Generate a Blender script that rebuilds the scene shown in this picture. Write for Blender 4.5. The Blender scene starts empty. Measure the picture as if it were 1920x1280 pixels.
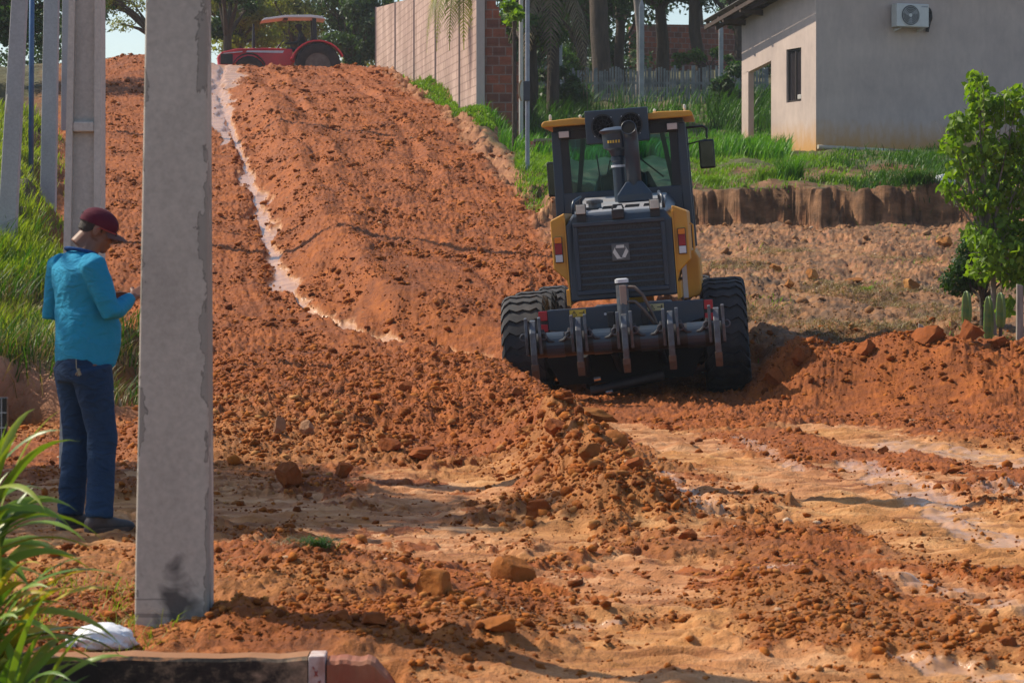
import bpy, bmesh, math, random
import numpy as np
from mathutils import Vector, Matrix
R = math.radians
rnd = random.Random(7)
rng = np.random.default_rng(11)
scene = bpy.context.scene
COL = scene.collection

# ---------------------------------------------------------------- camera
FPX = 5175.0          # focal length in pixels of the 1920 wide picture
CZ = 1.42             # eye height
HY = 495.0            # row of the horizon
cam = bpy.data.cameras.new('camera'); camo = bpy.data.objects.new('camera', cam); COL.objects.link(camo)
cam.sensor_width = 36; cam.lens = FPX/1920*36; cam.shift_y = -(640-HY)/1920
cam.clip_start = 0.5; cam.clip_end = 3000
camo.location = (0, 0, CZ); camo.rotation_euler = (R(90), 0, 0)
cam.dof.use_dof = True; cam.dof.focus_distance = 27; cam.dof.aperture_fstop = 11
scene.camera = camo
# ---------------------------------------------------------------- sky, sun, exposure
SUN = Vector((-0.86, 0.38, 0.98)).normalized()
world = bpy.data.worlds.new('World'); scene.world = world; world.use_nodes = True
nt = world.node_tree; bg = nt.nodes['Background']; bg.inputs['Strength'].default_value = 0.118
sky = nt.nodes.new('ShaderNodeTexSky'); sky.sky_type = 'NISHITA'; sky.sun_disc = False
sky.sun_elevation = math.asin(SUN.z); sky.sun_rotation = math.atan2(SUN.x, SUN.y)
sky.air_density = 1.0; sky.dust_density = 1.0; sky.ozone_density = 1.5
nt.links.new(sky.outputs[0], bg.inputs[0])
sl = bpy.data.lights.new('sun', 'SUN'); sl.energy = 4.6; sl.angle = R(0.6); sl.color = (1.0, 0.89, 0.72)
so = bpy.data.objects.new('sun', sl); COL.objects.link(so); so.rotation_euler = SUN.to_track_quat('Z', 'Y').to_euler()
scene.view_settings.view_transform = 'Standard'; scene.view_settings.look = 'None'
scene.view_settings.exposure = 0.42; scene.view_settings.gamma = 1.0; scene.view_settings.use_curve_mapping = False

# ---------------------------------------------------------------- helpers
def wx(px, Y): return (px-960)/FPX*Y
def wz(py, Y): return CZ-(py-HY)/FPX*Y
def flat(px, py):                       # a point of the level ground seen at that bearing
    Y = FPX*CZ/(py-HY); return (wx(px, Y), Y)

def nodes_of(m):
    m.use_nodes = True; n = m.node_tree; return n, n.nodes['Principled BSDF'], n.links
def noise_node(n, scale, detail=4, rough=0.6, coord='Object', dist=0.0, sc3=None):
    tc = n.nodes.new('ShaderNodeTexCoord'); t = n.nodes.new('ShaderNodeTexNoise')
    t.inputs['Scale'].default_value = scale; t.inputs['Detail'].default_value = detail
    t.inputs['Roughness'].default_value = rough; t.inputs['Distortion'].default_value = dist
    src = tc.outputs[coord]
    if sc3:
        mp = n.nodes.new('ShaderNodeMapping'); mp.inputs['Scale'].default_value = sc3
        n.links.new(src, mp.inputs[0]); src = mp.outputs[0]
    n.links.new(src, t.inputs['Vector']); return t
def ramp(n, src, stops):
    r = n.nodes.new('ShaderNodeValToRGB'); e = r.color_ramp.elements
    e[0].position, e[0].color = stops[0][0], (*stops[0][1], 1)
    e[1].position, e[1].color = stops[1][0], (*stops[1][1], 1)
    for p, c in stops[2:]:
        q = e.new(p); q.color = (*c, 1)
    n.links.new(src, r.inputs[0]); return r
def mixc(n, a, b, f, mode='MIX'):
    m = n.nodes.new('ShaderNodeMix'); m.data_type = 'RGBA'; m.blend_type = mode
    for i, v in ((0, f), (6, a), (7, b)):
        if hasattr(v, 'is_output') or isinstance(v, bpy.types.NodeSocket): n.links.new(v, m.inputs[i])
        elif isinstance(v, (int, float)): m.inputs[i].default_value = v
        else: m.inputs[i].default_value = (*v, 1)
    return m.outputs[2]
def mth(n, op, a, b=None, clamp=False):
    m = n.nodes.new('ShaderNodeMath'); m.operation = op; m.use_clamp = clamp
    for i, v in enumerate((a, b)):
        if v is None: continue
        if isinstance(v, bpy.types.NodeSocket): n.links.new(v, m.inputs[i])
        else: m.inputs[i].default_value = v
    return m.outputs[0]
def bump(n, p, src, strength, dist):
    b = n.nodes.new('ShaderNodeBump'); b.inputs['Strength'].default_value = strength; b.inputs['Distance'].default_value = dist
    n.links.new(src, b.inputs['Height']); n.links.new(b.outputs[0], p.inputs['Normal'])
def mat(name, c1, c2=None, rough=0.6, metal=0.0, scale=6.0, detail=5, bmp=0.0, bdist=0.01, lo=0.35, hi=0.65, dust=None, dust_amt=0.5, spec=0.5, sc3=None):
    """two-tone noisy surface, optionally with patches of dust"""
    m = bpy.data.materials.new(name); n, p, l = nodes_of(m)
    t = noise_node(n, scale, detail, sc3=sc3)
    c2 = c2 or tuple(x*0.8 for x in c1)
    r = ramp(n, t.outputs[0], [(lo, c1), (hi, c2)])
    out = r.outputs[0]
    if dust:
        t2 = noise_node(n, scale*0.5, 8, 0.7); r2 = ramp(n, t2.outputs[0], [(0.42, (0, 0, 0)), (0.66, (dust_amt,)*3)])
        out = mixc(n, out, dust, r2.outputs[0])
    l.new(out, p.inputs['Base Color'])
    p.inputs['Roughness'].default_value = rough; p.inputs['Metallic'].default_value = metal
    p.inputs['Specular IOR Level'].default_value = spec
    if bmp: bump(n, p, noise_node(n, scale*4, 5).outputs[0], bmp, bdist)
    return m
def leafmat(name, c1, c2, trans=0.35, rough=0.5):
    m = bpy.data.materials.new(name); n, p, l = nodes_of(m)
    g = n.nodes.new('ShaderNodeNewGeometry')
    r = ramp(n, g.outputs['Random Per Island'], [(0.0, c1), (1.0, c2)])
    l.new(r.outputs[0], p.inputs['Base Color']); p.inputs['Roughness'].default_value = rough
    p.inputs['Specular IOR Level'].default_value = 0.35
    tr = n.nodes.new('ShaderNodeBsdfTranslucent'); mx = n.nodes.new('ShaderNodeMixShader'); mx.inputs[0].default_value = trans
    br = mixc(n, r.outputs[0], (0.9, 1.0, 0.25), 1.0, 'MULTIPLY')
    l.new(br, tr.inputs[0]); l.new(p.outputs[0], mx.inputs[1]); l.new(tr.outputs[0], mx.inputs[2])
    l.new(mx.outputs[0], n.nodes['Material Output'].inputs[0]); return m

def link(name, me, m=None, parent=None, smooth=False):
    o = bpy.data.objects.new(name, me); COL.objects.link(o)
    if m is not None: me.materials.append(m)
    if parent is not None: o.parent = parent
    if smooth: me.shade_smooth()
    return o
def npmesh(name, V, Fq=None, Ft=None, m=None, parent=None, smooth=False):
    """fast mesh from numpy arrays: quads and triangles"""
    me = bpy.data.meshes.new(name); V = np.asarray(V, dtype=np.float32)
    loops = []; tot = []
    if Fq is not None and len(Fq): loops.append(np.asarray(Fq).ravel()); tot.append(np.full(len(Fq), 4))
    if Ft is not None and len(Ft): loops.append(np.asarray(Ft).ravel()); tot.append(np.full(len(Ft), 3))
    loops = np.concatenate(loops).astype(np.int32); tot = np.concatenate(tot).astype(np.int32)
    start = np.concatenate(([0], np.cumsum(tot)[:-1])).astype(np.int32)
    me.vertices.add(len(V)); me.vertices.foreach_set('co', V.ravel())
    me.loops.add(len(loops)); me.loops.foreach_set('vertex_index', loops)
    me.polygons.add(len(tot)); me.polygons.foreach_set('loop_start', start)
    me.update(calc_edges=True)
    return link(name, me, m, parent, smooth)
def tag(o, label=None, cat=None, group=None, kind=None):
    if label: o['label'] = label
    if cat: o['category'] = cat
    if group: o['group'] = group
    if kind: o['kind'] = kind
    return o
def thing(name, label, cat, loc=(0, 0, 0), rot=(0, 0, 0), group=None):
    o = bpy.data.objects.new(name, None); COL.objects.link(o); o.empty_display_size = 0.2
    o.location = loc; o.rotation_euler = rot; return tag(o, label, cat, group)
def copy_tree(o, parent=None):
    c = o.copy(); COL.objects.link(c); c.parent = parent
    for ch in list(o.children): copy_tree(ch, c)
    return c

class MB:
    """collects solids into one mesh"""
    def __init__(s): s.v = []; s.f = []
    def add(s, vs, fs, M=None):
        b = len(s.v)
        s.v += [tuple(M @ Vector(p)) if M else tuple(p) for p in vs]
        s.f += [tuple(i+b for i in f) for f in fs]; return s
    def box(s, x0, x1, y0, y1, z0, z1, M=None):
        return s.add([(x0,y0,z0),(x1,y0,z0),(x1,y1,z0),(x0,y1,z0),(x0,y0,z1),(x1,y0,z1),(x1,y1,z1),(x0,y1,z1)],
                     [(0,3,2,1),(4,5,6,7),(0,1,5,4),(1,2,6,5),(2,3,7,6),(3,0,4,7)], M)
    def hexa(s, b4, t4, M=None):        # a frustum from four bottom and four top points
        return s.add(list(b4)+list(t4), [(0,3,2,1),(4,5,6,7),(0,1,5,4),(1,2,6,5),(2,3,7,6),(3,0,4,7)], M)
    def prism(s, pts, axis, a0, a1, M=None):   # polygon extruded along an axis
        n = len(pts)
        def P(p, a): return {'x': (a, p[0], p[1]), 'y': (p[0], a, p[1]), 'z': (p[0], p[1], a)}[axis]
        vs = [P(p, a0) for p in pts]+[P(p, a1) for p in pts]
        fs = [tuple(range(n))[::-1], tuple(range(n, 2*n))]+[(i, (i+1) % n, n+(i+1) % n, n+i) for i in range(n)]
        return s.add(vs, fs, M)
    def tube(s, pts, rad, n=8, M=None, cap=True):
        pts = [Vector(p) for p in pts]; k = len(pts)
        rad = [rad]*k if isinstance(rad, (int, float)) else rad
        vs = []; up = None
        for i, p in enumerate(pts):
            d = (pts[min(i+1, k-1)]-pts[max(i-1, 0)]).normalized()
            if up is None: up = Vector((0, 0, 1)) if abs(d.z) < .9 else Vector((1, 0, 0))
            a = d.cross(up).normalized(); b = a.cross(d).normalized(); up = b
            for j in range(n):
                t = 2*math.pi*j/n; vs.append(p+(a*math.cos(t)+b*math.sin(t))*rad[i])
        fs = [(i*n+j, i*n+(j+1) % n, (i+1)*n+(j+1) % n, (i+1)*n+j) for i in range(k-1) for j in range(n)]
        if cap: fs += [tuple(range(n))[::-1], tuple(range((k-1)*n, k*n))]
        return s.add(vs, fs, M)
    def lathe(s, prof, n=24, M=None, axis='z', closed=False):  # profile of (radius, height)
        vs = []; k = len(prof)
        for r, h in prof:
            for j in range(n):
                t = 2*math.pi*j/n; c, q = r*math.cos(t), r*math.sin(t)
                vs.append({'z': (c, q, h), 'x': (h, c, q), 'y': (q, h, c)}[axis])
        fs = [(i*n+j, i*n+(j+1) % n, (i+1)*n+(j+1) % n, (i+1)*n+j) for i in range(k-1) for j in range(n)]
        if closed: fs += [((k-1)*n+j, (k-1)*n+(j+1) % n, (j+1) % n, j) for j in range(n)]
        else: fs += [tuple(range(n))[::-1], tuple(range((k-1)*n, k*n))]
        return s.add(vs, fs, M)
    def ell(s, c, r, nu=14, nv=9, M=None):
        vs = [(c[0], c[1], c[2]-r[2])]; fs = []
        for i in range(1, nv):
            a = -math.pi/2+math.pi*i/nv
            for j in range(nu):
                t = 2*math.pi*j/nu; vs.append((c[0]+r[0]*math.cos(a)*math.cos(t), c[1]+r[1]*math.cos(a)*math.sin(t), c[2]+r[2]*math.sin(a)))
        vs.append((c[0], c[1], c[2]+r[2])); L = len(vs)-1
        for j in range(nu): fs.append((0, 1+(j+1) % nu, 1+j)); fs.append((L, L-nu+j, L-nu+(j+1) % nu))
        for i in range(nv-2):
            for j in range(nu): a = 1+i*nu; fs.append((a+j, a+(j+1) % nu, a+nu+(j+1) % nu, a+nu+j))
        return s.add(vs, fs, M)
    def build(s, name, m, parent=None, bevel=0, smooth=False, seg=2, fix=True):
        me = bpy.data.meshes.new(name); me.from_pydata(s.v, [], s.f)
        if fix:
            bm = bmesh.new(); bm.from_mesh(me); bmesh.ops.recalc_face_normals(bm, faces=bm.faces); bm.to_mesh(me); bm.free()
        o = link(name, me, m, parent)
        if bevel:
            b = o.modifiers.new('bevel', 'BEVEL'); b.width = bevel; b.segments = seg; b.limit_method = 'ANGLE'; b.angle_limit = R(35)
            b.harden_normals = False
        if smooth: me.shade_smooth()
        elif bevel: pass
        return o
def autosmooth(o, ang=35):
    me = o.data; me.shade_smooth()
    try: me.set_sharp_from_angle(angle=R(ang))
    except Exception: pass
    return o

# vectorised gradient noise
def _h(ix, iy, seed):
    h = (ix*374761393 + iy*668265263 + seed*1442695041) & 0xFFFFFFFF
    h = ((h ^ (h >> 13))*1274126177) & 0xFFFFFFFF
    return (h ^ (h >> 16)) & 0xFFFFFFFF
def pn(x, y, seed=0):
    x = np.asarray(x, float); y = np.asarray(y, float)
    xi = np.floor(x).astype(np.int64); yi = np.floor(y).astype(np.int64); xf = x-xi; yf = y-yi
    u = xf*xf*xf*(xf*(xf*6-15)+10); v = yf*yf*yf*(yf*(yf*6-15)+10)
    def g(a, b, dx, dy):
        t = _h(xi+a, yi+b, seed)*(2*np.pi/4294967296.0); return np.cos(t)*dx+np.sin(t)*dy
    n00 = g(0, 0, xf, yf); n10 = g(1, 0, xf-1, yf); n01 = g(0, 1, xf, yf-1); n11 = g(1, 1, xf-1, yf-1)
    return ((n00*(1-u)+n10*u)*(1-v)+(n01*(1-u)+n11*u)*v)*1.5
def fbm(x, y, o=4, seed=0, gain=.5):
    s = 0; a = 1; t = 0
    for i in range(o): s = s+a*pn(x*2**i+i*13.7, y*2**i+i*7.1, seed+i); t += a; a *= gain
    return s/t
def sm(e0, e1, x):
    t = np.clip((np.asarray(x, float)-e0)/(e1-e0), 0, 1); return t*t*(3-2*t)
def tab(x, xs, ys): return np.interp(x, xs, ys)
def poly_dist(X, Y, pts, sy=1.0):
    """distance to a polyline (world points) and position along it"""
    best = np.full(np.shape(X), 1e9); side = np.zeros(np.shape(X))
    for (a, b), (c, d) in zip(pts[:-1], pts[1:]):
        dx, dy = c-a, (d-b)*sy; L = dx*dx+dy*dy+1e-9
        t = np.clip(((X-a)*dx+(Y-b)*sy*dy)/L, 0, 1)
        q = np.hypot(X-a-t*dx, (Y-b)*sy-t*dy)
        s = (X-a)*dy-(Y-b)*sy*dx
        side = np.where(q < best, s, side); best = np.minimum(best, q)
    return best, side
# ================================================================= the ground
HILL = ([0,30,33,36,40,50,60,70,78,80.5,82.5,85,90,130,400], [0,0,.14,.52,1.1,2.6,4.1,5.6,6.85,7.18,7.25,6.9,6.9,6.6,6.6])
TER = ([38,47,50,55,63,68.5,72,85,110,400], [1.9,2.72,2.78,3.45,3.98,4.08,4.5,6.4,9.2,15])
FLD = ([24,27,30,40,49.8,60], [0,.12,.42,1.27,2.12,2.6])
BNK = ([22,24.6,26,30,38,50,60,70,90,400], [.4,.52,.66,1.6,3.2,5.2,7.0,7.8,8.4,9])
XRIGHT = ([31,36,40,46,49,55,62,67.5,76,83,95], [2.6,1.5,.75,.25,0.0,-.72,-1.45,-2.18,-3.42,-4.5,-6])
XLEFT = ([20,24,28,33,45,65,90], [-3.0,-3.05,-3.5,-5.0,-7.2,-10.4,-14])
CH = [(wx(420,81),81),(wx(408,73),73),(wx(440,61),61),(wx(465,55),55),(wx(497,46),46),(wx(527,41),41),(wx(570,38.5),38.5),(wx(640,36.8),36.8),(wx(760,35.4),35.4),(wx(860,34.8),34.8),(wx(945,33.6),33.6),(wx(1010,32),32)]
PILE_R = ([14,15.3,17,19,21,24,28,30,32,36], [.86,.84,.84,.76,.72,.66,.24,-.1,-.9,-3])
def blob(X, Y, px, py, rx, ry, p=2):
    cx, cy = flat(px, py); return np.exp(-(np.abs((X-cx)/rx)**p+np.abs((Y-cy)/ry)**p))
LANES = [  # bare clay lanes and pans: (points in flat ground bearings, half width in m)
 ([(1120,792),(1230,812),(1330,850),(1430,880),(1560,925),(1680,975),(1790,1015),(1960,1060)], .44),
 ([(1560,800),(1660,822),(1780,845),(1960,868)], .6),
 ([(1560,868),(1680,905),(1800,950),(1960,1000)], .24),
 ([(380,940),(600,960),(800,1000)], 1.0),
 ([(600,1020),(820,1035)], .6),
 ([(1000,880),(900,905),(820,930)], .7),
 ([(960,920),(1060,960)], .35),
 ([(640,1085),(900,1055),(1150,1010),(1400,1010)], .22),
 ([(860,1150),(1050,1165),(1200,1180)], .34),
 ([(1000,1080),(1250,1050)], .35),
 ([(1560,1060),(1700,1085),(1800,1110),(1960,1160)], .30),
 ([(950,1250),(1250,1225),(1500,1245),(1800,1260)], .5),
 ([(1100,1280),(1700,1290)], .5),
 ([(1220,900),(1280,950)], .25),
 ([(1380,965),(1560,972),(1700,985)], .25),
 ([(100,985),(200,1000),(260,1010)], .5),
]
WETS = [([(1225,895),(1290,930),(1330,960)], .17), ([(1590,862),(1700,910),(1800,965),(1890,1010)], .2), ([(1680,825),(1800,848),(1960,870)], .35),
 ([(1650,1075),(1760,1100),(1960,1150)], .12), ([(1690,1225),(1780,1240),(1900,1250)], .10), ([(1380,820),(1480,868),(1520,880)], .07),
 ([(1870,905),(1960,930)], .2), ([(1400,1085),(1480,1100)], .06), ([(1280,1010),(1330,1015)], .06),([(1000,1165),(1150,1160)],.05)]
def treads(X, Y):
    """lug prints pressed across three of the lanes"""
    g = np.zeros(np.shape(X)); P_ = [[flat(*p) for p in LANES[i][0]] for i in (0, 1, 10)]+[[flat(*p) for p in ((980, 940), (1150, 900), (1330, 868), (1480, 850), (1560, 838))], [flat(*p) for p in ((1020, 1110), (1250, 1070), (1480, 1040), (1700, 1020))], [flat(*p) for p in ((1180, 1280), (1300, 1210), (1420, 1150), (1600, 1100))]]
    for pts in P_:
        s0 = 0.0
        for (a, b), (c, d) in zip(pts[:-1], pts[1:]):
            L = math.hypot(c-a, d-b); t = ((X-a)*(c-a)+(Y-b)*(d-b))/(L*L); q = ((X-a)*(d-b)-(Y-b)*(c-a))/L
            m = (t >= 0)*(t < 1)*np.exp(-(np.abs(q)/.21)**4); g = np.maximum(g, m*(.5+.5*np.sin((s0+t*L+np.abs(q)*.35)*2*np.pi/.19))); s0 += L
    return g
def lane_mask(X, Y, lanes, seed):
    n = fbm(X*1.6, Y*.9, 4, seed); n2 = fbm(X*7, Y*3.2, 3, seed+9); m = np.zeros(np.shape(X))
    for i_, (pts, w) in enumerate(lanes):
        q = .5 if i_ < 3 else 1.0
        d, _ = poly_dist(X, Y, [flat(*p) for p in pts]); m = np.maximum(m, 1-sm(.60, 1.15, d/w+(n*.95+n2*.75)*q))
    return m
def region(X, Y):
    """weights of the big areas; everything in plan coordinates"""
    n = fbm(X*.8, Y*.35, 4, 3)
    xr = tab(Y, *XRIGHT)+n*.45+fbm(X*3, Y*1.6, 3, 5)*.22
    xl = tab(Y, *XLEFT)+n*.9
    yc = tab(X, [-.5,.5,3.2,5.5,8.1,12,30], [45.5,46.3,50,49.6,50,50.5,52])+fbm(X*.7, Y*0, 4, 21)*1.0
    right = sm(-.05, .85, X-xr)*sm(29.5, 32, Y)                  # right of the road
    left = sm(-.2, 1.4, xl-X)*sm(24.0, 24.45, Y+fbm(X*1.3, X*0, 3, 17)*.5)
    ter = sm(-.12, .22, Y-yc+fbm(X*2.4, Y*2.4, 4, 23)*.5)*right
    return xr, xl, yc, right, left, ter
def l1_(X, Y): return lane_mask(X, Y, LANES[:6]+LANES[8:13], 31)
def masks(X, Y):
    X = np.asarray(X, float); Y = np.asarray(Y, float)
    xr, xl, yc, right, left, ter = region(X, Y)
    near = 1-sm(27.5, 30, Y)
    lane = lane_mask(X, Y, LANES, 31)*near
    wet = lane_mask(X, Y, WETS, 41)*near*(.35+.65*sm(-.25, -.02, fbm(X*4, Y*5, 3, 145)))
    # the spoil heap turned over by the blade
    pr = tab(Y, *PILE_R)+fbm(X*2, Y*1.1, 3, 61)*.16
    yf = tab(X, [-6,-3,-1.9,-1.2,-.4,.15,.3,.9], [20.6,18.6,18.4,18.9,20.5,19.8,15.2,14.8])+fbm(X*1.5, Y*.5, 3, 63)*1.2
    pile = (1-sm(-.42, .06, X-pr))*sm(0, 3.2, Y-yf)*(1-sm(29.5, 35, Y))*sm(-3.4, -2.5, X+(Y-22)*.06-fbm(Y*.5, X*0, 2, 5)*.4)
    tongue = np.exp(-((X-(tab(Y, [14,17,20], [.66,.52,.35])))/.36)**2)*sm(14.6, 15.8, Y+fbm(X*4, Y*2, 2, 8)*.5)*(1-sm(19.5, 23, Y))
    # long heap on the right
    rh = sm(2.35, 3.1, X+fbm(X*0+Y, Y, 2, 9)*.3)
    yh = 28.7+fbm(X*.5, X*0, 3, 65)*.9
    heap = rh*np.exp(-np.abs((Y-yh)/tab(X, [2, 4, 8], [1.1, 1.25, 1.35]))**2.4)
    dch, sch = poly_dist(X, Y, CH)
    chan = (1-sm(.035, .10, dch+fbm(X*4, Y*1.2, 3, 70)*.10))*(Y > 31)
    chan = np.maximum(chan, (1-sm(.06, .30, dch+fbm(X*2.2, Y*.6, 4, 71)*.42+.10*sm(-.1,.2,fbm(X*.3,Y*.5,2,72))+.05))*(Y > 31))
    chan2 = (1-sm(.55, .95, np.abs(X-tab(Y, [60, 70, 82], [-6.2, -7.6, -8.8]))/tab(Y, [59, 64, 70, 76, 83], [.05, .30, .62, .95, 1.0])+fbm(X*1.6, Y*.45, 4, 73)*.75))*(Y > 59)*(1-sm(83, 86, Y))
    patch = sm(-.10, .10, fbm(X*.9, Y*.55, 4, 81)+.15)
    l1 = lane_mask(X, Y, LANES[:2], 31)*near; loose = 1-lane*(1-.6*(1-.8*l1)*sm(.06, .2, fbm(X*2.4, Y*2.6, 4, 87)))
    st = sm(-.16, .10, fbm(X*1.0+Y*.25, Y*1.5-X*.25, 4, 83)); loose = loose*np.where(Y < 19, .12+.88*patch*(.3+.7*st), 1.0); lane_cut = lane*(1-.55*sm(.0, .22, fbm(X*1.7, Y*1.9, 4, 85))); loose = np.maximum(loose, (1-lane_cut)*patch*.6*(Y < 15)); loose = np.maximum(loose, .95*sm(.07, .17, fbm(X*1.9-Y*.3, Y*2.1, 4, 143))*near*(1-.9*l1_(X, Y)))
    dirtm = blob(X, Y, 1520, 1110, .32, .9)+blob(X, Y, 640, 1130, .75, 1.2)*.9+blob(X, Y, 850, 1200, .35, .8)*.9+blob(X, Y, 480, 1090, .5, 1.4)*.8
    loose = np.clip(loose+dirtm*1.4+pile*2+tongue*1.6+heap*2, 0, 1)
    loose = loose*(1-chan)*(1-np.clip(chan2, 0, 1))
    # the person's flat: firm ground behind the poles
    firm = (1-sm(-2.1, -1.4, X))*sm(13.6, 14.4, Y)*(1-sm(15.6, 17.5, Y))
    loose = loose*(1-firm*.9)
    wet = np.clip(wet+chan*sm(.35, .7, chan)*sm(34.5, 36, Y)+np.clip(chan2, 0, 1), 0, 1)*(1-np.clip(pile*3, 0, 1)*(Y < 30))
    return dict(loose=loose, lane=lane, wet=wet, pile=pile, tongue=tongue, heap=heap, chan=chan, chan2=chan2, right=right, left=left, ter=ter,
                xr=xr, xl=xl, yc=yc, dch=dch, sch=sch, firm=firm, dirtm=dirtm)
def height(X, Y, k=None, fine=True):
    X = np.asarray(X, float); Y = np.asarray(Y, float)
    k = k or masks(X, Y)
    u = X/np.maximum(Y, 1)*FPX+960
    road = tab(Y, *HILL)
    # soften the kinks of the table
    road = road+.12*np.exp(-((Y-31.5)/2)**2)
    field = tab(Y, *FLD)
    field = np.where(X > 1.5, field, field*sm(-1, 1.5, X)+road*(1-sm(-1, 1.5, X)))
    lr = 1-sm(890, 985, u)
    zl = tab(Y, [40, 47, 53, 58, 64, 67, 72.3, 80, 88, 100, 130, 400], [1.9, 2.75, 3.3, 4.1, 5.15, 5.9, 7.1, 7.6, 8.0, 8.4, 11, 15])-1.1*(1-sm(.5, 2.0, X-k['xr']))*sm(62, 68, Y)
    ter = tab(Y, *TER)*(1-lr)+zl*lr
    ter = np.where(Y < 50, ter, ter)
    r = k['right']; t = sm(0, 1, k['ter'])
    # right of the road: field first, terrace beyond the cut
    g = road*(1-r)+(field*(1-t)+ter*t)*r
    # the shoulder of the cut beside the road
    left = k['left']
    bank = tab(Y, *BNK)*(1-.35*sm(0, 1, np.exp(-((k['xl']-X)/3.0)**2)*sm(30, 40, Y)))
    g = g*(1-left)+np.maximum(bank, g)*left
    # berm of loose soil left of the gully
    ber = np.exp(-((k['dch']-.95)/.6)**2)*(k['sch'] < 0)*sm(34, 38, Y)*(1-sm(66, 76, Y))
    inner = (k['sch'] < 0)*sm(.2, 1.0, k['dch'])*(1-sm(1.5, 7, k['dch']))*sm(33, 40, Y)*(1-sm(66, 76, Y))
    g = g+ber*.16+inner*.32
    g = g-.10*k['chan']
    # crest pile at the head of the road, left
    g = g+.35*np.exp(-((X+10.6)/1.8)**2-((Y-80)/3.5)**2)+.12*np.exp(-((X+6.3)/1.2)**2-((Y-81)/2)**2)*0
    # pushed heaps
    g = g+k['pile']*tab(Y, [18, 21, 25, 29, 32, 36], [.12, .24, .38, .44, .24, 0])*(.75+.25*sm(-1.6, .2, X))
    g = g+k['tongue']*.27+k['heap']*(.60+fbm(X*1.3, Y*.6, 3, 91)*.22)
    lane = k['lane']; near = 1-sm(26, 32, Y)
    g = g-.035*lane*near
    g = g+.10*k['dirtm']
    # kerb side: lower garden in front of the retaining kerb
    ke = -1.05+.0*X
    low = (1-sm(9.42, 9.5, Y-.10*(X+1.4)))*(1-sm(-.55, -.35, X))
    g = g-.40*low
    g = g+.06*np.exp(-((Y-10.2)/.5)**2)*(1-sm(-.75, -.3, X))+.07*np.exp(-((X+1.03)/.16)**2-((Y-10.35)/.35)**2)
    if fine:
        lo = k['loose']*(1-low)
        grassy = np.clip(left+k['ter'], 0, 1); dry = k['right']*(1-k['ter'])*sm(30.5, 31.5, Y)
        far = sm(34, 44, Y)
        nr = .5+.5*sm(11, 16, Y); amp = lo*(1-grassy); mod = .35+1.15*sm(-.25, .3, fbm(X*.55+Y*.05, Y*.22, 3, 99)+k['pile']*.2+k['heap']*.2)
        big = fbm(X*1.1, Y*.9, 3, 101)
        bil = np.abs(fbm(X*3.6, Y*3.1, 4, 103))
        bil2 = np.abs(fbm(X*9.5, Y*9, 3, 107))
        g = g+amp*(big*.07+mod*nr*((bil-.14)*.085*(1-.5*far)+(bil2-.12)*.066))
        g = g+amp*(np.abs(pn(X*22, Y*20, 111))-.2)*(.020+.012*far)*nr+amp*far*(pn(X*13, Y*7, 112))*.02
        # smooth clay: shallow scrape marks running across the view
        cl = (1-lo)*near
        g = g+cl*(fbm(X*.9+Y*.4, Y*4.5-X*1.4, 4, 113)*.034+fbm(X*5, Y*12, 3, 117)*.014+np.maximum(fbm(X*2.2, Y*3.5, 4, 119)-.12, 0)*.11)
        g = g+k['firm']*fbm(X*2, Y*6, 3, 118)*.02
        g = g+near*treads(X, Y)*.026*sm(-.25, .15, fbm(X*.8, Y*.7, 3, 141))*(1-k['pile'])
        # ruts down the road
        rut = sm(33, 37, Y)*(1-r)*(1-left)
        xe = tab(Y, *XRIGHT)
        for off, w, a in ((-3.3, .16, -.10), (-2.95, .12, .09), (-1.2, .14, -.08), (-.95, .1, .06), (-4.4, .2, -.05)):
            g = g+rut*a*np.exp(-((X-xe-off-fbm(Y*.25, Y*0+off, 2, 5)*.5)/w)**2)*(.4+.6*sm(-.1, .25, fbm(X*.2, Y*.15, 2, 6+int(off*10))))
        g = g+rut*amp*(fbm((X-xe)*3.2, Y*.10, 3, 133)*.036+fbm((X-xe)*9, Y*.3, 2, 134)*.012)
        # cliff strata and field lumps
        edge = 4*t*(1-t)
        g = g+dry*(fbm(X*.9, Y*.5, 4, 121)*.22+np.abs(fbm(X*3, Y*1.8, 4, 123))*.07+fbm(X*10, Y*5, 2, 124)*.03)+grassy*fbm(X*1.2, Y*.8, 3, 125)*.18
        rb = 4*r*(1-r)
        g = g+rb*fbm(X*4, Y*2.2, 4, 127)*.30
        g = g-.55*dry*np.exp(-((Y-30.4)/1.1)**2)*sm(2.6, 3.5, X)*.25
    return g
def gz(x, y): return float(height(np.array([x]), np.array([y]), fine=True)[0])

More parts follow.
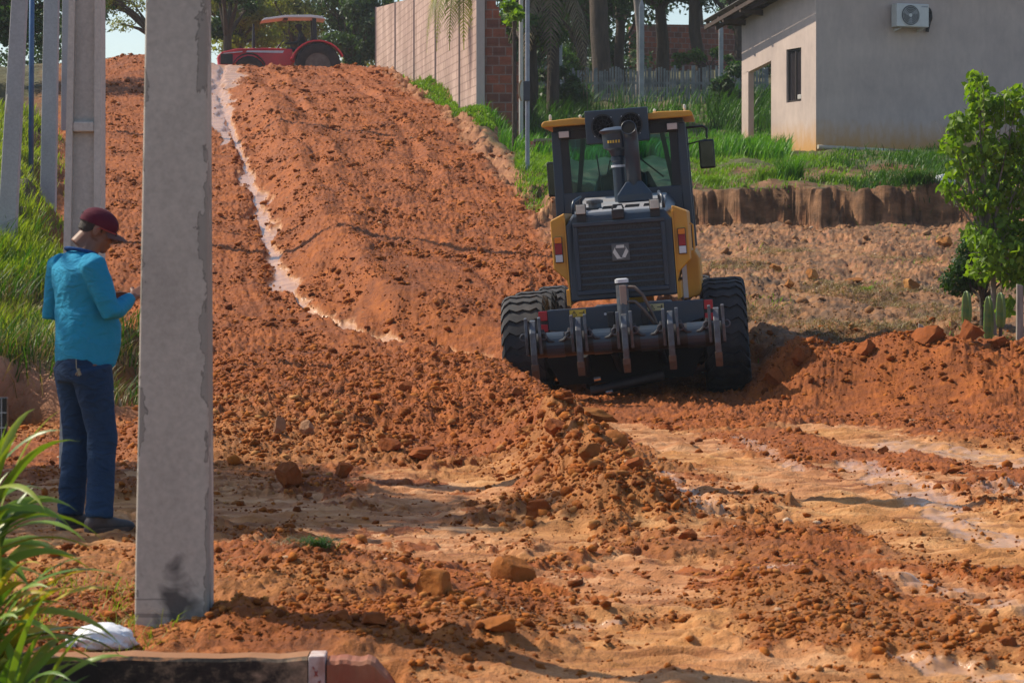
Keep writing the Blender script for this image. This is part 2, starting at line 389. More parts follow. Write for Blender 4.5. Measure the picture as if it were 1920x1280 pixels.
def grid(us, Ys, name, m):
    U, YY = np.meshgrid(us, Ys); X = (U-960)/FPX*YY
    k = masks(X, YY); Z = height(X, YY, k)
    nr, nc = X.shape
    # sideways push on steep faces makes the cuts crumble instead of running straight
    V = np.stack([X, YY, Z], -1).reshape(-1, 3)
    i = (np.arange(nr-1)[:, None]*nc+np.arange(nc-1)[None, :]).ravel()
    F = np.stack([i, i+1, i+nc+1, i+nc], -1)
    o = npmesh(name, V, F, None, m, None, smooth=True)
    A = np.stack([k['loose'], k['wet'], k['right']*(1-k['ter'])*sm(30, 31.2, YY)*(1-np.clip(k['heap']*3, 0, 1)), np.clip(k['left']+k['ter'], 0, 1)], -1).reshape(-1, 4)
    # yellow clay, steep cut faces, bare lanes
    gy, gx = np.gradient(Z); dY = np.gradient(YY, axis=0); dX = np.gradient(X, axis=1)
    slope = np.hypot(gy/dY, gx/dX)
    cut = sm(.55, 1.1, slope)*np.clip(k['right']*(Y_gt(YY, 38))+k['left']*(YY < 26), 0, 1)
    cut = np.maximum(cut, 4*k['right']*(1-k['right'])*sm(38, 44, YY)*.9)
    yel = np.clip(sm(-.05, .35, fbm(X*.5, YY*.35, 3, 131)+.15*(YY < 20))*(YY < 24)+blob(X, YY, 430, 860, .7, 2)*1.2, 0, 1)
    B = np.stack([yel, cut, k['left']*(YY < 25.6)*sm(.15, .6, slope), sm(.03, .6, slope)*k['ter']*4*(1-.75*k['ter'])*Y_gt(YY, 47)*(X > .3)*(YY < 54)], -1).reshape(-1, 4)
    for nm, arr in (('ma', A), ('mb', B)):
        at = o.data.attributes.new(nm, 'FLOAT_COLOR', 'POINT'); at.data.foreach_set('color', arr.astype(np.float32).ravel())
    return o
def Y_gt(Y, a): return sm(a, a+2, Y)

def ground_material():
    m = bpy.data.materials.new('soil'); n, p, l = nodes_of(m)
    def att(nm):
        a = n.nodes.new('ShaderNodeAttribute'); a.attribute_name = nm
        s = n.nodes.new('ShaderNodeSeparateColor'); l.new(a.outputs['Color'], s.inputs[0]); return s.outputs[0], s.outputs[1], s.outputs[2], a.outputs['Alpha']
    loose, wet, dry, grs = att('ma'); yel, cut, lane, chan = att('mb')
    n1 = noise_node(n, 1.3, 6, .65).outputs[0]; n2 = noise_node(n, 9, 6, .7).outputs[0]; n3 = noise_node(n, 45, 4, .7).outputs[0]
    nx = noise_node(n, 1.0, 6, .6, sc3=(1.2, 5, 3)).outputs[0]
    red = ramp(n, n2, [(.28, (.145, .036, .004)), (.50, (.285, .073, .006)), (.74, (.415, .124, .013))]).outputs[0]
    red2 = ramp(n, n1, [(.34, (.66, .62, .66)), (.66, (1.15, 1.12, 1.0))]).outputs[0]
    red = mixc(n, red, red2, 1.0, 'MULTIPLY')
    ylw = ramp(n, n2, [(.3, (.26, .115, .028)), (.7, (.46, .215, .062))]).outputs[0]
    red = mixc(n, red, ylw, mth(n, 'MULTIPLY', yel, .45))
    tan = ramp(n, nx, [(.30, (.20, .060, .014)), (.50, (.44, .185, .066)), (.72, (.64, .36, .185))]).outputs[0]
    tany = ramp(n, nx, [(.30, (.22, .072, .015)), (.52, (.47, .205, .060)), (.72, (.62, .345, .145))]).outputs[0]
    tan = mixc(n, tan, tany, yel)
    c = mixc(n, tan, red, ramp(n, mth(n, 'ADD', loose, mth(n, 'ADD', mth(n, 'MULTIPLY', mth(n, 'SUBTRACT', mth(n, 'ADD', mth(n, 'MULTIPLY', n2, .5), mth(n, 'MULTIPLY', n3, .5)), .5), 1.5), mth(n, 'MULTIPLY', mth(n, 'SUBTRACT', nx, .5), 1.6))), [(.42, (0, 0, 0)), (.54, (1, 1, 1))]).outputs[0])
    dryc = ramp(n, noise_node(n, 2.2, 8, .75).outputs[0], [(.34, (.075, .040, .020)), (.47, (.16, .085, .042)), (.57, (.28, .125, .046)), (.70, (.34, .22, .11))]).outputs[0]
    c = mixc(n, c, dryc, dry)
    grc = ramp(n, n2, [(.3, (.055, .045, .018)), (.7, (.10, .10, .03))]).outputs[0]
    c = mixc(n, c, grc, grs)
    st = noise_node(n, 1.0, 6, .65, sc3=(1.5, 1.5, 7)).outputs[0]
    ctc = ramp(n, st, [(.30, (.16, .060, .026)), (.52, (.32, .130, .055)), (.72, (.50, .27, .12))]).outputs[0]
    c = mixc(n, c, ctc, cut)
    c = mixc(n, c, ramp(n, n1, [(.3, (.40, .19, .11)), (.7, (.62, .36, .24))]).outputs[0], lane)
    brc = ramp(n, noise_node(n, 1.6, 7, .7, sc3=(1, 1, 2.5)).outputs[0], [(.30, (.045, .022, .010)), (.50, (.160, .075, .032)), (.70, (.30, .15, .07))]).outputs[0]
    c = mixc(n, c, brc, mth(n, 'MINIMUM', mth(n, 'MULTIPLY', chan, 1.6), 1.0))
    wc = mixc(n, c, (.50, .30, .17), .5)  # pale tint puts the sky's sheen on the wet soil into its colour
    c = mixc(n, c, wc, wet)
    l.new(c, p.inputs['Base Color'])
    wr = ramp(n, mth(n, 'ADD', wet, mth(n, 'MULTIPLY', mth(n, 'SUBTRACT', noise_node(n, 5, 5, .6, sc3=(1, 3, 1)).outputs[0], .5), 1.2)), [(.52, (.80,)*3), (.72, (.24,)*3)]).outputs[0]
    l.new(wr, p.inputs['Roughness']); p.inputs['Specular IOR Level'].default_value = .32
    hgt = mth(n, 'ADD', mth(n, 'MULTIPLY', n2, 1.0), mth(n, 'MULTIPLY', n3, .45))
    dry_b = mth(n, 'MULTIPLY', hgt, mth(n, 'SUBTRACT', 1.0, mth(n, 'MULTIPLY', wet, .85)))
    bump(n, p, dry_b, .9, .035)
    return m
M_SOIL = ground_material()
us = np.concatenate([np.linspace(-2600, -60, 90)[:-1], np.linspace(-60, 1980, 900), np.linspace(1980, 4600, 90)[1:]])
ys = [7.0]
while ys[-1] < 92: ys.append(ys[-1]*(1+.0021)+.002)
ys = np.array(ys)
ground = grid(us, ys, 'ground', M_SOIL); tag(ground, kind='structure')
far_us = np.linspace(-12000, 14000, 260); fy = np.concatenate([np.linspace(ys[-1], 130, 50), np.geomspace(131, 2500, 40)])
# the sheet carries on to the horizon and behind the camera as a coarse part of the same ground
g2 = grid(far_us, fy, 'terrain', M_SOIL); tag(g2, kind='structure')
V = []; F = []
nb = MB(); nb.add([(-300, -200, -.42), (300, -200, -.42), (300, 7.0, -.42), (-300, 7.0, -.42)], [(0, 1, 2, 3)])
nb.build('near_ground', mat('garden_soil', (.16, .08, .04), (.10, .06, .03), .9, scale=3), None); bpy.data.objects['near_ground']['kind'] = 'structure'
# ================================================================= loose clods and chunks of soil
def soil_lump_mat(name, a, b, c):
    m = bpy.data.materials.new(name); n, p, l = nodes_of(m)
    g = n.nodes.new('ShaderNodeNewGeometry')
    r = ramp(n, g.outputs['Random Per Island'], [(0, a), (.55, b), (1, c)])
    t = noise_node(n, 14, 5, .7); t2 = ramp(n, t.outputs[0], [(.3, (.72, .72, .72)), (.7, (1.2, 1.2, 1.2))])
    l.new(mixc(n, r.outputs[0], t2.outputs[0], 1.0, 'MULTIPLY'), p.inputs['Base Color']); p.inputs['Roughness'].default_value = .9
    p.inputs['Specular IOR Level'].default_value = .2
    bump(n, p, noise_node(n, 60, 4).outputs[0], .6, .01); return m
M_CLOD = soil_lump_mat('red_clods', (.145, .036, .005), (.27, .071, .008), (.375, .117, .016))
M_CLODY = soil_lump_mat('ochre_clods', (.24, .085, .020), (.34, .135, .034), (.44, .21, .065))
M_CLODN = soil_lump_mat('near_crumbs', (.20, .06, .010), (.34, .115, .022), (.46, .19, .05))
M_CLODF = soil_lump_mat('field_clods', (.17, .085, .04), (.27, .125, .05), (.36, .20, .10))
M_CLODP = soil_lump_mat('pale_clods', (.30, .15, .08), (.42, .26, .15), (.56, .42, .30))
def ico(sub):
    bm = bmesh.new(); bmesh.ops.create_icosphere(bm, subdivisions=sub, radius=1); bm.verts.ensure_lookup_table()
    v = np.array([x.co[:] for x in bm.verts]); f = np.array([[q.index for q in t.verts] for t in bm.faces]); bm.free(); return v, f
def chipped(v, seed, cuts=9, depth=.62, squash=(1, 1, 1), rough=.05):
    r = np.random.default_rng(seed); v = v.copy()
    for i in range(cuts):
        d = r.normal(size=3); d /= np.linalg.norm(d); h = r.uniform(depth, .92)
        s = v@d; v = v-np.maximum(s-h, 0)[:, None]*d
    v = v*(1+rough*r.normal(size=(len(v), 1)))
    return v*np.array(squash)
I1, F1 = ico(1); I2, F2 = ico(2); I4, F4 = ico(4)
def scatter_lumps(name, X, Y, rad, m, base, faces, nvar=14, flatz=.68, label='', cat='soil', lift=.25):
    N = len(X); Z = height(X, Y)
    var = [chipped(base, 500+i, 6, .45, (1, 1, flatz), .20) for i in range(nvar)]
    V = np.zeros((N, len(base), 3), np.float32); which = rng.integers(0, nvar, N)
    ang = rng.uniform(0, 2*np.pi, N); tilt = rng.normal(0, .35, N)
    st = rng.uniform(.65, 1.35, (N, 3))*rad[:, None]
    for i in range(nvar):
        s = which == i; P = var[i][None]*st[s][:, None, :]
        t = tilt[s][:, None]; x, z = P[..., 0]*np.cos(t)-P[..., 2]*np.sin(t), P[..., 0]*np.sin(t)+P[..., 2]*np.cos(t)
        a = ang[s][:, None]; y = P[..., 1]
        V[s] = np.stack([x*np.cos(a)-y*np.sin(a)+X[s][:, None], x*np.sin(a)+y*np.cos(a)+Y[s][:, None], z+(Z[s]+rad[s]*lift)[:, None]], -1)
    F = (faces[None]+(np.arange(N)*len(base))[:, None, None]).reshape(-1, 3)
    o = npmesh(name, V.reshape(-1, 3), None, F, m); return tag(o, label, cat, kind='stuff')
def pick(N, y0, y1, u0=-80, u1=2000, fn=None, over=3):
    Y = np.exp(rng.uniform(np.log(y0), np.log(y1), N*over)); U = rng.uniform(u0, u1, N*over); X = (U-960)/FPX*Y
    k = masks(X, Y); w = fn(X, Y, k); s = np.where(rng.uniform(size=len(X)) < w)[0][:N]; return X[s], Y[s]
def powr(N, rmin, rmax, a=2.4): return np.minimum(rmin*(1-rng.uniform(size=N))**(-1/a), rmax)
def on_soil(X, Y, k):
    w = k['loose']*(1-np.clip(k['left']+k['ter'], 0, 1))*(1-k['right']*sm(32, 35, Y)*(1-k['heap'])*.9)
    return (w*(.08+.92*sm(-.15, .25, fbm(X*1.2, Y*.5, 3, 201)))+.03)*(~((Y < 9.9) & (X < -.35)))
def on_pile(X, Y, k): return np.clip(k['pile']*1.2+k['tongue']+k['heap']*1.3, 0, 1)
X, Y = pick(36000, 9.3, 33, fn=on_soil); scatter_lumps('soil_clods', X, Y, powr(len(X), .0055, .034, 2.4)*(Y/18)**.4, M_CLOD, I1, F1, label='loose red soil clods strewn over the ploughed ground', cat='soil clods')
X, Y = pick(24000, 32, 84, u0=180, u1=1100, fn=on_soil); scatter_lumps('hill_clods', X, Y, powr(len(X), .011, .075, 2.4)*(Y/50)**.5, M_CLOD, I1, F1, label='small red clods covering the steep dirt road', cat='soil clods')
X, Y = pick(27000, 15, 33, fn=on_pile); scatter_lumps('heap_clods', X, Y, powr(len(X), .0065, .045, 2.1), M_CLOD, I1, F1, label='larger clods on the heaps pushed up by the grader', cat='soil clods')
X, Y = pick(1300, 13, 24, u0=380, u1=1250, fn=lambda X, Y, k: np.clip(k['loose']*.7+k['pile'], 0, 1)*(.2+.8*np.clip(blob(X, Y, 430, 850, .9, 3.5)+blob(X, Y, 1150, 960, .5, 2.5), 0, 1))); scatter_lumps('ochre_clods', X, Y, powr(len(X), .009, .05, 2.0), M_CLODY, I1, F1, label='ochre clods along the foot of the spoil heap', cat='soil clods')
X, Y = pick(8000, 9.4, 18, fn=lambda X, Y, k: (1-.85*l1_(X, Y))*sm(.0, .22, fbm(X*1.9-Y*.3, Y*2.1, 4, 143)+k['loose']*.12)*(~((Y < 9.9) & (X < -.35)))); scatter_lumps('near_crumbs', X, Y, powr(len(X), .004, .022, 1.9), M_CLODN, I1, F1, label='fine orange crumbs in streaks over the clay in front', cat='soil clods')
X, Y = pick(700, 10, 80, fn=lambda X, Y, k: k['loose']*.5+.2); scatter_lumps('pale_stones', X, Y, powr(len(X), .006, .03, 1.8)*(Y/18)**.7, M_CLODP, I1, F1, label='pale stones scattered through the red soil', cat='stones', flatz=.45)
X, Y = pick(1600, 30.5, 49.5, u0=1280, u1=2000, fn=lambda X, Y, k: k['right']*(1-k['ter'])*(.15+.85*sm(0, .3, fbm(X*.8, Y*.6, 3, 205)))); scatter_lumps('field_clods', X, Y, powr(len(X), .012, .08, 2.2), M_CLODF, I1, F1, label='dry clods littering the cleared plot below the house', cat='soil clods')

def rock(px, py, w, h, label, seed, m=None, Y=None, name='rock', group=None, sq=None, rz=0, cuts=8, dz=.30):
    """one chunk: px, py its foot in the photograph, w and h its size in pixels"""
    if Y is None: _, Y = flat(px, py)
    x = wx(px, Y); s = Y/FPX*(.82 if group else 1); wd, hg = w*s, h*s
    v = chipped(I4, seed, cuts+10, .36, (1, 1, 1), 0)
    v = v+0.05*np.stack([fbm(v[:, (a+1) % 3]*3+a*7, v[:, (a+2) % 3]*3+seed, 4, seed) for a in range(3)], -1)*2
    lo, hi = v.min(0), v.max(0); v = (v-(lo+hi)/2)/(hi-lo)
    v = v*np.array([wd, wd*(sq or .8), hg*1.25])
    z = float(np.median(height(np.array([x-wd*.3, x, x+wd*.3]), np.array([Y, Y, Y]), fine=True)))
    o = npmesh(name, v, None, F4, m or M_CLOD, None, smooth=False); autosmooth(o, 28)
    o.location = (x, Y, z+hg*(.5-dz*.35)); o.rotation_euler = (0, rnd.uniform(-.12, .12), rz)
    return tag(o, label, 'rock', group)
M_BOULD = soil_lump_mat('boulder_soil', (.28, .09, .017), (.30, .10, .02), (.32, .11, .022))
M_BOULR = soil_lump_mat('boulder_red', (.23, .062, .014), (.25, .068, .015), (.27, .075, .017))
rock(963, 1096, 88, 52, 'largest rounded boulder of ochre soil lying alone on the pale clay in front', 3, M_BOULD, sq=.75, cuts=4)
rock(540, 918, 50, 46, 'squarish dark red block standing at the left foot of the spoil heap', 9, M_BOULR, cuts=8)
G = 'chunks along the foot of the spoil heap'
rock(1045, 900, 62, 40, 'brick-like chunk with a flat top beside the tall torn ridge', 14, M_BOULR, group=G, rz=.2)
rock(1000, 862, 70, 22, 'flat slab lying left above the brick-like chunk', 15, M_CLODY, group=G)
rock(1110, 868, 120, 34, 'long layered slab lying across the tip of the heap', 16, M_CLODY, group=G, sq=.5)
rock(1015, 968, 74, 40, 'rounded crumbling lump at the very foot of the torn ridge', 17, M_BOULR, group=G, cuts=4)
rock(730, 860, 52, 24, 'low angular slab left of the middle of the heap foot', 18, M_BOULR, group=G)
rock(790, 866, 64, 26, 'long low slab in the middle of the heap foot', 19, M_BOULR, group=G)
rock(646, 893, 44, 36, 'rounded red lump to the right of the squarish block', 20, M_BOULR, group=G, cuts=4)
rock(524, 850, 30, 36, 'pale upright ochre shard above the squarish block', 21, M_CLODP, group=G, sq=.5)
rock(575, 846, 34, 30, 'second pale ochre shard, right of the upright one', 22, M_CLODP, group=G)
rock(970, 815, 26, 24, 'small pointed red stone in the middle of the heap face', 23, M_BOULR, group=G)
rock(760, 800, 34, 24, 'small dark stone high on the left of the heap face', 24, M_BOULR, group=G)
rock(1150, 925, 70, 46, 'torn tilted slab leaning on the near tip of the heap', 25, M_BOULD, group=G, sq=1.0, rz=.5, cuts=8)
rock(1105, 945, 60, 40, 'lower torn block left of the tilted slab', 26, M_CLODY, group=G, sq=.9, rz=.9, cuts=8)
rock(1190, 965, 44, 30, 'small dark block at the right foot of the heap tip', 27, M_BOULR, group=G)
G = 'stones on the churned ground in front'
for i, a in enumerate([(1290, 1022, 44, 26, 'rounded brown stone on the loose soil band in the middle'), (1420, 1012, 34, 14, 'flat pale flake right of the rounded brown stone'),
    (1097, 1028, 26, 16, 'small round stone lying above and right of the big boulder'), (1180, 1030, 22, 12, 'small dark stone on the bare clay below the torn ridge'),
    (1655, 850, 26, 16, 'grey stone at the head of the wet wheel rut'), (1790, 890, 44, 14, 'flat grey slab beside the wet rut'), (1865, 905, 22, 22, 'pointed red stone right of the flat grey slab'),
    (1850, 1190, 40, 28, 'red lump near the lower right corner'), (1890, 1215, 44, 22, 'flatter red lump at the right edge near the corner'),
    (1380, 915, 20, 12, 'little brown stone on the edge of the pale lane'), (1250, 800, 40, 16, 'low slab just behind the grader tracks'),
    (815, 1178, 90, 60, 'big rounded clump at the right end of the left foreground heap'), (700, 1222, 60, 30, 'smooth clump in front of the left foreground heap'),
    (930, 1218, 90, 34, 'long slab of soil at the bottom, right of the brick end'), (640, 1222, 44, 26, 'smallest smooth clump at the foot of the left foreground heap')]):
    rock(a[0], a[1], a[2], a[3], a[4], 40+i, M_BOULD if i % 2 else M_BOULR, group=G, cuts=5)
G = 'rocks along the crest of the right heap'
for i, a in enumerate([(1625, 690, 46, 34, 'upright red block at the left of the right heap crest'), (1500, 692, 44, 44, 'pointed red block beside the grader on the heap crest'),
    (1820, 688, 62, 46, 'largest round red boulder on the right heap crest'), (1740, 712, 80, 34, 'long sloping slab of soil on the right heap'), (1870, 706, 46, 22, 'flat red lump right of the largest heap boulder'),
    (1455, 690, 50, 36, 'dark red lump against the right rear tyre')]):
    rock(a[0], a[1], a[2], a[3], a[4], 70+i, M_BOULR, Y=28.3, group=G)
G = 'rocks on the cleared plot'
for i, a in enumerate([(1480, 530, 24, 20, 'rounded ochre stone in the middle of the cleared plot'), (1455, 498, 30, 22, 'ochre lump above and left of the rounded stone'), (1520, 510, 34, 26, 'pair-like lump right of the ochre lump'),
    (1710, 527, 40, 26, 'largest ochre rock of the plot, left of the bush'), (1770, 460, 40, 22, 'red lump under the leafy tree on the plot'), (1600, 520, 50, 12, 'low heap of grey rubble on the plot')]):
    Yr = 45-(a[1]-455)*.11; rock(a[0], a[1], a[2], a[3], a[4], 80+i, M_CLODY, Y=Yr, group=G)
# ================================================================= poles, kerb, small things
def concrete(name, base, dark, edge=0.0, halfw=.12):
    m = bpy.data.materials.new(name); n, p, l = nodes_of(m)
    t1 = noise_node(n, 2.2, 8, .65, sc3=(1, 1, .5)).outputs[0]; t2 = noise_node(n, 40, 4, .6).outputs[0]
    c = ramp(n, t1, [(.3, tuple(x*.82 for x in base)), (.7, tuple(x*1.1 for x in base))]).outputs[0]
    c = mixc(n, c, ramp(n, t2, [(.3, (.86,)*3), (.7, (1.08,)*3)]).outputs[0], 1.0, 'MULTIPLY')
    if edge:
        tc = n.nodes.new('ShaderNodeTexCoord'); s = n.nodes.new('ShaderNodeSeparateXYZ'); l.new(tc.outputs['Object'], s.inputs[0])
        e = noise_node(n, 1.0, 5, .62, sc3=(5, 5, 2.3), dist=.4).outputs[0]
        taper = mth(n, 'SUBTRACT', halfw, mth(n, 'MULTIPLY', s.outputs[2], .0105))
        d = mth(n, 'SUBTRACT', taper, mth(n, 'ABSOLUTE', s.outputs[0]))       # distance from the arris
        w = mth(n, 'MULTIPLY', mth(n, 'SUBTRACT', e, .50), .36)
        mk = mth(n, 'GREATER_THAN', w, d); rim = mth(n, 'MULTIPLY', mth(n, 'LESS_THAN', mth(n, 'ABSOLUTE', mth(n, 'SUBTRACT', w, d)), .0025), 1.0)
        c = mixc(n, c, dark, mth(n, 'MULTIPLY', mk, .75)); c = mixc(n, c, tuple(x*.5 for x in dark), mth(n, 'MULTIPLY', rim, .6))
        # black scorch near the foot
        bl = noise_node(n, 9, 4, .6, sc3=(1, 1, 2)).outputs[0]
        dx = mth(n, 'ABSOLUTE', mth(n, 'SUBTRACT', s.outputs[0], .02)); dz = mth(n, 'ABSOLUTE', mth(n, 'SUBTRACT', s.outputs[2], .155))
        q = mth(n, 'ADD', mth(n, 'MULTIPLY', dx, 14), mth(n, 'MULTIPLY', dz, 12))
        k = ramp(n, mth(n, 'SUBTRACT', mth(n, 'MULTIPLY', noise_node(n, 7, 3, .5, dist=.8).outputs[0], 1.7), mth(n, 'MULTIPLY', q, .24)), [(.36, (0, 0, 0)), (.66, (.85,)*3)]).outputs[0]
        c = mixc(n, c, (.05, .045, .045), k)
        for zz, ww in ((.115, .007), (.175, .003)):
            ln = mth(n, 'MULTIPLY', mth(n, 'LESS_THAN', mth(n, 'ABSOLUTE', mth(n, 'SUBTRACT', mth(n, 'ADD', s.outputs[2], mth(n, 'MULTIPLY', bl, .01)), zz)), ww), mth(n, 'LESS_THAN', s.outputs[0], .02))
            c = mixc(n, c, (.10, .09, .085), mth(n, 'MULTIPLY', ln, .5))
    l.new(c, p.inputs['Base Color']); p.inputs['Roughness'].default_value = .85; p.inputs['Specular IOR Level'].default_value = .25
    bump(n, p, mth(n, 'ADD', t1, mth(n, 'MULTIPLY', t2, .35)), .35, .008); return m
M_CON = concrete('pole_concrete', (.48, .44, .375), (.26, .24, .205), 1, .1365)
M_CON2 = concrete('pole_concrete_plain', (.53, .50, .45), (.2, .2, .2))
def pole_plain(px0, px1, Y, w0, w1, zb, zt, label, base_px_y=None, m=M_CON2, depth=.75, name='utility_pole'):
    """tapering pole; px0 its bearing at the foot, px1 where it leaves the picture"""
    x0, x1 = wx(px0, Y), wx(px1, Y); ztop = wz(0, Y)
    r = thing(name, label, 'utility pole', (x0, Y, zb))
    lean = (x1-x0)/(ztop-zb); tw = (w1-w0)/(ztop-zb); H = zt-zb
    mb = MB(); N = 12; vs = []
    for i in range(N+1):
        z = -.5+(H+.5)*i/N; hw = max(.06, (w0+tw*max(z, 0)*(1 if z < 3 else .55+1.35/max(z, 1)))/2); hd = hw*depth; cx = lean*z*(1 if abs(lean) < .2 else 1)
        vs += [(cx-hw, -hd, z), (cx+hw, -hd, z), (cx+hw, hd, z), (cx-hw, hd, z)]
    fs = [(i*4+j, i*4+(j+1) % 4, i*4+4+(j+1) % 4, i*4+4+j) for i in range(N) for j in range(4)]+[(0, 3, 2, 1), (N*4, N*4+1, N*4+2, N*4+3)]
    mb.add(vs, fs); o = mb.build('shaft', m, r, bevel=.012, seg=3)
    return r
# the big one in front: slightly worn along its arrises
big = pole_plain(327, 335, 10.4, .281, .229, 0.0, 8.6, 'nearest and widest concrete utility pole, with stained edges and a black scorch mark', m=M_CON, depth=.7)
M_GALV = mat('galvanised', (.35, .36, .37), (.28, .29, .3), .45, .8)
for z in (6.9, 7.6): MB().box(-.16, .18, -.12, .12, z, z+.05).build('steel_band', M_GALV, big)
# second pole: recessed panels between two flanges, a rung across
r2 = thing('utility_pole', 'concrete utility pole with recessed panels directly behind the man in blue', 'utility pole', (wx(154, 19), 19, 0.0))
zt = 8.4; W0, W1 = .285, .215; ln = (wx(163.5, 19)-wx(154, 19))/wz(0, 19)
def hw(z): return (W0+(W1-W0)*min(z, 4)/3.25*.9)/2 if z < 4 else .1
def cx(z): return ln*z
f = MB()
zs = [-.4, 1, 2.4, 4, 6, zt]
for s in (-1, 1):
    for a, b in zip(zs[:-1], zs[1:]):
        def q(z, y): o_ = cx(z)+s*hw(z); i_ = cx(z)+s*hw(z)*.62; return [(min(o_, i_), -y, z), (max(o_, i_), -y, z), (max(o_, i_), y, z), (min(o_, i_), y, z)]
        f.hexa(q(a, .11), q(b, .11 if b < 4.1 else .09))
f.build('flange', M_CON2, r2, fix=True)
f = MB()
for a, b in zip(zs[:-1], zs[1:]):
    f.hexa([(cx(a)-hw(a)*.62, -.045, a), (cx(a)+hw(a)*.62, -.045, a), (cx(a)+hw(a)*.62, .045, a), (cx(a)-hw(a)*.62, .045, a)], [(cx(b)-hw(b)*.62, -.045, b), (cx(b)+hw(b)*.62, -.045, b), (cx(b)+hw(b)*.62, .045, b), (cx(b)-hw(b)*.62, .045, b)])
f.build('web', M_CON2, r2)
for z in (.9, 2.36, 3.85, 5.3): MB().box(cx(z)-hw(z)*.618, cx(z)+hw(z)*.618, -.104, .104, z-.035, z+.035).build('rung', M_CON2, r2, bevel=.01)
M_CON3 = concrete('pole_concrete_grey', (.42, .42, .42), (.2, .2, .2))
p3 = pole_plain(12, 37, 30, .20, .165, gz(wx(12, 30), 30)-.1, 9, 'leaning concrete utility pole rising from the grassy bank at the left edge', m=M_CON3)
MB().tube([(.02+.005*math.cos(t), .1*math.sin(t)*-1.25, 1.62+.12*math.cos(t)+.02*math.sin(3*t)) for t in np.linspace(.6, 2.6, 9)], .006, 5).build('wire_tie', mat('wire_white', (.6, .58, .5)), p3)
pole_plain(90, 97, 45, .25, .235, gz(wx(90, 45), 45)-.2, 12, 'shorter-looking concrete pole on the bank between the leaning pole and the panelled pole', m=M_CON3)
pole_plain(124, 126, 62, .22, .2, gz(wx(124, 62), 62)-.2, 15, 'most distant concrete pole, seen only at the top left beside the panelled pole', m=M_CON3)
bp = thing('blue_post', 'thin blue post on the bank beside the leaning pole', 'post', (wx(58, 47), 47, gz(wx(58, 47), 47)))
MB().tube([(0, 0, -.2), (.02, 0, 4.6)], .045, 10).build('shaft', mat('blue_paint', (.05, .13, .28), rough=.5), bp, smooth=True)
MB().lathe([(.06, 0), (.055, .04), (.02, .06)], 10, Matrix.Translation((.02, 0, 4.6))).build('cap', mat('blue_cap', (.04, .1, .2)), bp)

# mouldy kerb wall under the big pole
def mould_mat():
    m = bpy.data.materials.new('mouldy_render'); n, p, l = nodes_of(m)
    a = noise_node(n, 3.2, 8, .7, sc3=(1, 1, 1.6)).outputs[0]; b = noise_node(n, 26, 5, .7).outputs[0]
    c = ramp(n, mth(n, 'ADD', a, mth(n, 'MULTIPLY', mth(n, 'SUBTRACT', b, .5), .35)), [(.42, (.012, .011, .009)), (.50, (.035, .028, .022)), (.58, (.16, .12, .08)), (.70, (.38, .27, .18))]).outputs[0]
    ge = n.nodes.new('ShaderNodeNewGeometry'); sx = n.nodes.new('ShaderNodeSeparateXYZ'); l.new(ge.outputs['Normal'], sx.inputs[0])
    c = mixc(n, c, (.30, .13, .05), ramp(n, mth(n, 'MULTIPLY', sx.outputs[2], mth(n, 'ADD', b, .5)), [(.70, (0, 0, 0)), (.85, (.9,)*3)]).outputs[0])
    l.new(c, p.inputs['Base Color']); p.inputs['Roughness'].default_value = .9; bump(n, p, b, .5, .008); return m
kb = thing('kerb_wall', 'low mouldy black concrete kerb wall running under the nearest pole', 'wall', (0, 0, 0))
def kpt(x): return 9.42+.085*(x+1.0)
def kz(x): return .085-.012*(x+1.6)
N = 40; xs = np.linspace(-4.6, -.70, N); vs = []; 
for i, x in enumerate(xs):
    y = kpt(x); z = kz(x)+.006*rnd.uniform(-1, 1); b_ = .012*rnd.uniform(-1, 1)
    vs += [(x, y, -.5), (x, y+.004*rnd.uniform(-1, 1), z-.012), (x, y+.012, z), (x, y+.13+b_, z+.002), (x, y+.13, -.5)]
fs = [(i*5+j, (i+1)*5+j, (i+1)*5+(j+1) % 5, i*5+(j+1) % 5) for i in range(N-1) for j in range(5)]+[(0, 1, 2, 3, 4), tuple((N-1)*5+j for j in (4, 3, 2, 1, 0))]
MB().add(vs, fs).build('wall_run', mould_mat(), kb)
e0, e1 = -.697, -.640
MB().prism([(e0, kpt(e0)-.006), (e1, kpt(e1)-.006), (e1, kpt(e1)+.135), (e0, kpt(e0)+.135)], 'z', -.5, kz(e0)+.006).build('painted_end', mat('flaking_paint', (.58, .50, .47), (.36, .22, .18), .8, scale=14, bmp=.3), kb, bevel=.006)
st = MB()
for (a, b, c, d, s) in ((-.675, .03, -.665, .012, 0), (-.665, .03, -.675, .012, 0), (-.662, -.005, -.655, -.022, 0), (-.655, -.004, -.664, -.022, 0), (-.682, .045, -.676, .036, 0)):
    st.tube([(a, kpt(a)-.008, b), (c, kpt(c)-.008, d)], .0022, 5)
st.build('red_marks', mat('red_marks', (.30, .05, .04)), kb)
M_TERRA = mat('terracotta', (.30, .095, .05), (.22, .07, .04), .9, scale=9, bmp=.4, dust=(.40, .19, .10), dust_amt=.6)
br = thing('brick_edge', 'rough terracotta edging continuing right from the painted end of the kerb', 'edging', (0, 0, 0))
x = -.634
vs = []; NB_ = 22
for i in range(NB_+1):
    xx = x+.30*i/NB_; yy = kpt(xx)+.004*rnd.uniform(-1, 1); zz = kz(xx)-.012-.55*max(0, i/NB_-.45)**1.6+.004*rnd.uniform(-1, 1)
    vs += [(xx, yy, -.5), (xx, yy, zz-.012), (xx, yy+.014, zz), (xx, yy+.12, zz+.004), (xx, yy+.12, -.5)]
fs = [(i*5+j, (i+1)*5+j, (i+1)*5+(j+1) % 5, i*5+(j+1) % 5) for i in range(NB_) for j in range(5)]+[(0, 1, 2, 3, 4), tuple(NB_*5+j for j in (4, 3, 2, 1, 0))]
